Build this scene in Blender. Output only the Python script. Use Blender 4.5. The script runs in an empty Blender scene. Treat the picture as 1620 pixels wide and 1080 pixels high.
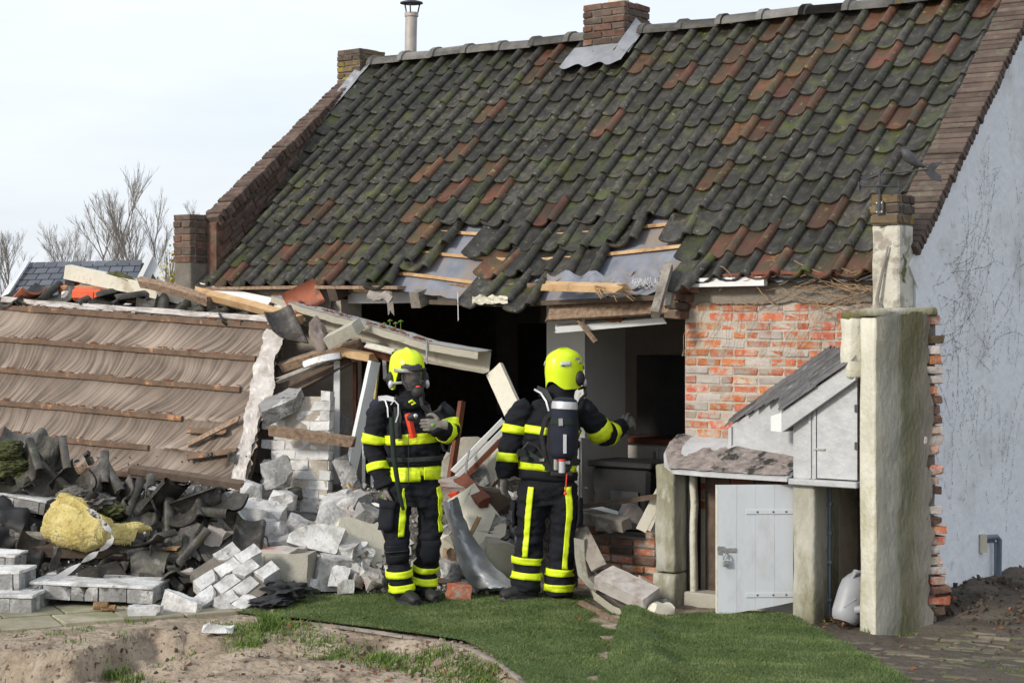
import bpy, bmesh, math, random
import numpy as np
from mathutils import Vector, Matrix, Euler, noise

sc = bpy.context.scene
COL = sc.collection
R = math.radians
random.seed(7)

# ------------------------------------------------------------------ camera, sky, sun, exposure
F, HZ, CX, CH = 2850.0, 505.0, 810.0, 2.07
cam_d = bpy.data.cameras.new('camera')
cam = bpy.data.objects.new('camera', cam_d); COL.objects.link(cam)
cam.location = (0, 0, CH); cam.rotation_euler = (R(90), 0, 0)
cam_d.sensor_width = 36; cam_d.lens = 36 * F / 1620
cam_d.shift_y = -(540 - HZ) / 1620
cam_d.clip_start = .1; cam_d.clip_end = 3000
sc.camera = cam
SUN = Vector((-.69, -.59, .46)).normalized()          # towards the sun
world = bpy.data.worlds.new('World'); sc.world = world; world.use_nodes = True
nt = world.node_tree; nt.nodes.clear()
def wn(t, **k):
    n = nt.nodes.new(t)
    for a, v in k.items(): setattr(n, a, v)
    return n
wo = wn('ShaderNodeOutputWorld'); bg = wn('ShaderNodeBackground')
sky = wn('ShaderNodeTexSky', sky_type='NISHITA', sun_disc=False)
sky.sun_elevation = math.asin(SUN.z); sky.sun_rotation = math.atan2(SUN.x, SUN.y)
sky.air_density = 1.0; sky.dust_density = 2.5
sca = wn('ShaderNodeVectorMath', operation='SCALE'); sca.inputs['Scale'].default_value = .15
nt.links.new(sky.outputs[0], sca.inputs[0])
tc = wn('ShaderNodeTexCoord'); mp = wn('ShaderNodeMapping')
mp.inputs['Scale'].default_value = (1.0, 1.0, 4.5); mp.inputs['Rotation'].default_value = (0, R(6), R(30))
nz = wn('ShaderNodeTexNoise'); nz.inputs['Scale'].default_value = 2.6; nz.inputs['Detail'].default_value = 8; nz.inputs['Roughness'].default_value = .55
rp = wn('ShaderNodeValToRGB'); rp.color_ramp.elements[0].position = .30; rp.color_ramp.elements[1].position = .62
rp.color_ramp.elements[0].color = (.66, .66, .66, 1); rp.color_ramp.elements[1].color = (.97, .97, .97, 1)
nt.links.new(tc.outputs['Generated'], mp.inputs[0]); nt.links.new(mp.outputs[0], nz.inputs[0]); nt.links.new(nz.outputs[0], rp.inputs[0])
mx = wn('ShaderNodeMix', data_type='RGBA'); mx.inputs[7].default_value = (.95, 1.01, 1.085, 1)
nt.links.new(rp.outputs[0], mx.inputs[0]); nt.links.new(sca.outputs[0], mx.inputs[6])
nt.links.new(mx.outputs[2], bg.inputs[0]); bg.inputs[1].default_value = .89
nt.links.new(bg.outputs[0], wo.inputs[0])
sd = bpy.data.lights.new('sun', 'SUN'); sd.energy = 2.6; sd.angle = R(9.0); sd.color = (1, .93, .82)
so = bpy.data.objects.new('sun', sd); COL.objects.link(so); so.location = (-20, -14, 20)
so.rotation_euler = SUN.to_track_quat('Z', 'Y').to_euler()
sc.view_settings.view_transform = 'Standard'; sc.view_settings.look = 'None'
sc.view_settings.exposure = .22; sc.view_settings.gamma = 1; sc.view_settings.use_curve_mapping = False

# ------------------------------------------------------------------ places
def P(px, py, Y):                                     # point of the place at depth Y in metres
    return Vector(((px - CX) / F * Y, Y, CH - (py - HZ) / F * Y))
TH = math.atan(.758)
U = Vector((math.cos(TH), -math.sin(TH), 0)); V = Vector((math.sin(TH), math.cos(TH), 0))
O = Vector((.904, 13.56, 0))
def H(a, b, z): return O + U * a + V * b + Vector((0, 0, z))   # house frame: a along the front, b into the house
HM = Matrix.Translation(O) @ Matrix.Rotation(-TH, 4, 'Z')
def sstep(x, a=0., b=1.):
    t = min(1., max(0., (x - a) / (b - a))); return t * t * (3 - 2 * t)
def nv(x, y, z=0.): return noise.noise(Vector((x, y, z)))
def ground(x, y):
    z = .012 * nv(x * .9, y * .9) + .006 * nv(x * 3, y * 3)
    # dug-over sand in front, lower than the lawn
    edge = 12.05 - .05 * x + .12 * nv(x * 1.3, 5)
    if x > -.9: edge = 12.05 - 1.42 * (x + .9) + .1 * nv(x * 2.1, 9)
    if x < -2.2: edge = 11.22 + .07 * nv(x * 3, 3) + .83 * sstep(x, -2.74, -2.40)
    w_ = .55 - .43 * sstep(-x, 2.0, 2.5); d = sstep(edge - y, -.03, w_) * (.55 + .60 * sstep(-x, 1.6, 2.6))
    rut = .030 * abs(math.sin((y * 2.6 - x * .35 + .5 * nv(x * 1.5, y * 1.5, 21)) * 6)) * sstep(nv(x * .7 + 4, y * .7, 8), -.25, .2) + .035 * nv(x * 2.2, y * 3.2, 2) + .022 * nv(x * 6, y * 9, 4) + .03 * math.sin((y * 1.9 + x * .55) * 5.2) * sstep(nv(x * .8, y * .8, 7), -.3, .4)
    z += d * (-.20 + rut) * sstep(y, -5, 6)
    z += .008 * nv(x * 13, y * 13, 6) + d * (.030 * abs(nv(x * 4.5, y * 7, 12)) + .016 * nv(x * 22, y * 22, 3) + .03 * max(0, nv(x * 9, y * 9, 14) - .15))
    # soil heap against the gable
    if x > 2.5:
        g = (x - O.x) * U.x + (y - O.y) * U.y - 2.3; bb = (x - O.x) * V.x + (y - O.y) * V.y
        if bb > -.6: z += .2 * sstep(1.3 - g, 0, 1.2) * sstep(bb, -.5, .5) + .03 * nv(x * 5, y * 5, 1)
    return z
def mound(x, y):                                      # the rubble heap's own body
    toe = 13.22 + .12 * nv(x * 1.1, 2) - .25 * sstep(-x, 1.9, 2.6)
    h = .74 * sstep(y, toe, toe + 1.45) * (1 - sstep(x, .12, .55)) * (1 - sstep(y, 16.5, 18))
    h *= 1 - .62 * math.exp(-((x + 1.70) / .34) ** 2 - ((y - 14.9) / .9) ** 2)
    return h + (.06 * nv(x * 3, y * 3, 6) + .03 * nv(x * 8, y * 8, 3)) * min(1, h * 5)
def height(x, y): return ground(x, y) + mound(x, y)
def hit(px, py, lift=0.):
    y = 9.0
    while y < 19:
        p = P(px, py, y)
        if p.z <= height(p.x, p.y) + lift: return p
        y += .015
    return P(px, py, 14.5)
def yground(py): return CH * F / (py - HZ)

# ------------------------------------------------------------------ objects
def finish(me, mat, smooth=None):
    if mat is not None:
        for m in (mat if isinstance(mat, (list, tuple)) else [mat]): me.materials.append(m)
    if smooth is not None:
        me.shade_smooth(); me.set_sharp_from_angle(angle=R(smooth))
    return me
def link(name, me, parent=None, **props):
    o = bpy.data.objects.new(name, me); COL.objects.link(o)
    if parent is not None: adopt(o, parent)
    for k, v in props.items(): o[k] = v
    return o
def wmat(o):
    m = Matrix.LocRotScale(o.location, o.rotation_euler, o.scale)
    return (wmat(o.parent) @ o.matrix_parent_inverse @ m) if o.parent else m
def adopt(o, parent):
    o.parent = parent; o.matrix_parent_inverse = wmat(parent).inverted()
def thing(name, label, cat, loc, rotz=0., group=None):
    o = bpy.data.objects.new(name, None); COL.objects.link(o); o.empty_display_size = .1
    o.location = loc; o.rotation_euler = (0, 0, rotz)
    tag(o, label, cat, group); return o
def tag(o, label, cat, group=None, kind=None):
    if label: o['label'] = label
    if cat: o['category'] = cat
    if group: o['group'] = group
    if kind: o['kind'] = kind
    elif cat: o['kind'] = 'thing'
    return o
def from_bm(name, bm, mat, parent=None, M=None, smooth=None, **props):
    if M is not None: bm.transform(M)
    bmesh.ops.recalc_face_normals(bm, faces=bm.faces)
    me = bpy.data.meshes.new(name); bm.to_mesh(me); bm.free()
    finish(me, mat, smooth)
    return link(name, me, parent, **props)
def own(o, c=None):                                   # give a world-built mesh its own origin
    me = o.data; n = len(me.vertices); co = np.empty(n * 3); me.vertices.foreach_get('co', co); co = co.reshape(-1, 3)
    c = Vector(((co[:, 0].min() + co[:, 0].max()) / 2, (co[:, 1].min() + co[:, 1].max()) / 2, co[:, 2].min())) if c is None else Vector(c)
    me.transform(Matrix.Translation(-c)); o.location = o.location + c
    return o
def box(bm, c, s, M=None, bev=0.):
    r = bmesh.ops.create_cube(bm, size=1.0)
    T = Matrix.Translation(Vector(c)) @ Matrix.Diagonal((s[0], s[1], s[2], 1))
    if M is not None: T = M @ T
    bmesh.ops.transform(bm, matrix=T, verts=r['verts'])
    if bev:
        es = list({e for v in r['verts'] for e in v.link_edges})
        bmesh.ops.bevel(bm, geom=es, offset=bev, segments=1, affect='EDGES')
def boxo(name, c, s, mat, parent=None, M=None, bev=0., **props):
    bm = bmesh.new(); box(bm, c, s, None, bev); return from_bm(name, bm, mat, parent, M, **props)
def span(a0, a1, b0, b1, z0, z1): return ((a0 + a1) / 2, (b0 + b1) / 2, (z0 + z1) / 2), (abs(a1 - a0), abs(b1 - b0), abs(z1 - z0))
def hbox(name, a0, a1, b0, b1, z0, z1, mat, parent=None, bev=0., **props):
    c, s = span(a0, a1, b0, b1, z0, z1); return boxo(name, c, s, mat, parent, HM, bev, **props)
def prism(bm, poly, ext):                             # a polygon and its copy moved by ext
    a = [bm.verts.new(Vector(p)) for p in poly]; b = [bm.verts.new(Vector(p) + Vector(ext)) for p in poly]
    bm.faces.new(a); bm.faces.new(b[::-1]); n = len(a)
    for i in range(n): bm.faces.new((a[i], b[i], b[(i + 1) % n], a[(i + 1) % n]))
def frames(pts):
    pts = [Vector(p) for p in pts]; out = []; up = None
    for i, p in enumerate(pts):
        t = (pts[min(i + 1, len(pts) - 1)] - pts[max(i - 1, 0)]).normalized()
        if up is None: up = Vector((0, 0, 1)) if abs(t.z) < .9 else Vector((0, -1, 0))
        s = t.cross(up).normalized(); up = s.cross(t).normalized(); out.append((p, s, up))
    return out
def tube(bm, pts, rad, n=8, cap=True, sq=None):
    """sq: (half width, half height) for a bar of square section, else round of radius rad"""
    rings = []
    for i, (p, s, up) in enumerate(frames(pts)):
        r = rad[i] if isinstance(rad, (list, tuple)) else rad
        if sq: cs = [(-sq[0], -sq[1]), (sq[0], -sq[1]), (sq[0], sq[1]), (-sq[0], sq[1])]
        else:
            rx, ry = r if isinstance(r, tuple) else (r, r)
            cs = [(rx * math.cos(2 * math.pi * k / n), ry * math.sin(2 * math.pi * k / n)) for k in range(n)]
        rings.append([bm.verts.new(p + s * c[0] + up * c[1]) for c in cs])
    m = len(rings[0])
    for i in range(len(rings) - 1):
        for k in range(m): bm.faces.new((rings[i][k], rings[i][(k + 1) % m], rings[i + 1][(k + 1) % m], rings[i + 1][k]))
    if cap: bm.faces.new(rings[0][::-1]); bm.faces.new(rings[-1])
    return rings
def tubeo(name, pts, rad, mat, parent=None, n=8, sq=None, smooth=50, **props):
    bm = bmesh.new(); tube(bm, pts, rad, n, True, sq); return from_bm(name, bm, mat, parent, None, smooth, **props)
def sheet(name, poly, z, mat, thick=0., parent=None, **props):
    bm = bmesh.new()
    if thick: prism(bm, [(p[0], p[1], z) for p in poly], (0, 0, thick))
    else: bm.faces.new([bm.verts.new((p[0], p[1], z)) for p in poly])
    return from_bm(name, bm, mat, parent, None, **props)
def rawmesh(name, verts, faces, mat, parent=None, smooth=None, **props):
    me = bpy.data.meshes.new(name); me.from_pydata(verts, [], faces); me.update(); finish(me, mat, smooth)
    return link(name, me, parent, **props)
def trimesh(name, co, mat, parent=None, k=3, **props):  # co: (n,k,3) separate polygons
    n = len(co); me = bpy.data.meshes.new(name)
    me.vertices.add(n * k); me.vertices.foreach_set('co', np.asarray(co, dtype=np.float32).ravel())
    me.loops.add(n * k); me.loops.foreach_set('vertex_index', np.arange(n * k, dtype=np.int32))
    me.polygons.add(n); me.polygons.foreach_set('loop_start', np.arange(0, n * k, k, dtype=np.int32))
    me.polygons.foreach_set('loop_total', np.full(n, k, dtype=np.int32))
    me.update(calc_edges=True); finish(me, mat); return link(name, me, parent, **props)

# ------------------------------------------------------------------ materials
def mk(name, cols, scale=6., rough=.85, bump=.25, bscale=45., rnd=0., metal=0., dirt=None, dscale=2.2, dpos=(.5, .68), dirt2=None, d2scale=18., d2pos=(.62, .68), stretch=None, coord='pos', spec=.35, detail=7., hue=0., bdist=.012):
    m = bpy.data.materials.new(name); m.use_nodes = True; t = m.node_tree; N = t.nodes; L = t.links
    b = N['Principled BSDF']; b.inputs['Roughness'].default_value = rough; b.inputs['Metallic'].default_value = metal
    b.inputs['Specular IOR Level'].default_value = spec
    if coord == 'pos': src = N.new('ShaderNodeNewGeometry').outputs['Position']
    else: src = N.new('ShaderNodeTexCoord').outputs['Object']
    oi = N.new('ShaderNodeObjectInfo')
    if rnd or coord != 'pos':
        ad = N.new('ShaderNodeVectorMath'); ad.operation = 'ADD'; ml = N.new('ShaderNodeMath'); ml.operation = 'MULTIPLY'; ml.inputs[1].default_value = 37.
        L.new(oi.outputs['Random'], ml.inputs[0]); L.new(src, ad.inputs[0]); L.new(ml.outputs[0], ad.inputs[1]); src = ad.outputs[0]
    if stretch:
        mp = N.new('ShaderNodeMapping'); mp.inputs['Rotation'].default_value = stretch[1]; mp.inputs['Scale'].default_value = stretch[0]
        L.new(src, mp.inputs[0]); src = mp.outputs[0]
    n1 = N.new('ShaderNodeTexNoise'); n1.inputs['Scale'].default_value = scale; n1.inputs['Detail'].default_value = detail; n1.inputs['Roughness'].default_value = .62
    L.new(src, n1.inputs['Vector'])
    r = N.new('ShaderNodeValToRGB'); e = r.color_ramp.elements
    while len(e) < len(cols): e.new(.5)
    for i, c in enumerate(cols):
        e[i].position = .28 + .44 * i / max(1, len(cols) - 1); e[i].color = (*c, 1)
    L.new(n1.outputs[0], r.inputs[0]); colr = r.outputs[0]
    if dirt:
        n2 = N.new('ShaderNodeTexNoise'); n2.inputs['Scale'].default_value = dscale; n2.inputs['Detail'].default_value = 9; n2.inputs['Roughness'].default_value = .68
        L.new(src, n2.inputs['Vector'])
        r2 = N.new('ShaderNodeValToRGB'); r2.color_ramp.elements[0].position = dpos[0]; r2.color_ramp.elements[1].position = dpos[1]
        L.new(n2.outputs[0], r2.inputs[0])
        mxn = N.new('ShaderNodeMix'); mxn.data_type = 'RGBA'; mxn.inputs[7].default_value = (*dirt, 1)
        L.new(r2.outputs[0], mxn.inputs[0]); L.new(colr, mxn.inputs[6]); colr = mxn.outputs[2]
    if dirt2:
        n4 = N.new('ShaderNodeTexNoise'); n4.inputs['Scale'].default_value = d2scale; n4.inputs['Detail'].default_value = 5; n4.inputs['Roughness'].default_value = .6
        L.new(src, n4.inputs['Vector'])
        r4 = N.new('ShaderNodeValToRGB'); r4.color_ramp.elements[0].position = d2pos[0]; r4.color_ramp.elements[1].position = d2pos[1]
        L.new(n4.outputs[0], r4.inputs[0])
        mx4 = N.new('ShaderNodeMix'); mx4.data_type = 'RGBA'; mx4.inputs[7].default_value = (*dirt2, 1)
        L.new(r4.outputs[0], mx4.inputs[0]); L.new(colr, mx4.inputs[6]); colr = mx4.outputs[2]
    if rnd:
        hs = N.new('ShaderNodeHueSaturation'); mr = N.new('ShaderNodeMapRange')
        mr.inputs[3].default_value = 1 - rnd; mr.inputs[4].default_value = 1 + rnd
        L.new(oi.outputs['Random'], mr.inputs[0]); L.new(mr.outputs[0], hs.inputs['Value'])
        if hue:
            m2 = N.new('ShaderNodeMath'); m2.operation = 'MULTIPLY'; m2.inputs[1].default_value = 7.31; m3 = N.new('ShaderNodeMath'); m3.operation = 'FRACT'
            m4 = N.new('ShaderNodeMapRange'); m4.inputs[3].default_value = .5 - hue; m4.inputs[4].default_value = .5 + hue
            L.new(oi.outputs['Random'], m2.inputs[0]); L.new(m2.outputs[0], m3.inputs[0]); L.new(m3.outputs[0], m4.inputs[0]); L.new(m4.outputs[0], hs.inputs['Hue'])
        L.new(colr, hs.inputs['Color']); colr = hs.outputs[0]
    L.new(colr, b.inputs['Base Color'])
    if bump:
        n3 = N.new('ShaderNodeTexNoise'); n3.inputs['Scale'].default_value = bscale; n3.inputs['Detail'].default_value = 6
        L.new(src, n3.inputs['Vector']); bp = N.new('ShaderNodeBump'); bp.inputs['Strength'].default_value = bump; bp.inputs['Distance'].default_value = bdist
        L.new(n3.outputs[0], bp.inputs['Height']); L.new(bp.outputs[0], b.inputs['Normal'])
    return m
M = {}
M['sand'] = mk('sand', [(.19, .145, .105), (.33, .265, .20), (.43, .36, .28)], 3.5, .95, 1., 16, dirt=(.115, .085, .06), dscale=3.2, dpos=(.50, .70), dirt2=(.09, .068, .05), d2scale=14, d2pos=(.60, .68), bdist=.045)
M['paving'] = mk('paving', [(.22, .20, .14), (.34, .31, .23)], 6, .9, .3, 60, rnd=.16, dirt=(.13, .14, .06), dpos=(.48, .7))
M['clinker'] = mk('clinker', [(.10, .085, .066), (.19, .16, .12)], 6, .9, .4, 50, rnd=.3, dirt=(.085, .10, .03), dscale=3, dpos=(.46, .62), dirt2=(.07, .055, .042), d2scale=8, d2pos=(.52, .62))
M['soil'] = mk('soil', [(.035, .028, .022), (.09, .072, .055)], 6, .95, .8, 25)
M['turf'] = mk('turf', [(.04, .07, .022), (.065, .105, .036)], 9, .9, .3, 120)
M['turf_blade'] = mk('turf_blade', [(.070, .110, .030), (.132, .180, .058), (.225, .270, .115)], 2.6, .6, 0, 120, spec=.3)
M['grass'] = mk('grass', [(.06, .10, .022), (.15, .23, .045)], 5, .6, 0, spec=.3)
M['leaf'] = mk('leaf', [(.10, .035, .02), (.24, .10, .04)], 9, .8, 0)
M['tile_dark'] = mk('tile_dark', [(.013, .012, .010), (.034, .031, .025), (.085, .078, .063)], 13, .46, .5, 60, rnd=.38, hue=.025, dirt=(.060, .070, .015), dscale=4.2, dpos=(.51, .66), dirt2=(.16, .16, .12), d2scale=22, d2pos=(.63, .70), spec=.45)
M['tile_rust'] = mk('tile_rust', [(.050, .025, .017), (.115, .047, .027), (.19, .080, .045)], 11, .5, .5, 60, rnd=.3, hue=.012, dirt=(.05, .045, .024), dscale=5.5, dpos=(.44, .60), dirt2=(.16, .15, .05), d2scale=16, d2pos=(.61, .68), spec=.4)
M['tile_loose'] = mk('tile_loose', [(.018, .017, .016), (.048, .044, .040), (.12, .11, .098)], 8, .5, .5, 45, rnd=.5, hue=.03, dirt2=(.17, .16, .15), d2scale=7, d2pos=(.60, .74), dirt=(.045, .05, .02), dscale=6, dpos=(.52, .7), coord='obj')
M['tile_red'] = mk('tile_red', [(.30, .09, .05), (.42, .15, .085)], 9, .75, .3, 60, dirt=(.16, .09, .07), dscale=8, coord='obj')
M['ridge'] = mk('ridge', [(.13, .125, .12), (.26, .25, .235)], 8, .8, .3, 60, rnd=.18, dirt=(.26, .20, .03), dscale=7, dpos=(.62, .68))
M['brick_red'] = mk('brick_red', [(.32, .085, .04), (.47, .145, .068), (.42, .24, .17)], 14, .9, .6, 70, rnd=.22, hue=.012, dirt=(.38, .335, .28), dscale=6.0, dpos=(.47, .58), dirt2=(.36, .32, .27), d2scale=17, d2pos=(.56, .64))
M['brick_brown'] = mk('brick_brown', [(.062, .034, .026), (.125, .066, .048), (.18, .11, .085)], 12, .9, .5, 70, rnd=.35, dirt=(.10, .095, .07), dscale=7, dpos=(.5, .68))
M['brick_coping'] = mk('brick_coping', [(.062, .045, .037), (.122, .088, .072)], 9, .9, .5, 70, rnd=.28, dirt=(.13, .12, .09), dscale=6, dpos=(.52, .68))
M['brick_dark'] = mk('brick_dark', [(.045, .032, .027), (.095, .064, .052), (.14, .10, .082)], 12, .92, .5, 70, rnd=.32, dirt=(.11, .10, .075), dscale=7, dpos=(.54, .68))
M['brick_lichen'] = mk('brick_lichen', [(.12, .085, .055), (.18, .13, .075)], 12, .9, .5, 70, rnd=.25, dirt=(.22, .18, .035), dscale=7, dpos=(.50, .60))
M['mortar'] = mk('mortar', [(.37, .335, .285), (.50, .46, .40)], 9, .95, .8, 50, dirt=(.25, .21, .17), dscale=3)
M['mortar_dark'] = mk('mortar_dark', [(.12, .105, .09), (.20, .18, .155)], 9, .95, .6, 50)
M['brick_white'] = mk('brick_white', [(.40, .39, .385), (.60, .60, .595), (.70, .70, .70)], 7, .9, .7, 45, rnd=.12, dirt=(.29, .275, .26), dscale=6, dpos=(.48, .66), dirt2=(.22, .20, .19), d2scale=15, d2pos=(.62, .72), coord='obj')
M['block_white'] = mk('block_white', [(.55, .55, .55), (.70, .70, .70)], 7, .9, .6, 45, rnd=.1, dirt=(.40, .39, .38), dscale=6, dpos=(.52, .68), coord='obj')
M['brick_grey'] = mk('brick_grey', [(.17, .167, .165), (.31, .305, .30)], 9, .92, .9, 45, rnd=.22, dirt=(.50, .495, .49), dscale=5, dpos=(.50, .62), dirt2=(.10, .095, .09), d2scale=14, d2pos=(.62, .70), coord='obj')
M['concrete'] = mk('concrete', [(.33, .31, .26), (.46, .44, .38)], 6, .92, .4, 60, dirt=(.20, .19, .14), dscale=3, coord='obj')
M['rubble_pink'] = mk('rubble_pink', [(.34, .30, .27), (.50, .46, .43)], 8, .95, .6, 50, rnd=.2, dirt=(.33, .15, .10), dscale=4, dpos=(.55, .66), coord='obj')
M['cream_plaster'] = mk('cream_plaster', [(.56, .53, .43), (.70, .67, .57)], 5, .9, .3, 60, dirt=(.44, .40, .29), dscale=2.5, coord='obj')
M['rubble'] = mk('rubble', [(.045, .04, .036), (.12, .11, .10), (.24, .225, .21)], 8, .95, .9, 30, bdist=.03)  # heap body darkened so the gaps between chunks look shaded
M['shards'] = mk('shards', [(.10, .095, .09), (.36, .35, .34), (.56, .55, .54)], 9, .9, .3, 60)
M['plaster_moss'] = mk('plaster_moss', [(.30, .29, .24), (.47, .46, .40)], 5, .94, .7, 42, bdist=.012, dirt2=(.40, .395, .35), d2scale=7, d2pos=(.56, .64), dirt=(.13, .12, .042), dscale=1.4, dpos=(.44, .60), stretch=((1, 1, .45), (0, 0, 0)))
M['plaster_cream'] = mk('plaster_cream', [(.50, .48, .40), (.66, .64, .55)], 4, .92, .9, 24, dirt=(.40, .38, .26), dscale=2.4, dpos=(.54, .72))
M['render'] = mk('render', [(.36, .31, .26), (.48, .43, .37)], 6, .95, .8, 30, dirt=(.30, .25, .20), dscale=3)
M['gable'] = mk('gable', [(.68, .70, .735), (.77, .785, .81)], 3, .85, .8, 14, dirt=(.50, .51, .51), dscale=1.5, dpos=(.50, .70), dirt2=(.42, .42, .41), d2scale=6, d2pos=(.66, .76))
M['ivy'] = mk('ivy', [(.05, .045, .04), (.12, .11, .10)], 20, .95, 0)
M['silver'] = mk('silver', [(.36, .37, .385), (.49, .50, .515)], 8, .5, .7, 20, dirt=(.45, .45, .45), dscale=3, dpos=(.58, .75), spec=.5)
M['slate'] = mk('slate', [(.06, .06, .065), (.14, .14, .145)], 16, .7, .3, 60, rnd=.3, dirt=(.25, .25, .25), dscale=9, dpos=(.58, .70))
M['door_paint'] = mk('door_paint', [(.47, .50, .54), (.56, .59, .63)], 2.5, .6, .1, 40, dirt=(.36, .35, .32), dscale=2.6, dpos=(.54, .78), stretch=((1, 1, .4), (0, 0, 0)))
M['cream_wood'] = mk('cream_wood', [(.60, .57, .47), (.74, .71, .62)], 5, .75, .2, 50, dirt=(.40, .33, .23), dscale=5, dpos=(.55, .72), coord='obj')
M['white_wood'] = mk('white_wood', [(.60, .61, .62), (.76, .77, .78)], 4, .65, .15, 50, dirt=(.42, .41, .38), dscale=4, dpos=(.58, .76), coord='obj')
M['wood_old'] = mk('wood_old', [(.10, .07, .05), (.24, .165, .115), (.34, .26, .19)], 5, .9, .5, 40, rnd=.2, stretch=((6, 6, 6), (0, 0, 0)), coord='obj')
M['wood_grey'] = mk('wood_grey', [(.17, .15, .13), (.33, .30, .26)], 7, .9, .4, 50, rnd=.2, coord='obj', dirt=(.09, .075, .06), dscale=5)
M['wood_fresh'] = mk('wood_fresh', [(.42, .25, .12), (.60, .42, .24)], 9, .85, .3, 60, rnd=.15, coord='obj', dirt=(.20, .11, .055), dscale=4, dpos=(.52, .66))
M['wood_red'] = mk('wood_red', [(.10, .032, .02), (.20, .07, .04)], 9, .7, .3, 50, coord='obj')
M['wood_dark'] = mk('wood_dark', [(.055, .04, .032), (.13, .095, .07)], 8, .85, .4, 50, rnd=.2, coord='obj')
M['batten'] = mk('batten', [(.10, .065, .045), (.19, .125, .085)], 9, .9, .4, 60, dirt=(.46, .24, .12), dscale=5, dpos=(.58, .66))
M['felt'] = mk('felt', [(.13, .145, .18), (.24, .255, .30)], 7, .75, .5, 14, dirt=(.23, .18, .14), dscale=4, dpos=(.48, .66), stretch=((1, 1, .35), (0, 0, 0)))
M['plastic_sheet'] = mk('plastic_sheet', [(.36, .325, .30), (.56, .54, .525)], 7, .4, .5, 16, dirt=(.27, .22, .18), dscale=6, spec=.5)
M['lead'] = mk('lead', [(.20, .21, .23), (.34, .35, .38)], 6, .5, .4, 20, metal=.25, dirt=(.55, .55, .56), dscale=4, dpos=(.55, .7))
M['zinc'] = mk('zinc', [(.20, .215, .23), (.36, .37, .385)], 7, .45, .3, 20, metal=.5, dirt=(.5, .5, .5), dscale=4)
M['flue'] = mk('flue', [(.32, .29, .26), (.46, .43, .40)], 8, .6, .2, 40, metal=.2)
M['wool'] = mk('wool', [(.33, .26, .08), (.52, .43, .17), (.60, .53, .27)], 8, .95, .8, 40, bdist=.03, coord='obj')
M['orange'] = mk('orange', [(.62, .085, .025), (.78, .13, .035)], 4, .4, .1, 40, spec=.5)
M['terracotta'] = mk('terracotta', [(.44, .17, .07), (.56, .26, .12)], 6, .8, .3, 40, coord='obj')
M['black'] = mk('black', [(.012, .012, .013), (.028, .028, .03)], 6, .6, .2, 40, spec=.4)
M['black_soft'] = mk('black_soft', [(.016, .016, .018), (.04, .04, .043)], 6, .8, .4, 30)
M['iron'] = mk('iron', [(.035, .037, .042), (.08, .083, .09)], 12, .6, .3, 50)
M['steel'] = mk('steel', [(.45, .45, .45), (.62, .62, .62)], 12, .35, .1, 50, metal=.9, dirt=(.25, .2, .16), dscale=9)
M['jerry'] = mk('jerry', [(.24, .25, .27), (.32, .33, .35)], 4, .45, .1, 20, spec=.5, dirt=(.40, .41, .42), dscale=4, dpos=(.6, .8))
M['pvc'] = mk('pvc', [(.10, .125, .16), (.16, .19, .23)], 5, .5, .1, 40)
M['tape'] = mk('tape', [(.62, .62, .62), (.74, .74, .74)], 9, .5, .2, 40, dirt=(.05, .05, .05), dscale=6, dpos=(.56, .6))
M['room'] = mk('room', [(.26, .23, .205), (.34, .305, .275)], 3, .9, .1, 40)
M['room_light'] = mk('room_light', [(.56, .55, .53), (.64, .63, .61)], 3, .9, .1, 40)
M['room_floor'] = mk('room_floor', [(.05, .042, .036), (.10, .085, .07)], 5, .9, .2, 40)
M['cabinet'] = mk('cabinet', [(.42, .41, .38), (.50, .49, .46)], 3, .6, .05, 40)
M['glass_dark'] = mk('glass_dark', [(.02, .022, .026), (.035, .04, .045)], 3, .1, 0, spec=.6)
M['barn_slate'] = mk('barn_slate', [(.075, .085, .105), (.12, .13, .155)], .8, .7, .2, 8, rnd=.16)
M['barn_white'] = mk('barn_white', [(.66, .69, .72), (.76, .78, .80)], 1.2, .7, .1, 8)
M['bark'] = mk('bark', [(.19, .165, .145), (.30, .27, .24)], 3, .95, .2, 10)  # lightened grey, distance haze put into the tree colour
M['yellow_leaf'] = mk('yellow_leaf', [(.30, .24, .03), (.50, .40, .07)], 6, .8, 0)
M['moss'] = mk('moss', [(.02, .022, .010), (.055, .062, .022), (.11, .12, .05)], 22, .95, .9, 60)
M['dust'] = mk('dust', [(.20, .165, .15), (.34, .29, .265)], 8, .95, .6, 40, dirt=(.10, .08, .07), dscale=4)
M['navy'] = mk('navy', [(.0065, .0075, .011), (.013, .0145, .02)], 7, .85, .5, 160, spec=.25)
M['hivis'] = mk('hivis', [(.62, .78, .012), (.74, .90, .02)], 9, .5, .3, 40, spec=.45, dirt=(.42, .46, .035), dscale=9, dpos=(.54, .78))
M['helmet'] = mk('helmet', [(.62, .82, .012), (.70, .90, .018)], 3, .32, .05, 30, spec=.5, dirt=(.40, .48, .04), dscale=11, dpos=(.60, .82))
M['reflect'] = mk('reflect', [(.46, .47, .49), (.58, .59, .60)], 12, .4, .1, 60, metal=.3)
M['glove'] = mk('glove', [(.11, .10, .09), (.24, .225, .20)], 22, .9, .4, 80)
M['glove_green'] = mk('glove_green', [(.12, .32, .05), (.16, .40, .07)], 12, .8, .1, 80)
M['skin'] = mk('skin', [(.42, .24, .17), (.50, .30, .22)], 12, .55, .1, 80)
M['red'] = mk('red', [(.62, .045, .02), (.74, .07, .03)], 6, .4, .05, 60, spec=.5)
M['strap_green'] = mk('strap_green', [(.010, .018, .014), (.016, .03, .023)], 20, .8, .2, 90)
M['cylinder_navy'] = mk('cylinder_navy', [(.010, .013, .024), (.018, .022, .038)], 7, .8, .3, 90, spec=.3)
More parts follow.
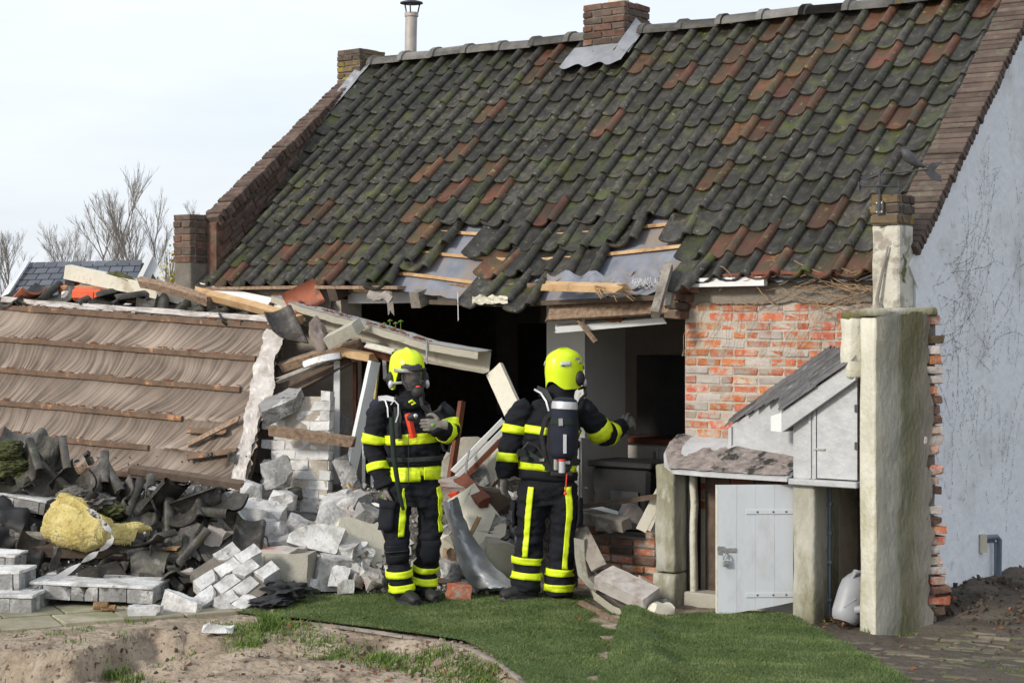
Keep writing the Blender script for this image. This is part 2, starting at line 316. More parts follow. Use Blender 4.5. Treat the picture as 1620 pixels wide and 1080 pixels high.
g = bpy.data.materials.new('visor_glass'); g.use_nodes = True; b_ = g.node_tree.nodes['Principled BSDF']
b_.inputs['Base Color'].default_value = (.05, .055, .06, 1); b_.inputs['Roughness'].default_value = .05
b_.inputs['Alpha'].default_value = .62; b_.inputs['Specular IOR Level'].default_value = .9
M['visor'] = g
# ------------------------------------------------------------------ ground
def axis(lo, hi, step, far):
    a = list(np.arange(lo, hi + 1e-6, step)); s = step
    while a[-1] < far: s *= 1.5; a.append(a[-1] + s)
    s = step
    while a[0] > -far: s *= 1.5; a.insert(0, a[0] - s)
    return a
def build_ground():
    xs = axis(-4.4, 4.2, .030, 900); ys = axis(9.8, 14.0, .030, 900)
    vs = [(x, y, ground(x, y) if (-8 < x < 8 and 6 < y < 22) else 0.) for y in ys for x in xs]
    n = len(xs); fs = [(j * n + i, j * n + i + 1, (j + 1) * n + i + 1, (j + 1) * n + i) for j in range(len(ys) - 1) for i in range(n - 1)]
    me = bpy.data.meshes.new('ground'); me.from_pydata(vs, [], fs); me.update(); me.shade_smooth()
    at = me.attributes.new('soil', 'FLOAT', 'POINT')
    def soil(x, y):
        s = sstep(x + .35 * nv(x * 2, y * 2, 8), 1.35, 1.9)          # bare dark soil at the right
        s = max(s, sstep(y + .2 * nv(x * 2, y * 2, 1), 12.75, 13.1) * .85)  # dirt beneath the rubble
        return s
    at.data.foreach_set('value', [soil(v[0], v[1]) for v in vs])
    m = M['sand']; t = m.node_tree; b = t.nodes['Principled BSDF']; src = b.inputs['Base Color'].links[0].from_socket
    a = t.nodes.new('ShaderNodeAttribute'); a.attribute_name = 'soil'; nz = t.nodes.new('ShaderNodeTexNoise'); nz.inputs['Scale'].default_value = 9; nz.inputs['Detail'].default_value = 6
    r = t.nodes.new('ShaderNodeValToRGB'); r.color_ramp.elements[0].color = (.035, .028, .022, 1); r.color_ramp.elements[1].color = (.105, .085, .066, 1); r.color_ramp.elements[0].position = .35; r.color_ramp.elements[1].position = .7
    mx = t.nodes.new('ShaderNodeMix'); mx.data_type = 'RGBA'
    t.links.new(nz.outputs[0], r.inputs[0]); t.links.new(a.outputs['Fac'], mx.inputs[0]); t.links.new(src, mx.inputs[6]); t.links.new(r.outputs[0], mx.inputs[7]); t.links.new(mx.outputs[2], b.inputs['Base Color'])
    me.materials.append(m); return link('ground', me, kind='structure')
build_ground()

def inside(x, y, poly):
    c = False; j = len(poly) - 1
    for i in range(len(poly)):
        a, b = poly[i], poly[j]
        if (a[1] > y) != (b[1] > y) and x < (b[0] - a[0]) * (y - a[1]) / (b[1] - a[1]) + a[0]: c = not c
        j = i
    return c
def gp(px, py): p = P(px, py, yground(py)); return (p.x, p.y)
TURF_A = [gp(*q) for q in [(350, 968), (430, 950), (480, 940), (620, 930), (760, 930), (930, 945), (1010, 975), (990, 1010), (970, 1050), (950, 1110), (850, 1110), (826, 1078), (790, 1050), (735, 1022), (660, 1008), (580, 996), (480, 984), (430, 980)]]
TURF_B = [gp(*q) for q in [(985, 990), (1060, 984), (1130, 980), (1180, 974), (1235, 978), (1262, 986), (1330, 1018), (1435, 1080), (1520, 1130), (930, 1130), (948, 1080), (965, 1040)]]
def turf_a(x, y): return .026 + .022 * math.exp(-((x + .1) / .45) ** 2 - ((y - 11.6) / .7) ** 2) - .006 * sstep(x, .30, .62) + .012 * nv(x * 2, y * 2, 3) + .03 * sstep(x, .2, .6) * nv(x * 4, y * 4, 4) - .02 * sstep(x, .25, .7)
def turf_b(x, y):
    d = min(1, max(0, (x - .55) / .5))
    return .03 + .02 * math.exp(-((x - 1.35) / .7) ** 2 - ((y - 12.3) / .45) ** 2) + .012 * math.sin(y * 14 + x * 3) * .6 + .10 * math.exp(-((x - .80) / .16) ** 2) + .01 * nv(x * 3, y * 3, 5)
def build_turf(name, poly, hf, dens, seed):
    st = .03; x0 = min(p[0] for p in poly); x1 = max(p[0] for p in poly); y0 = min(p[1] for p in poly); y1 = max(p[1] for p in poly)
    nx, ny = int((x1 - x0) / st) + 2, int((y1 - y0) / st) + 2; idx = {}; vs = []; fs = []
    def vid(i, j):
        if (i, j) not in idx:
            x, y = x0 + i * st, y0 + j * st; idx[(i, j)] = len(vs); vs.append((x, y, hf(x, y)))
        return idx[(i, j)]
    for j in range(ny):
        for i in range(nx):
            if inside(x0 + (i + .5) * st, y0 + (j + .5) * st, poly): fs.append((vid(i, j), vid(i + 1, j), vid(i + 1, j + 1), vid(i, j + 1)))
    rawmesh(name, vs, fs, M['turf'], None, 60, kind='structure')
    rng = np.random.default_rng(seed); area = (x1 - x0) * (y1 - y0); n = int(area * dens)
    xy = rng.uniform((x0, y0), (x1, y1), (n, 2)); xy = np.array([p for p in xy if inside(p[0], p[1], poly)]); n = len(xy)
    z = np.array([hf(p[0], p[1]) for p in xy]) - .004
    comb = np.array([nv(p[0] * 3, p[1] * 3, 11) for p in xy])
    an = rng.uniform(0, 2 * np.pi, n); w = rng.uniform(.0016, .003, n); h = rng.uniform(.009, .019, n) * (1 + .35 * comb)
    le = rng.normal(0, .010, (n, 2)) + np.stack([comb * .012, -.006 + 0 * comb], 1)
    co = np.zeros((n, 3, 3)); dx = np.cos(an) * w; dy = np.sin(an) * w
    co[:, 0] = np.stack([xy[:, 0] - dx, xy[:, 1] - dy, z], 1); co[:, 1] = np.stack([xy[:, 0] + dx, xy[:, 1] + dy, z], 1)
    co[:, 2] = np.stack([xy[:, 0] + le[:, 0], xy[:, 1] + le[:, 1], z + h], 1)
    o = trimesh('turf_fibres', co, M['turf_blade']); o['kind'] = 'stuff'; tag(o, 'short green fibres of the artificial lawn ' + ('under the boots' if seed == 1 else 'before the shed door'), 'artificial grass')
build_turf('lawn', TURF_A, turf_a, 24000, 1)
build_turf('lawn', TURF_B, turf_b, 24000, 2)

def tufts(spots, name, label, seed):
    rng = np.random.default_rng(seed); co = []
    for (x, y, r, n, hh) in spots:
        for k in range(n):
            a = rng.uniform(0, 6.28); q = r * math.sqrt(rng.uniform(0, 1)); px, py = x + q * math.cos(a), y + q * math.sin(a)
            z = max(ground(px, py), -.2) - .01; h = .72 * hh * rng.uniform(.4, 1.15); an = rng.uniform(0, 6.28); w = rng.uniform(.0025, .005); l = h * rng.uniform(.1, .8); d = rng.uniform(0, 6.28)
            dx, dy = math.cos(an) * w, math.sin(an) * w; mxx, my = px + math.cos(d) * l * .35, py + math.sin(d) * l * .35
            tx, ty = px + math.cos(d) * l, py + math.sin(d) * l
            co.append([(px - dx, py - dy, z), (px + dx, py + dy, z), (mxx + dx * .8, my + dy * .8, z + h * .65), (mxx - dx * .8, my - dy * .8, z + h * .65)])
            co.append([(mxx - dx * .8, my - dy * .8, z + h * .65), (mxx + dx * .8, my + dy * .8, z + h * .65), (tx, ty, z + h), (tx, ty, z + h)])
    co = np.array(co); tri = np.concatenate([co[:, [0, 1, 2]], co[:, [0, 2, 3]]])
    o = trimesh(name, tri, M['grass']); tag(o, label, 'grass', None, 'stuff')
EDGE = [(360, 990), (400, 992), (430, 985), (470, 992), (520, 1002), (580, 1012), (640, 1022), (700, 1034), (740, 1040), (770, 1052), (800, 1072)]
rr = random.Random(3); spots = []
for i in range(len(EDGE) - 1):
    for k in range(14):
        t = rr.random(); px = EDGE[i][0] + t * (EDGE[i + 1][0] - EDGE[i][0]); py = EDGE[i][1] + t * (EDGE[i + 1][1] - EDGE[i][1]) + rr.uniform(-3, 14)
        x, y = gp(px, py); spots.append((x, y, rr.uniform(.05, .14), rr.randint(25, 75), rr.uniform(.03, .085)))
for px, py, n in [(425, 985, 120), (432, 990, 100), (600, 1022, 70), (700, 1030, 60)]:
    x, y = gp(px, py); spots.append((x, y, .07, n, .13))
tufts(spots, 'grass', 'ragged green grass growing along the edge of the lawn', 4)
spots = []
for px, py, n, h in [(90, 1003, 40, .05), (130, 996, 50, .05), (200, 1005, 40, .06), (160, 985, 30, .05), (215, 985, 60, .06), (300, 975, 40, .05), (30, 1000, 25, .05), (185, 1020, 140, .11), (210, 1030, 100, .10), (240, 1042, 60, .08), (290, 1005, 60, .05), (120, 1015, 40, .05), (345, 985, 40, .04), (250, 1015, 30, .06), (970, 1075, 60, .06), (1000, 1070, 50, .05), (1400, 1000, 60, .06), (1385, 1000, 60, .07), (1440, 1005, 40, .04), (1540, 1030, 40, .03), (1585, 1028, 60, .03), (1500, 1040, 60, .03), (1560, 1050, 60, .03), (1600, 1060, 60, .03), (1300, 982, 40, .05), (400, 905, 90, .06), (450, 912, 80, .05), (375, 900, 60, .06)]:
    x, y = gp(px, py)
    if py > 960 or px < 500: spots.append((x, y, .09, n, h))
tufts(spots, 'grass', 'sparse weeds on the bank of sand and round the plinths', 5)

# ------------------------------------------------------------------ paving
pav = link('paving', None, kind='structure')
pr = random.Random(5); e0 = Vector((*gp(0, 1000), 0)); e1 = Vector((*gp(375, 972), 0)); du = (e1 - e0).normalized(); dv = Vector((-du.y, du.x, 0))
for j in range(5):
    for i in range(-2, 5):
        s = .42; c = e0 + du * (i * s + s / 2 + (j % 2) * .1) + dv * (j * s + s / 2)
        if c.x > -1.75 - .25 * j: continue
        bm = bmesh.new(); box(bm, (0, 0, 0), (s - .012, s - .012, .05), None, .006)
        Mx = Matrix.Translation(c + Vector((0, 0, ground(c.x, c.y) * .2 + .0 + pr.uniform(-.004, .006)))) @ Matrix.Rotation(math.atan2(du.y, du.x) + R(pr.uniform(-1, 1)), 4, 'Z') @ Matrix.Rotation(R(pr.uniform(-1.2, 1.2)), 4, 'X')
        o = from_bm('paving_slab', bm, M['paving'], None); o.matrix_world = Mx; adopt(o, pav)
path = link('path', None, kind='structure')
bmv = bmesh.new(); box(bmv, (0, 0, 0), (.205, .062, .05), None, .006); cl = bpy.data.meshes.new('clinker'); bmv.to_mesh(cl); bmv.free(); finish(cl, M['clinker'])
a0 = R(-28); cd = Vector((math.cos(a0), math.sin(a0), 0)); cp = Vector((-math.sin(a0), math.cos(a0), 0)); c0 = Vector((2.6, 11.1, 0))
for j in range(-14, 15):
    for i in range(-6, 7):
        c = c0 + cd * ((i + .5 * (j % 2)) * .212) + cp * (j * .069)
        px = CX + F * c.x / c.y; py = HZ + F * CH / c.y
        if not (1180 < px < 1660 and 1008 < py < 1110) or px < 1180 + (py - 1008) * 2.4 or pr.random() < .16 or nv(c.x * 2.2, c.y * 2.2, 3) > .22: continue
        o = link('clinker', cl); o.location = c + Vector((0, 0, ground(c.x, c.y) - .024 + pr.uniform(-.006, .006))); o.rotation_euler = (R(pr.uniform(-2.5, 2.5)), R(pr.uniform(-2, 2)), a0 + R(pr.uniform(-1.5, 1.5))); adopt(o, path)
ed = thing('lawn_edging', 'pale timber edging strip between the grass tufts and artificial lawn', 'edging', (*gp(600, 1002), 0))
pp = [gp(*q) for q in [(455, 985), (540, 993), (640, 1008), (730, 1022), (790, 1050), (835, 1085)]]
for i in range(len(pp) - 1):
    a, b = Vector((*pp[i], .005)), Vector((*pp[i + 1], .005)); tubeo('edging_board', [a, a.lerp(b, .5) + Vector((0, 0, .004)), b - (b - a).normalized() * .006], .02, M['wood_grey'], ed, sq=(.016, .008), smooth=None)

# ------------------------------------------------------------------ brickwork helper
def brick_mesh(l, w, h, seed, name='brick', mat=None, rough=.006):
    rs = random.Random(seed); bm = bmesh.new(); box(bm, (0, 0, 0), (l, w, h), None, min(l, w, h) * .12)
    for v in bm.verts: v.co += Vector((rs.uniform(-1, 1), rs.uniform(-1, 1), rs.uniform(-1, 1))) * rough
    bmesh.ops.recalc_face_normals(bm, faces=bm.faces); me = bpy.data.meshes.new(name); bm.to_mesh(me); bm.free(); return finish(me, mat)
_bc = {}
def brick(l, w, h, matname, rng, parent, Mx, rough=.005):
    l = round(l, 3); k = (l, round(w, 3), round(h, 3), matname, rng.randrange(3))
    if k not in _bc: _bc[k] = brick_mesh(l, w, h, hash(k) & 0xffff, 'brick', M[matname], rough)
    o = link('brick', _bc[k]); o.matrix_world = Mx; adopt(o, parent); return o
def coursed(parent, frame, length, z0, n, mats, rng, L=.205, hb=.052, pitch=.065, depth=.08, keep=None, proud=.006):
    """bricks on a wall face; frame: x along, y inward, z up, origin at face"""
    for j in range(n):
        x = 0.; first = (j % 2) * .5
        while x < length - .03:
            l = L * (first if first else 1); first = 0
            if rng.random() < .12: l = L * .5
            l = min(l, length - x)
            z = z0 + j * pitch + hb / 2
            if keep is None or keep(x + l / 2, z):
                Mx = frame @ Matrix.Translation((x + l / 2, depth / 2 - proud + rng.uniform(-.004, .005), z)) @ Matrix.Rotation(R(rng.uniform(-.8, .8)), 4, 'Y')
                brick(max(.04, l - .012), depth, hb, mats[rng.randrange(len(mats))], rng, parent, Mx)
            x += l
def fr(a, b, z=0., rz=0.): return HM @ Matrix.Translation((a, b, z)) @ Matrix.Rotation(rz, 4, 'Z')

# ------------------------------------------------------------------ the cottage
house = thing('cottage', 'low brick cottage with mossy pantile roof and torn open front wall', 'house', O, -TH)
AL, AR = -4.62, 2.04                                   # tiles run between the two verges
RISE, RUN, EZ, EB = 2.26, 2.44, 2.36, -.10
SL = math.hypot(RISE, RUN); SA = math.atan2(RISE, RUN)
def sag(a, s):
    k = max(0., 1 - s / SL)
    d = .155 * math.exp(-((a + 1.05) / .95) ** 2) * k ** 1.6 + .05 * math.exp(-((a - .1) / .6) ** 2) * k ** 2
    return d + .03 * math.exp(-((a + 2.0) / .8) ** 2) * math.sin(math.pi * min(1, s / SL)) + .012 * nv(a * .9, s * .9, 2)
def roofpt(a, s, n=0.):                                # on the slope: a along, s up from the eave, n off it
    return H(a, EB + s * math.cos(SA) - n * math.sin(SA), EZ + s * math.sin(SA) + n * math.cos(SA) - sag(a, s))
wall_mats = ['brick_red'] * 9 + ['rubble_pink'] * 2
facade = hbox('wall', .455, 1.71, .02, .30, 0, 2.30, M['mortar'], house, label='orange brick wall right of the opening')
hbox('wall_top', 1.712, 2.06, .02, .30, .96, 2.30, M['mortar'], facade)
coursed(facade, fr(.455, .02), 1.56, .62, 24, wall_mats, random.Random(11), pitch=.0655, hb=.053, keep=lambda x, z: z > .62 and (x < 1.22 or z > 1.02))
# rendered band above the bricks
def rough_slab(name, a0, a1, b, z0, z1, th, mat, parent, seed, na=24, nz=6, amp=.012, ragged=.03):
    bm = bmesh.new(); g_ = []
    for j in range(nz + 1):
        row = []
        for i in range(na + 1):
            a = a0 + (a1 - a0) * i / na; z = z0 + (z1 - z0) * j / nz
            if j == 0: z += ragged * nv(a * 7, seed)
            if i in (0, na): a += ragged * .5 * nv(z * 9, seed, 3)
            row.append(bm.verts.new((a, b - th + amp * nv(a * 6, z * 9, seed), z)))
        g_.append(row)
    for j in range(nz):
        for i in range(na): bm.faces.new((g_[j][i], g_[j][i + 1], g_[j + 1][i + 1], g_[j + 1][i]))
    bmesh.ops.solidify(bm, geom=bm.faces[:], thickness=-th * .9)
    return from_bm(name, bm, mat, parent, HM, 45)
rough_slab('render_band', .50, 1.97, .02, 2.185, 2.36, .03, M['render'], facade, 5)
# ragged left jamb: a few loose bricks at the top corner
rng = random.Random(21)
for a, z, rz in [(.42, 2.17, 10), (.46, 2.235, -14), (.40, 2.29, 25), (.52, 2.30, 5), (.40, 2.10, -8)]:
    brick(.17, .10, .055, ['brick_red', 'brick_brown'][rng.random() < .4], rng, facade, fr(a, -.01, z, R(rz)) @ Matrix.Rotation(R(rng.uniform(-14, 14)), 4, 'Y'))
# low remnant of the wall under the opening
low = hbox('low_wall', -.52, .42, .03, .30, 0, .43, M['mortar_dark'], house, label='broken off remnant of the brick wall')
coursed(low, fr(-.52, .03), .93, .03, 7, ['brick_red'] * 3 + ['brick_brown'] * 2, random.Random(12), pitch=.066, depth=.09, proud=.014, keep=lambda x, z: z < .40 + .10 * nv(x * 5, 3) + .05)
# left stretch of the front, plastered, seen above the fallen roof
leftw = hbox('wall', AL - .2, -2.98, .02, .28, 0, 2.24, M['render'], house, label='grey rendered wall under the eave at the left')
rough_slab('render_band', AL - .15, -3.05, .02, 2.10, 2.33, .05, M['mortar'], leftw, 9, na=36)
# gable, back, floor and rooms
bm = bmesh.new(); prism(bm, [(2.05, -.02, -.3), (2.05, 4.7, -.3), (2.05, 4.7, 2.42), (2.05, RUN + EB, EZ + RISE), (2.05, -.02, 2.44)], (.25, 0, 0))
gable = from_bm('gable_wall', bm, M['gable'], house, HM, label='white limewashed gable wall with dark traces of ivy')
bm = bmesh.new(); prism(bm, [(AL - .33, .0, 0), (AL - .33, 4.7, 0), (AL - .33, 4.7, 2.42), (AL - .33, RUN + EB, EZ + RISE), (AL - .33, .0, 2.44)], (.2, 0, 0))
from_bm('gable_wall', bm, M['brick_coping'], house, HM)
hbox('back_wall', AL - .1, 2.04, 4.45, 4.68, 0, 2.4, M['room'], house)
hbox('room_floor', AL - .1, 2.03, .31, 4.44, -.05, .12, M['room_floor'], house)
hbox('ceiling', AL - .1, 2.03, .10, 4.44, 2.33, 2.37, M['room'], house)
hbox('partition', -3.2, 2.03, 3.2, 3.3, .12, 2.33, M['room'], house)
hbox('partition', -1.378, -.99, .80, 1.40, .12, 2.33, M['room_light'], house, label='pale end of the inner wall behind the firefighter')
hbox('doorway', -3.45, -3.07, 3.15, 3.19, .12, 2.03, M['black'], house)  # solid black panel paints the unlit opening
hbox('lintel', -2.98, .60, .10, .22, 2.205, 2.30, M['white_wood'], house, .004)
hbox('wall_plate', -4.4, .7, .02, .24, 2.30, 2.355, M['wood_old'], house, .006)
# window in the gable, at the picture's edge
win = thing('window', None, None, H(2.3, 2.75, .9)); adopt(win, house)
bm = bmesh.new(); box(bm, (2.304, 2.83, 1.34), (.02, .62, 1.22)); from_bm('window_pane', bm, M['glass_dark'], win, HM)
bm = bmesh.new()
for b in (2.52, 3.14): box(bm, (2.315, b, 1.34), (.045, .05, 1.26))
for z in (.73, 1.12, 1.55, 1.95): box(bm, (2.316, 2.83, z), (.04, .6, .04))
from_bm('window_frame', bm, M['white_wood'], win, HM)
# roof deck, underlay and battens
def roofgrid(name, a0, a1, s0, s1, n, mat, parent, na=30, ns=16, jit=0., **kw):
    vs = []; fs = []
    for j in range(ns + 1):
        for i in range(na + 1):
            a = a0 + (a1 - a0) * i / na; s = s0 + (s1 - s0) * j / ns
            vs.append(roofpt(a, s + (jit * nv(a * 8, 3) if j == 0 else 0), n + (.012 * nv(a * 5, s * 5, 4) if jit else 0)))
    for j in range(ns):
        for i in range(na): fs.append((j * (na + 1) + i, j * (na + 1) + i + 1, (j + 1) * (na + 1) + i + 1, (j + 1) * (na + 1) + i))
    return rawmesh(name, vs, fs, mat, parent, 60, **kw)
roof = roofgrid('roof', AL - .1, AR + .03, .02, SL, -.055, M['wood_dark'], house, label='sagging pantile roof, broken along the eave')
roofgrid('underlay', AL, AR, .0, SL - .1, -.03, M['felt'], roof, na=90, jit=.05)
vs = [H(AL - .1, RUN + EB, EZ + RISE - .06), H(AR + .03, RUN + EB, EZ + RISE - .06), H(AR + .03, 4.8, 2.32), H(AL - .1, 4.8, 2.32)]
rawmesh('back_slope', vs, [(0, 1, 2, 3)], M['tile_dark'], roof)
COURSES, GA = 12, SL / 12.02
for j in range(COURSES):
    s = j * GA + .19
    if j > 2: continue
    for a0, a1 in ((-2.5, -1.35), (-1.1, .55)):
        tubeo('batten', [roofpt(a0 + (a1 - a0) * k / 4, s, -.014) for k in range(5)], 0, M['wood_fresh'], roof, sq=(.022, .013), smooth=None)
# pantiles
TW = 6.64 / 28
def tile_mesh(seed, mat, name='roof_tile'):
    rs = random.Random(seed); W, L, th = TW * 1.16, GA * 1.32, .019
    ts = [0, .06, .15, .27, .42, .56, .66, .73, .78, .83, .88, .94, 1.0]
    def prof(t):
        if t < .73: return -.042 * max(0, math.sin(math.pi * t / .73)) ** .9 + .006 * (1 - t / .73)
        return .034 * max(0, math.sin(math.pi * (t - .73) / .27)) ** .8
    rows = [0, .02, L * .5, L]; bm = bmesh.new(); top = []; bot = []
    for y in rows:
        a = []; b = []
        for t in ts:
            x = t * W - .05 * W; z = prof(t) + rs.uniform(-.0012, .0012)
            yy = y + (rs.uniform(-.003, .003) if y == 0 else 0)
            if y == 0: z -= .004
            a.append(bm.verts.new((x, yy, z + th))); b.append(bm.verts.new((x, yy + (.004 if y == 0 else 0), z)))
        top.append(a); bot.append(b)
    m = len(ts)
    for j in range(len(rows) - 1):
        for i in range(m - 1):
            bm.faces.new((top[j][i], top[j][i + 1], top[j + 1][i + 1], top[j + 1][i]))
    for j in range(len(rows) - 1):
        for i in range(m - 1):
            bm.faces.new((bot[j][i + 1], bot[j][i], bot[j + 1][i], bot[j + 1][i + 1]))
    for i in range(m - 1): bm.faces.new((bot[0][i], bot[0][i + 1], top[0][i + 1], top[0][i]))
    for j in range(len(rows) - 1):
        bm.faces.new((top[j][0], top[j + 1][0], bot[j + 1][0], bot[j][0])); bm.faces.new((bot[j][-1], bot[j + 1][-1], top[j + 1][-1], top[j][-1]))
    bm.faces.new([*[top[-1][0], bot[-1][0], bot[-1][1], top[-1][1]]])
    me = bpy.data.meshes.new(name); bm.to_mesh(me); bm.free(); return finish(me, M[mat], 42)
TD = [tile_mesh(i, 'tile_dark') for i in range(4)]; TR = [tile_mesh(10 + i, 'tile_rust') for i in range(3)]
def tile_matrix(a, s, n, tilt=0., roll=0., yaw=0.):
    base = roofpt(a, s, n); up = (roofpt(a, s + .25, n) - base).normalized(); x = (roofpt(a + .2, s, n) - roofpt(a, s, n)).normalized()
    x = (x - up * x.dot(up)).normalized(); z = x.cross(up)
    m = Matrix((x, up, z)).transposed().to_4x4()
    return Matrix.Translation(base) @ m @ Matrix.Rotation(R(yaw), 4, 'Z') @ Matrix.Rotation(R(-tilt), 4, 'X') @ Matrix.Rotation(R(roll), 4, 'Y')
rng = random.Random(42)
GAP = {(10, 0), (11, 0), (12, 0), (11, 1), (12, 1), (11, 2), (16, 0), (17, 0), (18, 0), (19, 0), (20, 0), (18, 1), (19, 1), (20, 1), (19, 2)}
LOOSE = {(10, 1): (-.03, -.06, 8), (12, 2): (.0, -.10, -6), (13, 0): (.02, -.06, -9), (14, 0): (.02, -.02, -3), (15, 0): (.04, -.09, 6), (17, 1): (.0, -.08, 7), (16, 1): (0, -.03, 4), (9, 0): (-.03, -.05, 12), (10, 2): (0, -.03, 5), (20, 2): (.0, -.04, 6), (21, 0): (.03, -.05, -10), (18, 2): (-.02, -.05, 9), (13, 1): (0, -.03, -5)}
RUSTY = {(1, 0), (3, 1), (3, 3), (5, 1), (6, 1), (9, 2), (8, 3), (11, 4), (10, 5), (22, 1), (23, 1), (25, 2), (26, 0), (24, 0), (14, 3)}
tiles = []
for j in range(COURSES):
    for i in range(28):
        if (i, j) in GAP: continue
        q = LOOSE.get((i, j), (0, 0, 0))
        near = math.exp(-((i - 15) / 6) ** 2) * max(0, 1 - j / 6)
        a = AL + i * TW + q[0] + rng.uniform(-.0025, .0025) * (1 + 4 * near); s = j * GA - .03 + q[1] + rng.uniform(-.004, .004) * (1 + 6 * near)
        frac = .085 + .17 * (i > 17) * (j > 4)
        rust = (i, j) in RUSTY or rng.random() < frac
        me = (TR if rust else TD)[rng.randrange(3)]
        if i == 27:
            if 'TE' not in globals():
                TE = TD[0].copy(); TE2 = TR[0].copy()
        tiles.append((i, j, me, tile_matrix(a, s, .050, 5.0 + rng.uniform(-.7, .7) * (1 + 4 * near), rng.uniform(-.8, .8) * (1 + 4 * near), q[2] + rng.uniform(-.6, .6) * (1 + 6 * near))))
# past three hundred: the smallest in view, at the far top left, become one part
tiles.sort(key=lambda t: (t[3].translation - Vector((0, 0, CH))).length)
rest_v, rest_f = [], []
for k, (i, j, me, Mx) in enumerate(tiles):
    if k < 296:
        o = link('roof_tile', me); o.matrix_world = Mx; adopt(o, roof)
    else:
        b0 = len(rest_v); rest_v += [Mx @ v.co for v in me.vertices]; rest_f += [tuple(b0 + q for q in p.vertices) for p in me.polygons]
if rest_f: rawmesh('distant_roof_tiles', rest_v, rest_f, M['tile_dark'], roof, 42, kind='stuff')
# ridge tiles
def ridge_mesh(seed):
    bm = bmesh.new(); n = 9; L = .40; rows = [(0, .135), (.055, .135), (.06, .115), (L + .03, .108)]; rings = []
    for x, r in rows: rings.append([bm.verts.new((x, -r * math.cos(math.pi * k / (n - 1)) , r * .82 * math.sin(math.pi * k / (n - 1)))) for k in range(n)])
    for j in range(len(rows) - 1):
        for k in range(n - 1): bm.faces.new((rings[j][k], rings[j][k + 1], rings[j + 1][k + 1], rings[j + 1][k]))
    bmesh.ops.solidify(bm, geom=bm.faces[:], thickness=.014)
    bmesh.ops.recalc_face_normals(bm, faces=bm.faces); me = bpy.data.meshes.new('ridge_tile'); bm.to_mesh(me); bm.free(); return finish(me, M['ridge'], 40)
RM = ridge_mesh(1); a = AL - .02
while a < AR + .1:
    if not (-2.05 < a + .1 < -1.45):
        o = link('ridge_tile', RM); p = roofpt(a, SL - .02, .0); rz = -TH
        o.matrix_world = Matrix.Translation(p + Vector((0, 0, .025 + rng.uniform(-.006, .006)))) @ Matrix.Rotation(-TH, 4, 'Z') @ Matrix.Rotation(R(rng.uniform(-1.5, 1.5)), 4, 'Y'); adopt(o, roof)
    a += .405
# flashing along the left verge
vs = []; fs = []
for k in range(31):
    s = -.02 + SL * k / 30; w = .012 * nv(s * 6, 2)
    vs += [roofpt(AL - .135, s, .10), roofpt(AL - .09 + w, s, .085 + .01 * nv(s * 5, 1)), roofpt(AL - .03 + w, s, .07 + .008 * nv(s * 7, 4))]
for k in range(30):
    for q in (0, 1): fs.append((k * 3 + q, k * 3 + q + 1, k * 3 + q + 4, k * 3 + q + 3))
rawmesh('flashing', vs, fs, M['lead'], roof, 50)
# left parapet and its copings
lp = thing('parapet', None, None, H(AL - .3, 0, 2.4)); adopt(lp, house)
PA = lambda t: (-4.64 + (-4.92 + 4.64) * t, .0 + 2.34 * t, 3.00 + 1.64 * t)      # outer top edge of the parapet, flatter than the roof
def pl(t, da=0., dz=0.): a, b, z = PA(t); return H(a + da, b, z + dz)
bm = bmesh.new(); prism(bm, [pl(0, .02, -.06), pl(1, .02, -.06), pl(1, .02, -.45), pl(0, .02, -.95)], U * .135); from_bm('parapet_wall', bm, M['brick_brown'], lp)
rng = random.Random(31); n = 44
ps = (pl(1) - pl(0)).normalized(); pn_ = U.cross(ps).normalized(); mm2 = Matrix((U, ps, pn_)).transposed().to_4x4()
mm = Matrix((U, V * math.cos(SA) + Vector((0, 0, math.sin(SA))), U.cross(V * math.cos(SA) + Vector((0, 0, math.sin(SA)))))).transposed().to_4x4()
for k in range(n):
    q = pl((k + .6) / n, .09 + rng.uniform(-.006, .006), -.045 + rng.uniform(-.007, .007))
    brick(.20, .056, .10, 'brick_lichen' if k > 39 else 'brick_dark', rng, lp, Matrix.Translation(q) @ mm2 @ Matrix.Rotation(R(rng.uniform(-2, 2)), 4, 'X'))
for r in range(7):
    x = .02 + (.06 if r % 2 else 0)
    while x < .97:
        dz = -.135 - r * .066; a, b, z = PA(x + .035)
        roofz = EZ + (b - EB) * math.tan(SA) + .05
        if z + dz > roofz - .04: brick(.19, .05, .054, 'brick_dark', rng, lp, Matrix.Translation(pl(x + .035, .145 + rng.uniform(-.003, .003), dz)) @ mm2 @ Matrix.Rotation(R(90), 4, 'Z'), .004)
        x += .0715
def block_pier(parent, a0, a1, b0, b1, z0, z1, mats, seed, core, side=True):
    rng = random.Random(seed); hbox('core', a0 + .012, a1 - .012, b0 + .012, b1 - .012, z0, z1 - .006, M[core], parent)
    n = max(1, round((z1 - z0) / .065)); pt = (z1 - z0) / n
    for j in range(n):
        z = z0 + j * pt + pt / 2; w = a1 - a0; d = b1 - b0
        def row(x0, x1, mk_, off):
            x = x0; first = off
            while x < x1 - .02:
                l = min((.11 if first else .215), x1 - x); first = False
                if x1 - x - l < .04: l = x1 - x
                mk_(x, l); x += l
        row(a0, a1, lambda x, l: brick(l - .01, .07, pt - .011, rng.choice(mats), rng, parent, fr(x + l / 2, b0 + .035 + rng.uniform(-.004, .004), z)), j % 2)
        row(b0 + .075, b1, lambda x, l: brick(l - .01, .07, pt - .011, rng.choice(mats), rng, parent, fr(a1 - .035 + rng.uniform(-.004, .004), x + l / 2, z, R(90))), (j + 1) % 2)
block_pier(lp, -4.83, -4.60, -.21, .05, 2.58, 3.02, ['brick_brown', 'brick_dark', 'brick_dark'], 3, 'mortar_dark')
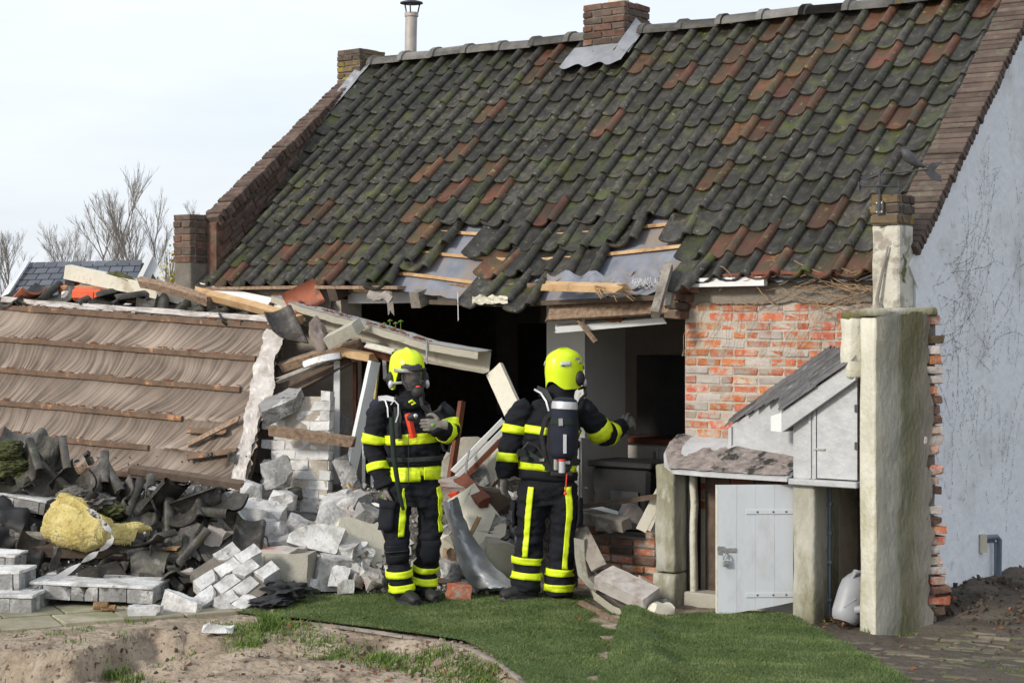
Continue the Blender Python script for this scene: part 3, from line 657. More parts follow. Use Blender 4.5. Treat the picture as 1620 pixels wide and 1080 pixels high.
hbox('pier_base', -4.82, -4.61, -.20, .04, 2.2, 2.58, M['mortar_dark'], lp, .01)
block_pier(lp, -5.00, AL - .06, RUN + EB - .19, RUN + EB + .2, 4.44, 4.80, ['brick_lichen', 'brick_lichen', 'brick_coping'], 4, 'mortar_dark')
# right parapet copings
rp_ = thing('parapet', None, None, H(AR + .13, 0, 2.7)); adopt(rp_, house)
bm = bmesh.new(); prism(bm, [roofpt(AR + .005, .02, -.12), roofpt(AR + .005, .02, .075), roofpt(AR + .005, SL, .075), roofpt(AR + .005, SL, -.12)], U * .262); from_bm('parapet_wall', bm, M['gable'], rp_)
for k in range(54):
    s = .16 + (SL - .10) * k / 54; q = H(AR + .165 + rng.uniform(-.006, .006), EB + s * math.cos(SA) - .10 * math.sin(SA), EZ + s * math.sin(SA) + .10 * math.cos(SA) + rng.uniform(-.004, .004))
    brick(.27, .056, .085, 'brick_coping', rng, rp_, Matrix.Translation(q) @ mm @ Matrix.Rotation(R(rng.uniform(-1.2, 1.2)), 4, 'X'), .004)
block_pier(rp_, AR + .055, AR + .265, -.30, -.05, 2.70, 2.905, ['brick_lichen', 'brick_coping', 'brick_coping'], 8, 'mortar_dark')
bm = bmesh.new(); box(bm, (AR + .16, -.165, 2.28), (.195, .225, .84), None, .012); bmesh.ops.subdivide_edges(bm, edges=bm.edges[:], cuts=12, use_grid_fill=True)
for v in bm.verts: v.co += Vector((nv(v.co.x * 9, v.co.z * 11, 2), nv(v.co.x * 14, v.co.z * 13, 4), 0)) * .007
from_bm('kneeler', bm, mk('kneeler_lime', [(.42, .40, .33), (.60, .585, .52)], 6, .92, .8, 25, dirt=(.11, .11, .04), dscale=6, dpos=(.54, .62), dirt2=(.30, .27, .23), d2scale=9, d2pos=(.52, .62)), rp_, HM, 60)
# chimney on the ridge
ch = thing('chimney', None, None, H(-2.0, 2.36, 4.3)); adopt(ch, house)
block_pier(ch, -1.95, -1.49, 2.14, 2.56, 4.36, 4.935, ['brick_brown', 'brick_brown', 'brick_coping'], 17, 'mortar_dark')
vs = []; fs = []
for k in range(41):
    a = -2.03 + .66 * k / 40; wv = .020 * math.sin(2 * math.pi * a / TW)
    vs += [H(a, 2.13, 4.55 + .01 * nv(k, 3)), H(a - .01, 2.02, 4.45 + wv * .4), H(a - .015, 1.90 + wv, 4.345 + wv)]
for k in range(40):
    for q in (0, 1): fs.append((k * 3 + q, k * 3 + q + 1, k * 3 + q + 4, k * 3 + q + 3))
rawmesh('flashing', vs, fs, M['lead'], ch, 60)
vs = []; fs = []
for k in range(9):
    b = 2.02 + .60 * k / 8; z = EZ + (min(b, 2 * (RUN + EB) - b) - EB) * math.tan(SA); rb = .03 * nv(k * 1.7, 5)
    vs += [H(-1.485, b, z + .20 + rb), H(-1.44 + rb, b, z + .15), H(-1.37 + rb, b, z + .115 + rb)]
for k in range(8):
    for q in (0, 1): fs.append((k * 3 + q, k * 3 + q + 1, k * 3 + q + 4, k * 3 + q + 3))
rawmesh('flashing', vs, fs, M['lead'], ch, 60)
p = H(-1.70, 2.36, 4.93); tubeo('chimney_pot', [p, p + Vector((0, 0, .20))], .095, M['cream_plaster'], ch, n=16)
# metal flue behind the ridge
fl = thing('flue_pipe', None, None, H(-4.2, 2.75, 4.2)); adopt(fl, house)
p = P(649, 86, 18.7); q = P(651, 22, 18.7); tubeo('flue_stack', [p - Vector((0, 0, .35)), p.lerp(q, .5), q], .062, M['flue'], fl, n=14)
bm = bmesh.new(); tube(bm, [q + Vector((0, 0, -.03)), q + Vector((0, 0, .01))], .072, 14); from_bm('flue_collar', bm, M['flue'], fl, None, 50)
bm = bmesh.new(); c = q + Vector((0, 0, .105)); tube(bm, [c, c + Vector((0, 0, .012)), c + Vector((0, 0, .045))], [.12, .118, .01], 18); from_bm('rain_cap', bm, M['iron'], fl, None, 40)
for k in range(3):
    d = Vector((math.cos(k * 2.1 + .4), math.sin(k * 2.1 + .4), 0)); tubeo('cap_strut', [q + d * .066, c + d * .09], .008, M['iron'], fl, n=5)
# ivy traces on the gable
def ivy():
    rng = random.Random(9); tri = []
    def patch(b, z, s, an):
        c = H(2.303, b, z); ax = V * math.cos(an) + Vector((0, 0, math.sin(an))); ay = V * -math.sin(an) + Vector((0, 0, math.cos(an)))
        l = s * rng.uniform(.8, 3.0); w = s * rng.uniform(.25, .5); pts = [c - ax * l, c + ay * w * .8, c + ax * l, c - ay * w]
        for p_ in pts: p_ += U * rng.uniform(0, .003)
        tri.append([pts[0], pts[1], pts[2]]); tri.append([pts[0], pts[2], pts[3]])
    def run(b, z, an, n, curve, gap, lev=0):
        for q in range(n):
            an += curve + R(rng.uniform(-5, 5)); b += math.cos(an) * .022; z += math.sin(an) * .022
            if b < .02 or b > 2.42 or z > 2.34 + .92 * b or z < .25: return
            if rng.random() > gap and nv(b * 2.2, z * 2.2, 4) > -.38: patch(b, z, .0052 if lev else .0062, an + R(rng.uniform(-18, 18)))
            if lev == 0 and rng.random() < .05: run(b, z, an + R(rng.choice((-1, 1)) * rng.uniform(25, 65)), rng.randint(8, 26), R(rng.uniform(-3, 3)), .35, 1)
    for k in range(26):
        run(rng.uniform(.05, 1.6), rng.uniform(.4, 1.4), R(rng.uniform(62, 108)), rng.randint(40, 110), R(rng.uniform(-.9, .9)), .30)
    for k in range(16):                                # long arcs bending up to the right beneath the verge
        b0 = rng.uniform(.1, .7); run(b0, 2.0 + .75 * b0 + rng.uniform(-.5, .15), R(rng.uniform(-12, 12)), rng.randint(30, 60), R(rng.uniform(.9, 2.2)), .22)
    for k in range(90):
        b = rng.uniform(.05, 2.4); z = rng.uniform(.3, 2.2 + .9 * b)
        if nv(b * 1.6, z * 1.3, 4) > 0: patch(b, z, .006, rng.uniform(0, 3))
    o = trimesh('ivy_traces', np.array([[tuple(p) for p in t] for t in tri]), M['ivy'], gable); o['kind'] = 'stuff'
ivy()
# eave wreckage that still belongs to the roof
tubeo('rafter_end', [H(-2.95, -.12, 2.28), H(-2.95, .5, 2.55)], 0, M['wood_dark'], roof, sq=(.05, .06), smooth=None)
tubeo('rafter_end', [H(-2.03, -.13, 2.225), H(-2.03, .5, 2.40)], 0, M['wood_grey'], roof, sq=(.05, .065), smooth=None)
tubeo('eave_board', [H(-4.5, -.08, 2.345), H(-3.3, -.085, 2.345), H(-2.2, -.09, 2.33)], 0, M['wood_old'], roof, sq=(.06, .014), smooth=None)
tubeo('eave_board', [H(-2.75, -.05, 2.315), H(-2.35, -.06, 2.30)], 0, M['wood_fresh'], roof, sq=(.03, .012), smooth=None)
tubeo('eave_board', [H(-1.9, -.05, 2.21), H(-1.1, -.07, 2.185), H(.3, -.05, 2.23)], 0, M['wood_dark'], roof, sq=(.05, .018), smooth=None)
tubeo('eave_board', [H(.60, -.11, 2.335), H(1.20, -.11, 2.34)], 0, M['white_wood'], roof, sq=(.025, .032), smooth=None)
tubeo('eave_board', [H(.82, -.07, 2.385), H(1.3, -.09, 2.40), H(1.9, -.07, 2.375)], 0, M['wood_red'], roof, sq=(.05, .011), smooth=None)
# ------------------------------------------------------------------ shed against the front
shed = thing('shed', 'low whitewashed lean-to shed with slate topped silver hatch box', 'shed', H(1.2, -.2, 0), -TH)
def rough_box(name, a0, a1, b0, b1, z0, z1, mat, parent, seed, amp=.012, cuts=6, sm=60, M_=None):
    bm = bmesh.new(); c, s = span(a0, a1, b0, b1, z0, z1); box(bm, c, s, None, .012)
    es = [e for e in bm.edges if e.calc_length() > .12]
    bmesh.ops.subdivide_edges(bm, edges=es, cuts=cuts, use_grid_fill=True)
    for v in bm.verts:
        p = v.co * 6; v.co += Vector((nv(p.x, p.y, p.z + seed), nv(p.x + 9, p.y, p.z + seed), nv(p.x, p.y + 7, p.z + seed) * .4)) * amp
    return from_bm(name, bm, mat, parent, HM if M_ is None else M_, sm)
rough_box('pillar', .395, .555, -.30, -.06, .24, 1.02, M['plaster_moss'], shed, 1)
rough_box('pillar_foot', .375, .56, -.31, -.06, -.05, .232, M['plaster_moss'], shed, 2)
rough_box('pillar', 1.555, 1.715, -.37, -.10, -.08, .985, M['plaster_moss'], shed, 3)
rough_box('door_jamb', .60, .645, -.16, -.10, .02, 1.02, M['plaster_cream'], shed, 4, .008)
hbox('inner_wall', .64, 1.55, .0, .018, .0, 1.05, M['wood_dark'], shed)
hbox('inner_wall', .57, .60, -.14, .0, .0, 1.05, M['black'], shed)
hbox('side_wall', 1.60, 1.708, -.095, .018, 0, .96, M['plaster_moss'], shed)
hbox('niche_wall', 1.70, 2.06, .302, .32, -.05, 1.0, M['wood_dark'], shed)  # back coloured dark for the shade deep in the niche
hbox('niche_side', 2.035, 2.05, -.3, .30, -.05, .955, M['plaster_moss'], shed)
hbox('niche_top', 1.715, 2.05, .002, .30, .93, .955, M['wood_dark'], shed)
hbox('threshold', .57, 1.54, -.2, -.02, -.05, .10, M['concrete'], shed, .01)
tubeo('door_post', [H(1.535, -.24, .0), H(1.535, -.24, .99)], 0, M['wood_dark'], shed, sq=(.018, .03), smooth=None)
for k in range(4): hbox('wall_board', .66 + k * .2, .85 + k * .2, -.012, -.002, .06, 1.0, M['wood_red'] if k % 2 else M['wood_dark'], shed)
# pipe with clips
tubeo('conduit', [H(1.735, -.17, .02), H(1.733, -.17, .5), H(1.735, -.17, .95)], .010, M['pvc'], shed, n=8)
for z in (.14, .40, .60, .80): tubeo('pipe_clip', [H(1.717, -.17, z), H(1.752, -.17, z)], .017, M['pvc'], shed, n=8)
# roof slab, sloping to the front
poly = [(.40, .012, 1.215), (.395, -.10, 1.17), (.42, -.22, 1.09), (.50, -.34, 1.03), (.62, -.41, .99), (.90, -.43, .985), (1.545, -.43, .985), (1.545, .012, 1.19)]
bm = bmesh.new(); prism(bm, poly, (0, 0, -.022)); from_bm('roof_slab', bm, M['silver'], shed, HM)
def on_slab(a, b): return .985 + .215 * sstep(b, -.48, .04) + .004
bm = bmesh.new(); vs = []; fs = []
na, nb = 46, 18
for j in range(nb + 1):
    for i in range(na + 1):
        b = -.418 + .425 * j / nb; lo = .402 if b > -.1 else (.402 + (-.1 - b) * .25 if b > -.22 else .432 + (-.22 - b) * .80); a = lo + (1.54 - lo) * i / na
        t = (b + .43) / .44; z = (.985 + .205 * t) * (1 - .0) + .024 * (1 - sstep(a, .42, .62)) * sstep(b, -.42, -.1) + .012 + .006 * nv(a * 9, b * 9, 1) + .007 * nv(a * 25, b * 25, 2) + .012 * max(0, nv(a * 3, b * 4, 5)) 
        if a < .62 and b > -.25: z += .0
        vs.append(H(a, b, z))
for j in range(nb):
    for i in range(na): fs.append((j * (na + 1) + i, j * (na + 1) + i + 1, (j + 1) * (na + 1) + i + 1, (j + 1) * (na + 1) + i))
o = rawmesh('grit_layer', vs, fs, mk('grit', [(.10, .085, .08), (.24, .205, .19), (.36, .32, .30)], 14, .95, .8, 50, dirt=(.035, .033, .03), dscale=5, dpos=(.56, .62)), shed, 60)
# hatch box
def hz(a, b): return 1.337 + .665 * (a - .84) + .80 * b
silver = M['silver']
bm = bmesh.new(); prism(bm, [(.90, -.07, 1.06), (1.55, -.19, 1.06), (1.55, -.19, hz(1.55, -.19) - .012), (.90, -.07, hz(.90, -.07) - .012)], (.006, .03, 0)); from_bm('side_panel', bm, silver, shed, HM)
bm = bmesh.new(); prism(bm, [(.885, -.09, 1.10), (.91, -.09, 1.10), (.91, -.09, hz(.9, -.09) - .005), (.885, -.09, hz(.88, -.09) - .005)], (0, .05, 0)); from_bm('corner_post', bm, silver, shed, HM)
hbox('box_floor', 1.548, 2.06, -.425, .0, .945, .985, silver, shed, .006)
bm = bmesh.new(); prism(bm, [(1.55, -.35, .986), (1.73, -.35, .986), (1.73, -.35, hz(1.73, -.35) - .02), (1.55, -.35, hz(1.55, -.35) - .02)], (0, .03, 0)); from_bm('front_panel', bm, M['plastic_white'] if 'plastic_white' in M else silver, shed, HM)
hbox('hinge_post', 1.672, 1.69, -.362, -.352, .99, 1.50, silver, shed)
hbox('hinge_post', 1.712, 1.73, -.366, -.352, .99, 1.53, silver, shed)
bm = bmesh.new(); prism(bm, [(1.737, -.362, .995), (2.035, -.362, .995), (2.035, -.362, hz(2.035, -.4) - .10), (1.737, -.362, hz(1.737, -.4) - .10)], (0, .018, 0)); hd = from_bm('hatch_door', bm, silver, shed, HM)
hbox('latch', 1.715, 1.80, -.374, -.364, 1.185, 1.197, M['steel'], hd); hbox('hinge', 2.02, 2.045, -.372, -.363, 1.20, 1.25, M['iron'], hd); hbox('hinge', 2.02, 2.045, -.372, -.363, 1.45, 1.50, M['iron'], hd)
bm = bmesh.new(); prism(bm, [(1.50, -.42, hz(1.50, -.42) - .14), (2.05, -.42, hz(2.05, -.42) - .14), (2.05, -.42, hz(2.05, -.42) - .004), (1.50, -.42, hz(1.50, -.42) - .004)], (0, .035, 0)); from_bm('barge_board', bm, silver, shed, HM)
bm = bmesh.new(); prism(bm, [(1.495, -.385, hz(1.50, -.42) - .14), (1.495, -.385, hz(1.50, -.40) - .005), (1.495, -.19, hz(1.5, -.19) - .005), (1.495, -.19, hz(1.50, -.42) - .14)], (-.018, 0, 0)); from_bm('side_board', bm, silver, shed, HM)
bm = bmesh.new(); prism(bm, [(1.497, -.418, hz(1.5, -.42) - .139), (1.38, -.36, hz(1.5, -.42) - .139), (1.38, -.36, hz(1.38, -.36) - .006), (1.497, -.418, hz(1.5, -.42) - .006)], (0, .02, 0)); from_bm('front_board', bm, M['white_wood'], shed, HM)
# slates of the hatch roof: each an own piece
rng = random.Random(77)
def slate(a0, a1, b0, b1, lift):
    q = [(a0, b0), (a1, b0), (a1, b1), (a0, b1)]; bm = bmesh.new()
    pts = [Vector((a + rng.uniform(-.006, .006), b, hz(a, b) + lift + (0 if k in (1, 2) else .006))) for k, (a, b) in enumerate(q)]
    prism(bm, pts, (0, 0, .007)); return from_bm('slate', bm, M['slate'], shed, HM)
for j in range(16):                                    # strips running up to the wall side by side
    b1 = .008 - j * .028; b0 = b1 - .034
    lo = .84 - .12 * b1 * 2 if b1 > -.19 else 1.385 - (b1 + .19) * -.0
    lo = .85 + .02 * rng.random() if b1 > -.06 else (.90 + (-.06 - b1) * 3.4 if b1 > -.205 else 1.37 + (-.2 - b1) * .55)
    hi = 1.66 + (-b1) * 1.0; hi = min(hi, 2.055)
    x = lo; k = 0
    while x < hi - .02:
        l = min(rng.uniform(.22, .34), hi - x)
        slate(x, x + l - .003, b0, b1, .002 + j * .0012 + rng.uniform(0, .004)); x += l
# the open door
dh = H(1.53, -.30, .0); df = P(1135, 982, 12.36); df.z = dh.z
dd = (df - dh); dw = dd.length; ang = math.atan2(dd.y, dd.x)
door = thing('door', None, None, dh, ang); adopt(door, shed)
DM = Matrix.Translation(dh) @ Matrix.Rotation(ang, 4, 'Z')
bm = bmesh.new()
for k in range(4):
    x0 = .01 + (dw - .01) * k / 4; box(bm, (x0 + (dw - .01) / 8, .0012 * (k % 2), .485), ((dw - .01) / 4 - .0008, .026, .90))
for v in bm.verts:
    if v.co.z < .3: v.co.z = .035 + .095 * (1 - v.co.x / dw) + .012 * nv(v.co.x * 9, 3)
from_bm('door_leaf', bm, M['door_paint'], door, DM)
boxo('door_edge', (dw + .006, 0, .485), (.010, .03, .90), M['cream_wood'], door, DM)
side = .017
for z in (.75, .18):
    bm = bmesh.new(); box(bm, (.17, side, z), (.34, .006, .032), None, .002); hg = from_bm('strap_hinge', bm, M['door_paint'], door, DM)
    bm = bmesh.new()
    for x in (.06, .15, .26): box(bm, (x, side + .005, z), (.012, .005, .012), None, .002)
    from_bm('hinge_bolt', bm, M['iron'], hg, DM)
    tubeo('hinge_pin', [DM @ Vector((.0, side, z - .04)), DM @ Vector((.0, side, z + .04))], .010, M['iron'], hg, n=8)
hs = boxo('hasp', (dw - .06, side + .003, .49), (.13, .006, .03), M['steel'], door, DM, .001)
boxo('hasp_plate', (dw - .02, side + .005, .49), (.045, .006, .055), M['steel'], hs, DM, .001)
pl = boxo('padlock', (dw - .055, side + .02, .405), (.05, .022, .05), M['steel'], door, DM, .008)
bm = bmesh.new(); tube(bm, [DM @ Vector((dw - .055 + .02 * math.cos(R(t)), side + .02, .428 + .042 * math.sin(R(t)))) for t in range(0, 181, 20)], .0055, 6); from_bm('shackle', bm, M['steel'], pl, None, 60)

# watering jerrycan in the niche
jc = thing('jerrycan', 'pale grey plastic canister with spout leaning in the dark niche', 'canister', P(1345, 978, 12.18))
b0 = P(1336, 984, 12.12); ax = (P(1356, 915, 12.2) - b0).normalized(); L = .33
bm = bmesh.new(); prof = [(0, .075), (.02, .095), (.06, .105), (.20, .105), (.26, .098), (.30, .07), (.325, .045), (.345, .040)]
tube(bm, [b0 + ax * (t * 1.05) for t, r in prof], [(r, r * .8) for t, r in prof], 20)
from_bm('canister_body', bm, M['jerry'], jc, None, 40)
c = b0 + ax * .33; tubeo('handle', [c + Vector((-.06, -.05, -.03)), c + Vector((-.03, -.07, .03)), c + Vector((.02, -.04, .035))], .012, M['jerry'], jc, n=8)
c = b0 + ax * .10; tubeo('spout', [c + Vector((.04, -.07, 0)), c + Vector((.09, -.12, .02)), c + Vector((.125, -.15, .045))], [.03, .022, .017], M['jerry'], jc, n=12)
tubeo('spout_mouth', [c + Vector((.122, -.148, .043)), c + Vector((.13, -.154, .05))], .019, M['black'], jc, n=12)
tubeo('seam', [b0 + ax * (.12 + .012 * k) + Vector((-.05 + .012 * k, -.082 - .001 * k, 0)) for k in range(6)], .005, M['jerry'], jc, n=6)

# ------------------------------------------------------------------ old garden wall stub
stub = thing('wall_stub', 'mossy plastered wall stub with broken brick edge before the gable', 'wall', P(1372, 1005, 11.8))
c0 = P(1386, 1005, 11.8); c0.z = -.12; sx = Vector((.953, .302, 0)); sy = Vector((-.302, .953, 0))
SM = Matrix.Translation(c0) @ Matrix((sx, sy, Vector((0, 0, 1)))).transposed().to_4x4()
def stub_box(name, x0, x1, y0, y1, z0, z1, mat, seed, amp=.014, cuts=7): return rough_box(name, x0, x1, y0, y1, z0, z1, mat, stub, seed, amp, cuts, 60, SM)
# wide face with a ragged right edge
bm = bmesh.new(); nx, nzz = 16, 44; W_, Ht = .455, 2.24; fg = []
for j in range(nzz + 1):
    row = []; z = Ht * j / nzz; w = W_ - .05 + .05 * nv(z * 3.5, 4) + .035 * nv(z * 11, 8) - .02 * sstep(z, 1.6, 2.2)
    for i in range(nx + 1):
        x = w * i / nx; row.append(bm.verts.new((x, .012 * nv(x * 8, z * 6, 2) + .006 * nv(x * 22, z * 20, 3) - .02 * max(0, nv(x * 3, z * 2, 9)), z)))
    fg.append(row)
for j in range(nzz):
    for i in range(nx): bm.faces.new((fg[j][i], fg[j][i + 1], fg[j + 1][i + 1], fg[j + 1][i]))
bmesh.ops.solidify(bm, geom=bm.faces[:], thickness=.02)
pf = from_bm('plaster_face', bm, M['plaster_moss'].copy(), stub, SM, 60)
at = pf.data.attributes.new('across', 'FLOAT', 'POINT'); im = SM.inverted(); at.data.foreach_set('value', [(im @ v.co).x for v in pf.data.vertices])
t = pf.data.materials[0].node_tree; b_ = t.nodes['Principled BSDF']; an = t.nodes.new('ShaderNodeAttribute'); an.attribute_name = 'across'; nz_ = t.nodes.new('ShaderNodeTexNoise'); nz_.inputs['Scale'].default_value = 5; nz_.inputs['Detail'].default_value = 8; nz_.inputs['Roughness'].default_value = .65
m1 = t.nodes.new('ShaderNodeMath'); m1.operation = 'MULTIPLY_ADD'; m1.inputs[1].default_value = .26; t.links.new(nz_.outputs[0], m1.inputs[0]); t.links.new(an.outputs['Fac'], m1.inputs[2])
rr_ = t.nodes.new('ShaderNodeValToRGB'); el = rr_.color_ramp.elements
while len(el) < 6: el.new(.5)
for i, (p_, c_) in enumerate([(.13, (.56, .55, .50)), (.22, (.44, .44, .41)), (.29, (.30, .31, .26)), (.34, (.10, .10, .03)), (.42, (.14, .135, .06)), (.48, (.27, .25, .225))]): el[i].position = p_; el[i].color = (*c_, 1)
t.links.new(m1.outputs[0], rr_.inputs[0]); mxx = t.nodes.new('ShaderNodeMix'); mxx.data_type = 'RGBA'; mxx.blend_type = 'MIX'; mxx.inputs[0].default_value = .62
t.links.new(b_.inputs['Base Color'].links[0].from_socket, mxx.inputs[6]); t.links.new(rr_.outputs[0], mxx.inputs[7]); t.links.new(mxx.outputs[2], b_.inputs['Base Color'])
stub_box('plaster_side', -.012, .10, .012, .20, 0, 2.20, M['plaster_cream'], 3)
stub_box('plaster_side', -.085, .30, .205, .34, 1.80, 2.20, M['plaster_cream'], 6)
rough_box('core', .03, .465, .035, .205, 0, 2.2, M['mortar_dark'], stub, 44, .03, 14, 60, SM)
rng = random.Random(13)
for j in range(33):
    z = .06 + j * .0665
    if rng.random() < .06: continue
    l = rng.choice([.09, .105, .12, .16]); mt = rng.choice(['brick_red', 'brick_red', 'brick_brown', 'brick_lichen' if j > 28 else 'brick_red', 'rubble_pink'])
    xx = .448 + rng.uniform(-.025, .022) + (.02 if j < 8 else 0) - .012 * sstep(j, 12, 24)
    brick(l, .19, .054, mt, rng, stub, SM @ Matrix.Translation((xx - .0, .105, z)) @ Matrix.Rotation(R(rng.uniform(-4, 4)), 4, 'Z'), .009)
stub_box('cap_slab', -.012, .455, -.012, .24, 2.21, 2.265, M['plaster_moss'], 11, .022, 7)
stub_box('cap_slab', -.09, .25, .215, .345, 2.185, 2.235, M['plaster_moss'], 12, .018, 6)

# ------------------------------------------------------------------ weathervane
wv = thing('weathervane', 'black iron weathervane with bird and arrow on the brick kneeler', 'weathervane', H(AR + .135, -.305, 2.80))
k0 = H(AR + .135, -.318, 2.80); ir = M['iron']
bm = bmesh.new(); box(bm, (AR + .135, -.311, 2.815), (.055, .008, .085)); bk = from_bm('bracket', bm, ir, wv, HM)
bm = bmesh.new()
for dx in (-.018, .018):
    for dz in (-.03, .03): box(bm, (AR + .135 + dx, -.318, 2.815 + dz), (.009, .006, .009))
from_bm('bracket_bolt', bm, M['steel'], bk, HM)
top = P(1420, 268, k0.y); top.x = k0.x; top.y = k0.y
tubeo('spindle', [k0, Vector((k0.x, k0.y, top.z))], .0075, ir, wv, n=8)
zc = P(0, 295, k0.y).z; cx, cy = k0.x, k0.y
for d in (Vector((1, .05, 0)), Vector((.12, 1, 0))):
    s = .125; e1, e2 = Vector((cx, cy, zc)) - d * s, Vector((cx, cy, zc + .004)) + d * s; tubeo('compass_arm', [e1, e2], .0065, ir, wv, n=6)
def strokes(name, org, ex, segs, r=.0055):
    bm = bmesh.new()
    for a_, b_ in segs: tube(bm, [org + ex * a_[0] + Vector((0, 0, a_[1])), org + ex * b_[0] + Vector((0, 0, b_[1]))], r, 5)
    return from_bm(name, bm, ir, wv)
strokes('compass_letter', Vector((cx - .135, cy - .01, zc - .027)), Vector((.5, .86, 0)), [((-.016, 0), (-.016, .055)), ((.016, 0), (.016, .055)), ((-.016, .055), (.016, 0))])
strokes('compass_letter', Vector((cx + .135, cy + .01, zc - .027)), Vector((.5, .86, 0)), [((-.014, 0), (-.014, .055)), ((-.014, .055), (.016, .055)), ((-.014, .028), (.012, .028)), ((-.014, 0), (.016, 0))])
a0_, a1_ = P(1372, 283, k0.y), P(1468, 268, k0.y); tubeo('arrow_shaft', [a0_, Vector((cx, cy, P(0, 276, k0.y).z)), a1_], .006, ir, wv, n=6)
def flat(name, pts, th=.008):
    bm = bmesh.new(); prism(bm, [P(x, y, k0.y) for x, y in pts], (0, th, 0)); return from_bm(name, bm, ir, wv)
flat('arrow_head', [(1361, 281), (1372, 273), (1381, 279), (1373, 288)])
flat('arrow_tail', [(1462, 270), (1473, 258), (1491, 256), (1484, 264), (1478, 270), (1489, 278), (1490, 288), (1474, 284)])
bm = bmesh.new(); tube(bm, [P(x, y, k0.y) for x, y in [(1427, 236), (1431, 240), (1437, 248), (1446, 256), (1455, 261), (1466, 264)]], [.006, .026, .038, .030, .018, .006], 10)
from_bm('bird_body', bm, ir, wv, None, 60)
flat('bird_head', [(1424, 240), (1427, 232), (1433, 231), (1436, 238), (1431, 244)], .016); flat('bird_tail', [(1455, 257), (1463, 261), (1462, 267), (1452, 262)])
tubeo('bird_leg', [P(1440, 256, k0.y), P(1441, 273, k0.y)], .004, ir, wv, n=5)

# drain pipe on the gable
dp = thing('drain_pipe', 'short grey plastic drain pipe bent down from the white gable', 'pipe', P(1578, 918, 12.2))
d0 = H(2.31, 1.62, 0); 
def on_gable(px, py, off=.05):                         # where the line of sight through a pixel meets the gable
    best = None
    for k in range(400):
        b = k * .01; q = H(2.3 + off, b, 0); x = CX + F * q.x / q.y
        if best is None or abs(x - px) < best[0]: best = (abs(x - px), q)
    q = best[1].copy(); q.z = CH - (py - HZ) / F * q.y; return q
tubeo('pipe', [on_gable(1558, 850, .0), on_gable(1577, 849, .05), on_gable(1581, 853, .06), on_gable(1580, 925, .06)], .021, M['pvc'], dp, n=10)
tubeo('pipe', [on_gable(1562, 855, .0), on_gable(1573, 856, .03), on_gable(1575, 860, .04), on_gable(1575, 920, .04)], .012, M['pvc'], dp, n=8)
bm = bmesh.new(); p = on_gable(1553, 858, .002); box(bm, p, (.05, .10, .13)); from_bm('mortar_patch', bm, M['cream_plaster'], dp)

# ------------------------------------------------------------------ kitchen behind the opening
kc = thing('kitchen_unit', 'cream kitchen cupboard with brown worktop behind the bin', 'cupboard', H(-.9, 1.9, .12))
hbox('carcass', -1.40, -.20, 1.95, 2.50, .12, .98, M['cabinet'], kc)
hbox('worktop', -1.42, -.19, 1.90, 2.51, .982, 1.03, M['wood_red'], kc, .004)
for k in range(3): hbox('cupboard_door', -1.385 + k * .40, -1.00 + k * .40, 1.935, 1.948, .16, .96, M['cabinet'], kc, .004)
for k in range(3): hbox('door_handle', -1.04 + k * .40, -1.025 + k * .40, 1.915, 1.933, .76, .92, M['steel'], kc)
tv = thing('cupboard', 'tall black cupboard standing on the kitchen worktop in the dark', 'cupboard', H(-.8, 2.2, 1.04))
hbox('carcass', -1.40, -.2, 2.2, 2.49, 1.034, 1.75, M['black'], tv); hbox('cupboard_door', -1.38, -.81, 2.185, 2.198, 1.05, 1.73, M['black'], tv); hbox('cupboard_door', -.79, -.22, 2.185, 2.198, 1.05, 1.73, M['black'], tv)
bn = thing('waste_bin', 'square black plastic bin with flat lid inside the opening', 'bin', H(-.55, .85, .12))
bm = bmesh.new(); box(bm, (-.55, .86, .50), (.56, .42, .76), None, .03)
for v in bm.verts:
    if v.co.z < .3: v.co.x = -.55 + (v.co.x + .55) * .88; v.co.y = .86 + (v.co.y - .86) * .88
from_bm('bin_body', bm, M['black'], bn, HM); hbox('bin_lid', -.86, -.24, .635, 1.085, .882, .93, M['black'], bn, .012); hbox('label_panel', -.62, -.36, .632, .646, .40, .70, M['iron'], bn)
cb = thing('side_cabinet', 'white cabinet side standing left of the black bin', 'cabinet', H(-1.0, 1.0, .12))
hbox('cabinet_body', -1.075, -.972, .72, 1.42, .12, 1.10, M['cabinet'], cb, .006); hbox('cabinet_door', -1.07, -.98, .70, .718, .14, 1.08, M['cabinet'], cb, .004)
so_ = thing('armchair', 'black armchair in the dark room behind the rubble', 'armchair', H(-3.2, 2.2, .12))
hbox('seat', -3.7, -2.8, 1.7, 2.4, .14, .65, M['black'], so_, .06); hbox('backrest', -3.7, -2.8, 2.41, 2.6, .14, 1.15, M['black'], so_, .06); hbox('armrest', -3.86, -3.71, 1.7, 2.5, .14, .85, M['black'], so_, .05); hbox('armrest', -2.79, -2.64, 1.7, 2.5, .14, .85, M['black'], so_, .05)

# ------------------------------------------------------------------ barn far behind, bare trees
YB = 62.
barn = thing('barn', 'distant low barn with dark slate roof and white pointed gable ends', 'barn', P(140, 500, YB))
def BP(px, py, dy=0.): return P(px, py, YB + dy)
e_l, r_l, e_r, r_r = BP(8, 462), BP(46, 415, 2.2), BP(208, 452, 0), BP(226, 411, 2.2)
e_l = BP(4, 472); e_r = BP(212, 470)
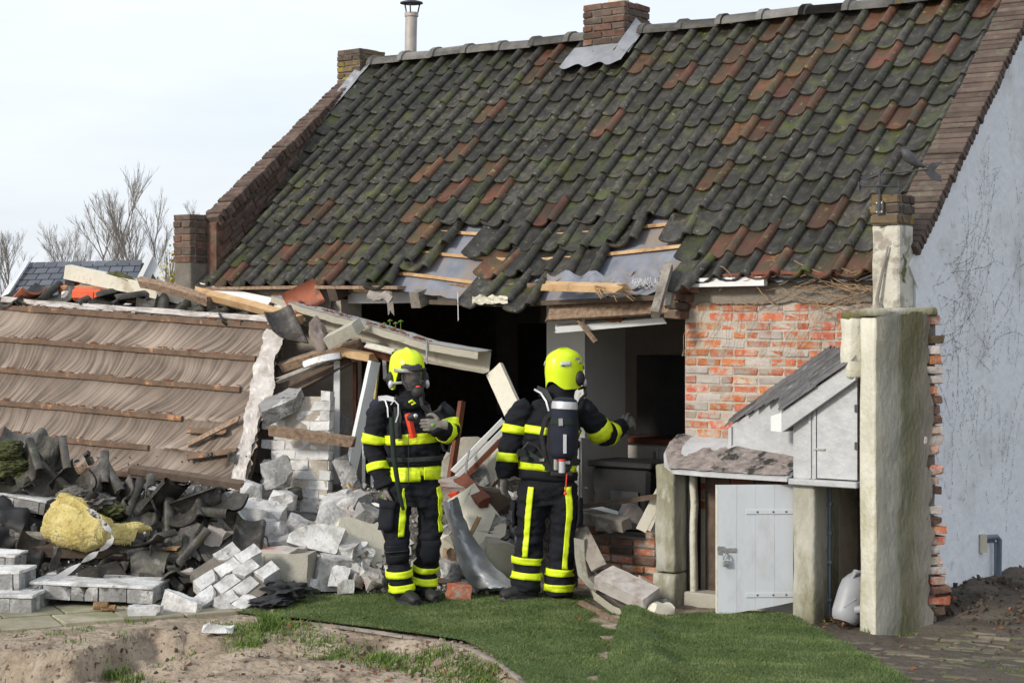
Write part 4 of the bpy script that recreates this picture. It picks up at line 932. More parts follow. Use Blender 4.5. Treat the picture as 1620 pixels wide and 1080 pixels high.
# roof plane by courses of slates
nrow, ncol = 6, 10
for j in range(nrow):
    for i in range(ncol):
        t0, t1 = j / nrow, (j + 1.12) / nrow; off = .5 * (j % 2)
        q0, q1 = max(0, (i - off)) / (ncol - .5), min(1, (i + 1 - off) / (ncol - .5))
        if q1 <= q0: continue
        def rp2(q, t): return e_l.lerp(r_l, t).lerp(e_r.lerp(r_r, t), q)
        l = Vector((0, -.03, .02)) ; bm = bmesh.new(); g_ = .004
        prism(bm, [rp2(q0 + g_, t0) + l, rp2(q1 - g_, t0) + l, rp2(q1 - g_, min(1, t1)), rp2(q0 + g_, min(1, t1))], (0, .02, -.02)); from_bm('slate', bm, M['barn_slate'], barn)
bm = bmesh.new(); prism(bm, [e_l + Vector((0, .1, -.1)), e_r + Vector((0, .1, -.1)), r_r + Vector((0, .1, -.1)), r_l + Vector((0, .1, -.1))], (0, 3.2, -.6)); from_bm('roof', bm, M['wood_dark'], barn)
bm = bmesh.new(); prism(bm, [Vector((e_l.x, YB + .2, 0)), Vector((e_r.x, YB + .2, 0)), e_r + Vector((0, .2, 0)), e_l + Vector((0, .2, 0))], (0, 4, 0)); from_bm('wall', bm, M['barn_white'], barn)
def bar(name, pts, ext): 
    bm = bmesh.new(); prism(bm, pts, ext); return from_bm(name, bm, M['barn_white'], barn)
bar('barge_board', [BP(-2, 474, -.3), BP(7, 474, -.3), BP(46, 413, 1.9), BP(40, 410, 1.9)], (0, .25, 0))
bar('barge_board', [BP(205, 462, -.3), BP(214, 462, -.3), BP(242, 404, -.3), BP(236, 402, -.3)], (0, .25, 0))
bar('gable_board', [BP(214, 462, -.1), BP(272, 462, -.1), BP(242, 405, -.1)], (0, .15, 0))
bm = bmesh.new(); prism(bm, [BP(238, 442, -.26), BP(247, 442, -.26), BP(241.5, 433, -.26)], (0, .05, 0)); from_bm('vent', bm, M['black'], barn)
def tree(px, py_top, Y, seed, label, lean=0., spread=.5, py_base=520):
    rng = random.Random(seed); base = P(px, py_base, Y); base.z = 0; hgt = P(px, py_top, Y).z
    t = thing('bare_tree', label, 'tree', base, 0, 'bare trees behind the barn')
    bt = bmesh.new(); bc = bmesh.new()
    def limb(p, d, L, r, lev):
        n = 4; pts = [p]; q = p.copy(); dd = d.copy()
        for k in range(n):
            dd = (dd + Vector((rng.uniform(-.16, .16), rng.uniform(-.16, .16), rng.uniform(0, .14)))).normalized(); q = q + dd * L / n; pts.append(q.copy())
        tube(bt if lev == 0 else bc, pts, [r * (1 - .62 * k / n) for k in range(n + 1)], 6 if lev == 0 else (4 if lev < 3 else 3), False)
        if lev >= 4: return
        m = [14, 8, 6, 7][lev]
        for k in range(m):
            f = rng.uniform(.25 if lev else .18, 1.0); i = min(n - 1, int(f * n)); p2 = pts[i].lerp(pts[i + 1], f * n - i)
            az = rng.uniform(0, 6.28); s = spread * rng.uniform(.7, 1.5); nd = (dd + Vector((math.cos(az), math.sin(az), .2)) * s).normalized()
            limb(p2, nd, L * rng.uniform(.42, .62) * (1.0 - .25 * f), r * .41, lev + 1)
    limb(base, Vector((lean, 0, 1)), hgt * .76, hgt * .0115, 0)
    from_bm('trunk', bt, M['bark'], t, None, 60); from_bm('crown', bc, M['bark'], t)
tree(215, 292, 95, 3, 'tallest bare tree, upright behind the right end of the barn', 0, .34)
tree(255, 345, 98, 4, 'bare tree close beside the brick parapet pier', .08, .44)
tree(98, 362, 90, 5, 'wide bare tree behind the middle of the barn roof', -.04, .48)
tree(8, 385, 88, 6, 'bare tree behind the left barge board of the barn', 0, .45)
tree(172, 350, 100, 8, 'slender bare tree just left of the tallest one', -.1, .42)
tree(310, 335, 110, 9, 'bare tree mostly hidden behind the brick parapet', 0, .5)
bs = thing('shrub', 'thin shrub with yellow leaves left of the brick pier', 'shrub', P(262, 500, 24))
rng = random.Random(4); bt = bmesh.new(); lv = []
for k in range(16):
    p = P(265 + rng.uniform(-12, 8), 520, 24 + rng.uniform(-.2, .2)); q = P(265 + rng.uniform(-14, 22), rng.uniform(385, 440), 24 + rng.uniform(-.4, .4)); m = p.lerp(q, .5) + Vector((rng.uniform(-.05, .05), 0, 0)); tube(bt, [p, m, q], [.010, .007, .003], 4, False)
    for z in range(14):
        c = m.lerp(q, rng.uniform(0, 1.0)) + Vector((rng.uniform(-.09, .09), rng.uniform(-.09, .09), rng.uniform(-.05, .05))); s = rng.uniform(.012, .03); u = Vector((rng.uniform(-1, 1), rng.uniform(-1, 1), rng.uniform(-1, 1))).normalized(); w = u.orthogonal().normalized()
        lv.append([c - u * s, c + w * s * .6, c + u * s, c - w * s * .6])
from_bm('stems', bt, M['bark'], bs); trimesh('foliage', np.array([[tuple(p) for p in q] for q in lv]), M['yellow_leaf'], bs, 4)
# ------------------------------------------------------------------ rubble: the heap's own body and fragments
def build_heap():
    xs = np.arange(-5.2, .62, .06); ys = np.arange(12.7, 16.6, .06); vs = []; fs = []; n = len(xs)
    for y in ys:
        for x in xs:
            fz = ((x - O.x) * V.x + (y - O.y) * V.y); m = mound(x, y); lim = 1 - sstep(fz, .9, 2.0) if x > -2.6 else 1.
            vs.append((x, y, ground(x, y) - .03 + m * lim + (.035 * nv(x * 14, y * 14, 1) + .02 * nv(x * 27, y * 27, 2)) * (m > .02)))
    for j in range(len(ys) - 1):
        for i in range(n - 1):
            if max(mound(xs[i + p], ys[j + q]) for p in (0, 1) for q in (0, 1)) > .004: fs.append((j * n + i, j * n + i + 1, (j + 1) * n + i + 1, (j + 1) * n + i))
    o = rawmesh('rubble', vs, fs, M['rubble'], None, 40); tag(o, 'heap of broken masonry, mortar and dust along the torn front wall', 'rubble', None, 'stuff')
build_heap()
def fragments(name, label, mat, n, seed, dens, smin, smax, region):
    rng = random.Random(seed); vs = []; fs = []; k = 0
    while k < n:
        px = rng.uniform(region[0], region[2]); py = rng.uniform(region[1], region[3])
        if rng.random() > dens(px, py): continue
        p = hit(px, py); s = smin * (smax / smin) ** (rng.random() ** 2.2); b0 = len(vs); k += 1
        rot = Euler((rng.uniform(0, 6), rng.uniform(0, 6), rng.uniform(0, 6))).to_matrix(); e = (rng.uniform(.6, 1.3), rng.uniform(.5, 1), rng.uniform(.3, .7))
        for q in ((-1, -1, -1), (1, -1, -1), (1, 1, -1), (-1, 1, -1), (-1, -1, 1), (1, -1, 1), (1, 1, 1), (-1, 1, 1)):
            v = Vector((q[0] * e[0] * rng.uniform(.5, 1), q[1] * e[1] * rng.uniform(.5, 1), q[2] * e[2] * rng.uniform(.5, 1))) * s
            vs.append(p + Vector((0, 0, s * .3)) + rot @ v)
        for f in ((0, 3, 2, 1), (4, 5, 6, 7), (0, 1, 5, 4), (1, 2, 6, 5), (2, 3, 7, 6), (3, 0, 4, 7)): fs.append(tuple(b0 + q for q in f))
    o = rawmesh(name, vs, fs, mat); tag(o, label, 'debris', None, 'stuff')
fragments('masonry_fragments', 'small pale fragments of masonry strewn over the rubble heap', M['shards'], 2200, 3, lambda x, y: 1., .006, .045, (0, 760, 820, 945))
fragments('dark_fragments', 'small black splinters of roof tile among the rubble', M['tile_loose'], 900, 4, lambda x, y: 1. if x < 480 else .3, .008, .05, (0, 720, 800, 960))
fragments('wood_splinters', 'small brown splinters of wood among the rubble', M['wood_old'], 260, 6, lambda x, y: 1., .006, .03, (300, 760, 1060, 975))
fragments('white_crumbs', 'white crumbs of plaster scattered over lawn and sand', M['shards'], 150, 5, lambda x, y: math.exp(-(y - 945) / 22.), .003, .016, (0, 945, 1100, 1075))
fragments('soil_clods', 'brown clods and bark crumbs scattered over the sand', M['soil'], 230, 8, lambda x, y: 1. if (x < 720 or x > 1480) else 0., .003, .02, (0, 990, 1620, 1080))
fragments('sand_clods', 'crumbly lumps of sand along the wheel ruts', M['sand'], 420, 28, lambda x, y: 1. if x < 800 else 0., .006, .032, (0, 1005, 800, 1080))
fragments('soil_clods', 'dark clods on the heap of soil before the gable', M['soil'], 200, 9, lambda x, y: 1., .008, .035, (1490, 915, 1620, 990))
def leaves():
    rng = random.Random(12); q = []
    for k in range(430):
        if k < 200: px, py = rng.uniform(360, 830), 0; py = 985 + max(0, px - 400) * .17 + rng.gauss(8, 14)
        elif k < 290: px, py = rng.gauss(1325, 22), rng.gauss(984, 7)
        elif k < 360: px, py = rng.uniform(1490, 1620), rng.uniform(925, 1010)
        else: px, py = rng.uniform(0, 1600), rng.uniform(965, 1078)
        if py > 1079: continue
        x, y = gp(px, py); c = Vector((x, y, max(height(x, y), .03 if 450 < px < 1400 and py < 1010 else -9) + .006)); s = rng.uniform(.010, .028)
        u = Vector((rng.uniform(-1, 1), rng.uniform(-1, 1), rng.uniform(-.3, .5))).normalized(); w = u.cross(Vector((0, 0, 1)) + Vector((rng.uniform(-.6, .6), rng.uniform(-.6, .6), 0))).normalized()
        q += [[c - u * s, c + w * s * .6, c + u * s], [c - u * s, c + u * s, c - w * s * .55 + Vector((0, 0, s * .3))]]
    o = trimesh('leaf_litter', np.array([[tuple(p) for p in t] for t in q]), M['leaf']); tag(o, 'brown fallen leaves scattered along the lawn edge and plinths', 'leaves', None, 'stuff')
leaves()
# dried vine on the top of the brick wall
def vine():
    rng = random.Random(5); bm = bmesh.new()
    for k in range(46):
        a = rng.uniform(.95, 2.0) if k < 26 else rng.uniform(1.6, 2.05); b = -.05 - rng.uniform(0, .08); z = rng.uniform(2.26, 2.39) if k < 26 else rng.uniform(2.1, 2.3); pts = []
        d = rng.choice((-1, 1)); dz = rng.uniform(-.3, .3)
        for q in range(rng.randint(5, 11)):
            pts.append(H(min(2.15, a), b, max(1.8, z))); a += d * rng.uniform(.02, .07); z += dz * .05 + rng.uniform(-.03, .025); b += rng.uniform(-.012, .01); b = min(b, -.03)
        tube(bm, pts, rng.uniform(.002, .0045), 4, False)
    for k in range(14):
        a = rng.uniform(.6, 2.0); z = 2.2; pts = []
        for q in range(9): pts.append(H(a, -.012, z)); z -= .05; a += rng.uniform(-.03, .03) - .02
        tube(bm, pts, .002, 3, False)
    o = from_bm('dried_vine', bm, mk('vine', [(.20, .13, .08), (.36, .25, .16)], 20, .9, 0)); tag(o, 'tangle of dried brown vine along the top of the brick wall', 'vine', None, 'stuff')
    t = thing('vine_stem', 'thick grey dead stem running up the white kneeler', 'plant stem', H(AR + .14, -.32, 2.0))
    tubeo('stem', [H(AR + .16, -.335, 2.08), H(AR + .12, -.325, 2.2), H(AR + .15, -.305, 2.38), H(AR + .19, -.298, 2.56)], [.014, .012, .010, .006], M['bark'], t, n=6)
vine()

# ------------------------------------------------------------------ builders for wreckage
def chunk_mesh(name, dx, dy, dz, seed, cuts, mat, amp=.009, sub=1):
    rng = random.Random(seed); bm = bmesh.new(); bmesh.ops.create_cube(bm, size=1.); bmesh.ops.scale(bm, vec=(dx, dy, dz), verts=bm.verts[:])
    for k in range(cuts):
        n = Vector((rng.uniform(-1, 1) / dx, rng.uniform(-1, 1) / dy, rng.uniform(-1, 1) / dz)).normalized()
        n = Vector((rng.choice((-1, 1)) * rng.uniform(.15, 1), rng.choice((-1, 1)) * rng.uniform(.1, 1), rng.choice((-1, 1)) * rng.uniform(.1, .9))).normalized()
        ext = max(n.dot(v.co) for v in bm.verts); c = ext * rng.uniform(.62, .9)
        r = bmesh.ops.bisect_plane(bm, geom=bm.verts[:] + bm.edges[:] + bm.faces[:], plane_co=n * c, plane_no=n, clear_outer=True)
        es = [e for e in r['geom_cut'] if isinstance(e, bmesh.types.BMEdge)]
        if es: bmesh.ops.contextual_create(bm, geom=es)
    bmesh.ops.triangulate(bm, faces=bm.faces[:])
    if sub: bmesh.ops.subdivide_edges(bm, edges=[e for e in bm.edges if e.calc_length() > min(dx, dy, dz) * .45], cuts=sub)
    for v in bm.verts: p = v.co * 14 + Vector((seed, 0, 0)); q = p * 3.1; v.co += Vector((nv(p.x, p.y, p.z), nv(p.y, p.z, p.x + 5), nv(p.z, p.x, p.y + 9))) * amp * 2 + Vector((nv(q.x, q.y, q.z), nv(q.y, q.z, q.x + 5), nv(q.z, q.x, q.y + 9))) * amp * .9
    bmesh.ops.recalc_face_normals(bm, faces=bm.faces); me = bpy.data.meshes.new(name); bm.to_mesh(me); bm.free(); return finish(me, M[mat], 28)
_cs = [100]
LAND = [('yellow insulation', 130, 835), ('mossy tile stack', 20, 735), ('loose grey ridge tile', 238, 800), ('thin off white plate', 289, 815), ('jutting white slab', 40, 792), ('white brick cluster', 362, 925), ('largest white slab', 160, 920), ('joined grey bricks', 350, 795), ('long concrete block', 443, 897), ('white blockwork', 480, 770), ('crumbled white heap', 412, 822), ('ribbed pale chunk', 535, 822), ('large cream slab', 573, 862), ('broad cracked white chunk', 503, 860), ('grey lead sheet', 755, 890), ('beige leaning board', 752, 822), ('mossy yellowish stone', 786, 880), ('left firefighter', 645, 900), ('black cloth', 445, 935), ('dusty plaster ledge', 712, 775), ('white plank door', 575, 750), ('lawn brick', 725, 935)]
_pend = []
ORD = ['', 'second ', 'third ', 'fourth ', 'fifth ', 'sixth ', 'seventh ', 'eighth ', 'ninth ', 'tenth ', 'eleventh ', 'twelfth ']
def told_apart():
    by = {}
    for o, base, px, py in _pend:
        n, lx, ly = min(LAND, key=lambda l: math.hypot((px - l[1]) / 1.3, py - l[2])); dx, dy = px - lx, py - ly
        r = ('right of' if dx > 0 else 'left of') if abs(dx) > abs(dy) * 1.2 else ('below' if dy > 0 else 'above')
        by.setdefault((base, n, r), []).append((math.hypot(dx, dy), o))
    for (base, n, r), q in by.items():
        q.sort(key=lambda t: t[0])
        for k, (d, o) in enumerate(q): o['label'] = (ORD[min(k, 11)] + base + ' ' + r + ' the ' + n) if k else 'nearest ' + base + ' ' + r + ' the ' + n
def chunk(name, label, cat, px, py, w, h, dm=None, rot=(0, 0, 0), mat='brick_white', Y=None, cuts=4, group=None, amp=.010):
    _cs[0] += 1
    if Y is None: Y = max(11.9, hit(px, py + h * .42).y - .05)
    ppm = F / Y; dx, dz = w / ppm, h / ppm; dm = dm or max(.06, .7 * dx)
    o = link(name, chunk_mesh(name, dx, dm, dz, _cs[0], cuts + 1, mat, amp, 2 if w * h > 600 else 1)); o.location = P(px, py, Y); o.rotation_euler = tuple(R(a) for a in rot)
    return tag(o, label, cat, group)
def plank_bm(p0, p1, w, t, roll=0., bend=0., rag=0., seed=1, n=9):
    rng = random.Random(seed); p0, p1 = Vector(p0), Vector(p1); d = (p1 - p0); L = d.length; x = d.normalized(); z = Vector((0, 0, 1)); y = z.cross(x)
    y = y.normalized() if y.length > .05 else Vector((1, 0, 0)); z = x.cross(y); q = Matrix.Rotation(R(roll), 3, x); y, z = q @ y, q @ z
    bm = bmesh.new(); rings = []; k4 = [(-1, -1), (0, -1), (1, -1), (1, 1), (0, 1), (-1, 1)]
    for i in range(n + 1):
        s = i / n; ring = []
        for (a, b) in k4:
            e = 0.
            if rag and i in (0, n): e = rng.uniform(-rag, rag)
            c = p0 + x * (s * L + e) + y * (a * w / 2 * (1 + .05 * nv(s * 7, a, seed))) + z * (b * t / 2 * (1 + .06 * nv(s * 8, b, seed + 3)) + bend * math.sin(math.pi * s))
            ring.append(bm.verts.new(c))
        rings.append(ring)
    m = len(k4)
    for i in range(n):
        for k in range(m): bm.faces.new((rings[i][k], rings[i][(k + 1) % m], rings[i + 1][(k + 1) % m], rings[i + 1][k]))
    bm.faces.new(rings[0][::-1]); bm.faces.new(rings[-1]); return bm
_ps = [0]
def plank(name, label, cat, a, b, w, t, mat, roll=0., bend=0., rag=.02, group=None, parent=None):
    _ps[0] += 1; o = from_bm(name, plank_bm(P(*a), P(*b), w, t, roll, bend, rag, _ps[0]), M[mat], parent, None, 30)
    if parent is None: own(o); tag(o, label, cat, group)
    return o
LT = [tile_mesh(50 + i, 'tile_loose', 'loose_pantile') for i in range(6)]
for i, me in enumerate(LT[2:]):                        # broken ones
    bm = bmesh.new(); bm.from_mesh(me); rs = random.Random(i + 3)
    for q in range(1 + i % 2):
        n_ = Vector((rs.uniform(-1, 1), rs.choice((-1, 1)) * rs.uniform(.4, 1), 0)).normalized(); r_ = bmesh.ops.bisect_plane(bm, geom=bm.verts[:] + bm.edges[:] + bm.faces[:], plane_co=Vector((TW * .5, GA * .62, 0)) + n_ * rs.uniform(.02, .09), plane_no=n_, clear_outer=True)
        bmesh.ops.holes_fill(bm, edges=[e for e in r_['geom_cut'] if isinstance(e, bmesh.types.BMEdge)])
    bm.to_mesh(me); bm.free()
LTR = tile_mesh(60, 'tile_red', 'loose_pantile')
for me in LT + [LTR]: me.transform(Matrix.Translation((-TW * .5, -GA * .62, 0)))
def pantile(label, px, py, rot, Y=None, mat=0, sc=1., group=None, lift=.0):
    if Y is None: Y = hit(px, py + 14).y - .04
    o = link('loose_pantile', LTR if mat == 'red' else LT[mat % 6]); o.location = P(px, py, Y) + Vector((0, 0, lift)); o.rotation_euler = tuple(R(a) for a in rot); o.scale = (sc,) * 3
    return tag(o, label, 'roof tile', group)

# ------------------------------------------------------------------ fallen roof section
C4 = [P(-15, 478, 17.0), P(450, 512, 15.1), P(385, 772, 14.35), P(-15, 735, 16.0)]        # TL TR BR BL
E_ = .0
def pan(u, v): return C4[0].lerp(C4[1], u).lerp(C4[3].lerp(C4[2], u), v)
PN = (C4[1] - C4[0]).cross(C4[3] - C4[0]).normalized()
if PN.y > 0: PN = -PN
def panx(u, v): return pan(-.30 + 1.30 * u, v)         # runs on past the picture's edge
fallen = thing('fallen_roof_section', 'fallen roof section with brown membrane nailed under wooden battens', 'roof section', pan(.5, 1.0), 0)
BT = [.03, .235, .43, .63, .82, .985]
def build_membrane():
    nu, nvv = 640, 150; vs = []; fs = []; wh = []
    for j in range(nvv + 1):
        v = j / nvv; k = max(0, sum(1 for b in BT if b <= v) - 1); b0 = BT[k]; b1 = BT[min(k + 1, len(BT) - 1)]; t = min(1, max(0, (v - b0) / max(.02, b1 - b0))) if v > BT[0] else 0
        for i in range(nu + 1):
            u = i / nu; x = u * 3.1; ang = .16 * math.sin(2 * math.pi * (x / (.58 + .13 * (k % 3)) + k * .37)) + (.75, .35, .95, .6, .8, .5)[k % 6] + .22 * nv(x * .5, k * 2.3, 5)
            s = x + t * ang * .30
            fold = nv(s * 9, t * .5 + k * 5, 3) + .6 * nv(s * 24, t * .4 + k * 9, 7)
            ridge_ = 1 - abs(nv(s * 13, t * 1.1 + k * 7, 5)) * 2
            pull = t ** 1.2; r2 = 1 - abs(nv(s * 26, t * .22 + k * 7, 8)) * 3.0
            d = -.030 * math.sin(math.pi * t) * (1 + .8 * nv(x * 1.3, k * 2.7, 12)) + .020 * fold * (.25 + pull) + .008 * max(0, ridge_) * pull + .009 * max(0, r2) * pull
            if v > BT[-1] or v < BT[0]: d *= .2
            edge = .0
            if i == nu: edge = .012 * nv(v * 30, 2)
            if j == nvv: v2 = v + .02 * nv(x * 3, 8)
            else: v2 = v
            vs.append(panx(u + edge, v2) + PN * d); wh.append(max(0, min(1, -.04 + 1.1 * (.2 + .8 * pull) * max(0, r2) ** 2 + .10 * max(0, fold) + .9 * max(0, nv(x * 1.6, v * 5, 9) - .10) + .6 * sstep(t, .82, .99) * (.25 + max(0, nv(s * 20, k, 2))) + .7 * sstep(u, .975, 1.))))  # paler along fold crests, in patches, above battens and at the right end
    for j in range(nvv):
        for i in range(nu): a = j * (nu + 1) + i; fs.append((a, a + 1, a + nu + 2, a + nu + 1))
    m = mk('membrane', [(.058, .039, .027), (.098, .068, .048), (.14, .102, .076)], 5, .6, .35, 40, dirt=(.09, .065, .05), dscale=3, spec=.45)
    t = m.node_tree; b = t.nodes['Principled BSDF']; src = b.inputs['Base Color'].links[0].from_socket; at = t.nodes.new('ShaderNodeAttribute'); at.attribute_name = 'dust'
    mx = t.nodes.new('ShaderNodeMix'); mx.data_type = 'RGBA'; mx.inputs[7].default_value = (.34, .275, .225, 1); t.links.new(at.outputs['Fac'], mx.inputs[0]); t.links.new(src, mx.inputs[6]); t.links.new(mx.outputs[2], b.inputs['Base Color'])
    o = rawmesh('membrane', vs, fs, m, fallen, 70); a = o.data.attributes.new('dust', 'FLOAT', 'POINT'); a.data.foreach_set('value', wh)
build_membrane()
rng = random.Random(8)
for k, b in enumerate(BT):
    u1 = [.985, .955, .935, .80, .72, .86][k]; u0 = -.0
    pts = [panx(u0 + (u1 - u0) * q / 14, b + .006 * nv(q * .7, k)) + PN * .014 for q in range(15)]
    tubeo('batten', pts, 0, M['batten'], fallen, sq=(.014, .021) , smooth=None)
    bm = bmesh.new()                                   # crumbs of nailed old timber along the batten
    for q in range(46):
        u = rng.uniform(0, u1); p = panx(u, b - .018 + rng.uniform(-.006, .004)) + PN * .03; s = rng.uniform(.006, .018); box(bm, p, (s * rng.uniform(1, 3), s * .6, s * .7), None)
    from_bm('rot_crumbs', bm, M['leaf'], fallen, None, None, kind='stuff')
def pplank(p0, p1, w, t, mat, name, parent): return from_bm(name, plank_bm(p0, p1, w, t, 60, 0, .02, 5), M[mat], parent, None, 30)
pplank(panx(.82, .70) + PN * .02, panx(.925, .695) + PN * .03, .05, .02, 'batten', 'batten', fallen)
pplank(panx(.83, .79) + PN * .03, panx(.955, .615) + PN * .05, .045, .022, 'wood_old', 'batten', fallen)
pplank(panx(.835, .86) + PN * .03, panx(.965, .80) + PN * .04, .05, .02, 'batten', 'batten', fallen)
bm = bmesh.new(); prism(bm, [panx(0, .0) - PN * .10, panx(.985, .0) - PN * .10, panx(.985, 1.) - PN * .10, panx(0, 1.) - PN * .10], -PN * .04); from_bm('boarding', bm, M['wood_dark'], fallen)
# clear plastic sheet folded over top edge and right end
def ribbon(name, line, wfun, mat, parent, seed, n=60, m=9, amp=.03, props=None):
    vs = []; fs = []
    for i in range(n + 1):
        s = i / n; p, across, nn = line(s)
        for j in range(m + 1):
            t = j / m; vs.append(p + across * (wfun(s) * (t - .15)) + nn * (amp * nv(s * 16 + t * 2, t * 3.5, seed) + amp * .5 * nv(s * 40, t * 7, seed) + .02))
    for i in range(n):
        for j in range(m): a = i * (m + 1) + j; fs.append((a, a + 1, a + m + 2, a + m + 1))
    return rawmesh(name, vs, fs, mat, parent, 70)
vd = (C4[2] - C4[1]).normalized(); ud = (C4[1] - C4[0]).normalized()
ribbon('plastic_edge', lambda s: (panx(.968 + .012 * nv(s * 5, 3), -.01 + 1.03 * s), ud, PN), lambda s: .14 + .07 * nv(s * 6, 1) + .10 * math.exp(-((s - .32) / .2) ** 2), M['plastic_sheet'], fallen, 4, amp=.03, n=80)
ribbon('plastic_edge', lambda s: (panx(s, -.005), -vd, PN), lambda s: .055 + .03 * nv(s * 9, 1), M['plastic_sheet'], fallen, 6, amp=.02, n=120)
# the dark timber under its lower edge
plank('wall_plate', 'splintered dark timber along the lower edge of the fallen roof section', 'timber', (210, 742, 15.0), (388, 768, 14.33), .07, .06, 'wood_dark', 20, 0, .05)

# ------------------------------------------------------------------ on top of the fallen section
gT = 'loose pantiles on top of the fallen roof section'
top_tiles = [(28, 480, 17.0), (62, 472, 16.9), (95, 480, 16.75), (125, 486, 16.6), (178, 482, 16.5), (212, 490, 16.35), (240, 492, 16.2), (270, 498, 16.1), (300, 503, 15.9), (330, 506, 15.8), (370, 507, 15.6), (408, 508, 15.5)]
for k, (x, y, Y) in enumerate(top_tiles):
    pantile(['leftmost', 'second', 'third', 'fourth', 'fifth', 'sixth', 'seventh', 'eighth', 'ninth', 'tenth', 'eleventh', 'rightmost'][k] + ' dark pantile in the row along the top of the fallen roof section', x, y - 7, (rng.uniform(8, 26), rng.uniform(-14, 14), rng.uniform(-32, 24)), Y - .05, k, 1.05, gT)
pantile('red pantile lying among dark ones at the far left', 48, 470, (-20, 10, 30), 16.9, 'red')
pantile('mossy green pantile lying beside the orange canister', 182, 466, (15, -8, -75), 16.6, 1)
pantile('mossy pantile lying flat behind the orange canister', 205, 471, (8, 0, -60), 16.4, 2)
pantile('green pantile tipped up below the brown log', 268, 486, (28, 10, 10), 16.2, 0)
pantile('red pantile lying tilted on the white fallen eave board', 478, 472, (72, 62, -12), 15.3, 'red', .84)
pantile('dark pantile curled over the right end of the fallen section', 452, 522, (60, -10, 40), 14.95, 2)
oc = thing('orange_canister', 'bright orange plastic canister lying among the loose pantiles', 'canister', P(143, 480, 16.6))
M_o = Matrix.Translation(P(143, 467, 16.6)) @ Matrix.Rotation(R(-12), 4, 'Z') @ Matrix.Rotation(R(4), 4, 'Y')
boxo('canister_body', (0, 0, 0), (.30, .20, .125), M['orange'], oc, M_o, .03); boxo('canister_rib', (-.02, -.102, 0), (.20, .012, .07), M['orange'], oc, M_o, .005)
bm = bmesh.new(); tube(bm, [M_o @ Vector((.14, 0, .02)), M_o @ Vector((.19, 0, .03))], .022, 10); from_bm('cap', bm, M['orange'], oc, None, 50)
plank('timber_beam', 'orange brown timber lying behind the orange canister', 'timber', (95, 458, 17.0), (295, 478, 16.7), .12, .10, 'terracotta', 15)
plank('timber_beam', 'pale board with bark lying right of the orange canister', 'timber', (190, 470, 16.75), (310, 486, 16.4), .10, .05, 'wood_fresh', 10)
chunk('scrap_of_plastic', 'white scrap of plastic left of the orange canister', 'scrap', 108, 466, 20, 12, .05, (10, 0, 20), 'tape', 16.75, 3)
plank('timber_beam', 'long cream painted beam with moss, jutting out to the left', 'timber', (108, 430, 16.7), (350, 482, 16.15), .11, .125, 'cream_wood', 6, .0, .015)
plank('gutter_stub', 'short dark metal gutter stub under the cream beam', 'gutter', (103, 443, 16.72), (122, 446, 16.72), .07, .07, 'iron', 20)
mc = tubeo('moss_clump', [P(165, 434, 16.55), P(185, 436, 16.5), P(205, 444, 16.45), P(222, 448, 16.42)], [.01, .045, .04, .012], M['moss'], None, n=8); own(mc); tag(mc, 'clump of moss and twigs on the cream beam', 'moss')
plank('timber_beam', 'broken brown log lying across the cream beam', 'timber', (222, 446, 16.2), (330, 476, 15.8), .075, .07, 'wood_old', 30, .02, .04)
plank('timber_beam', 'fresh split timber running on from the brown log', 'timber', (310, 462, 15.95), (478, 507, 15.2), .075, .065, 'wood_fresh', 30, .01, .05)
plank('eave_board', 'long white eave board dropped in front of the grey wall', 'board', (300, 455, 16.3), (512, 500, 15.35), .12, .045, 'white_wood', 62, .0, .02)
plank('eave_board', 'flaking cream plank lying under the white eave board', 'board', (310, 466, 16.1), (470, 500, 15.4), .10, .04, 'cream_wood', 50, 0, .02)
# bent box gutter, cream, hanging out to the right
gut = thing('box_gutter', 'long bent cream box gutter hanging down over the opening', 'gutter', P(600, 530, 14.7))
gp_ = [P(438, 478, 15.5), P(500, 500, 15.2), P(560, 516, 14.95), P(615, 532, 14.7), P(655, 545, 14.55), P(680, 553, 14.45), P(765, 568, 14.1)]
def swept(name, pts, offs, mat, parent, thick=.012):
    bm = bmesh.new(); rows = []
    for p, s, up in frames(pts): rows.append([bm.verts.new(p + s * a + up * b) for a, b in offs])
    for i in range(len(rows) - 1):
        for k in range(len(offs) - 1): bm.faces.new((rows[i][k], rows[i + 1][k], rows[i + 1][k + 1], rows[i][k + 1]))
    bmesh.ops.solidify(bm, geom=bm.faces[:], thickness=thick); return from_bm(name, bm, M[mat], parent, None, 35)
def dens(pts, n=5):
    out = []
    for i in range(len(pts) - 1):
        for k in range(n): out.append(pts[i].lerp(pts[i + 1], k / n))
    out.append(pts[-1]); return [p + Vector((0, 0, .012 * nv(i * .7, 3))) for i, p in enumerate(out)]
swept('gutter_box', dens(gp_), [(.075, .0), (.075, .055), (-.085, .055), (-.085, -.10), (-.02, -.115)], 'cream_wood', gut)
swept('gutter_lip', [p + Vector((0, -.005, 0)) for p in dens(gp_)], [(.08, .062), (-.095, .068)], 'white_wood', gut, .008)
tubeo('clamp', [gp_[5] + Vector((-.02, -.10, .08)), gp_[5] + Vector((-.02, -.11, -.11))], .008, M['zinc'], gut, n=6)
fragments_ = bmesh.new(); rng = random.Random(17)
for k in range(150):
    i = rng.randrange(5); p = gp_[i].lerp(gp_[i + 1], rng.random()) + Vector((rng.uniform(-.03, .03), rng.uniform(-.09, .06), .068)); s = rng.uniform(.004, .016); box(fragments_, p, (s * 2, s, s), None)
o = from_bm('leaf_mould', fragments_, M['leaf'], gut); o['kind'] = 'stuff'
bm = bmesh.new()
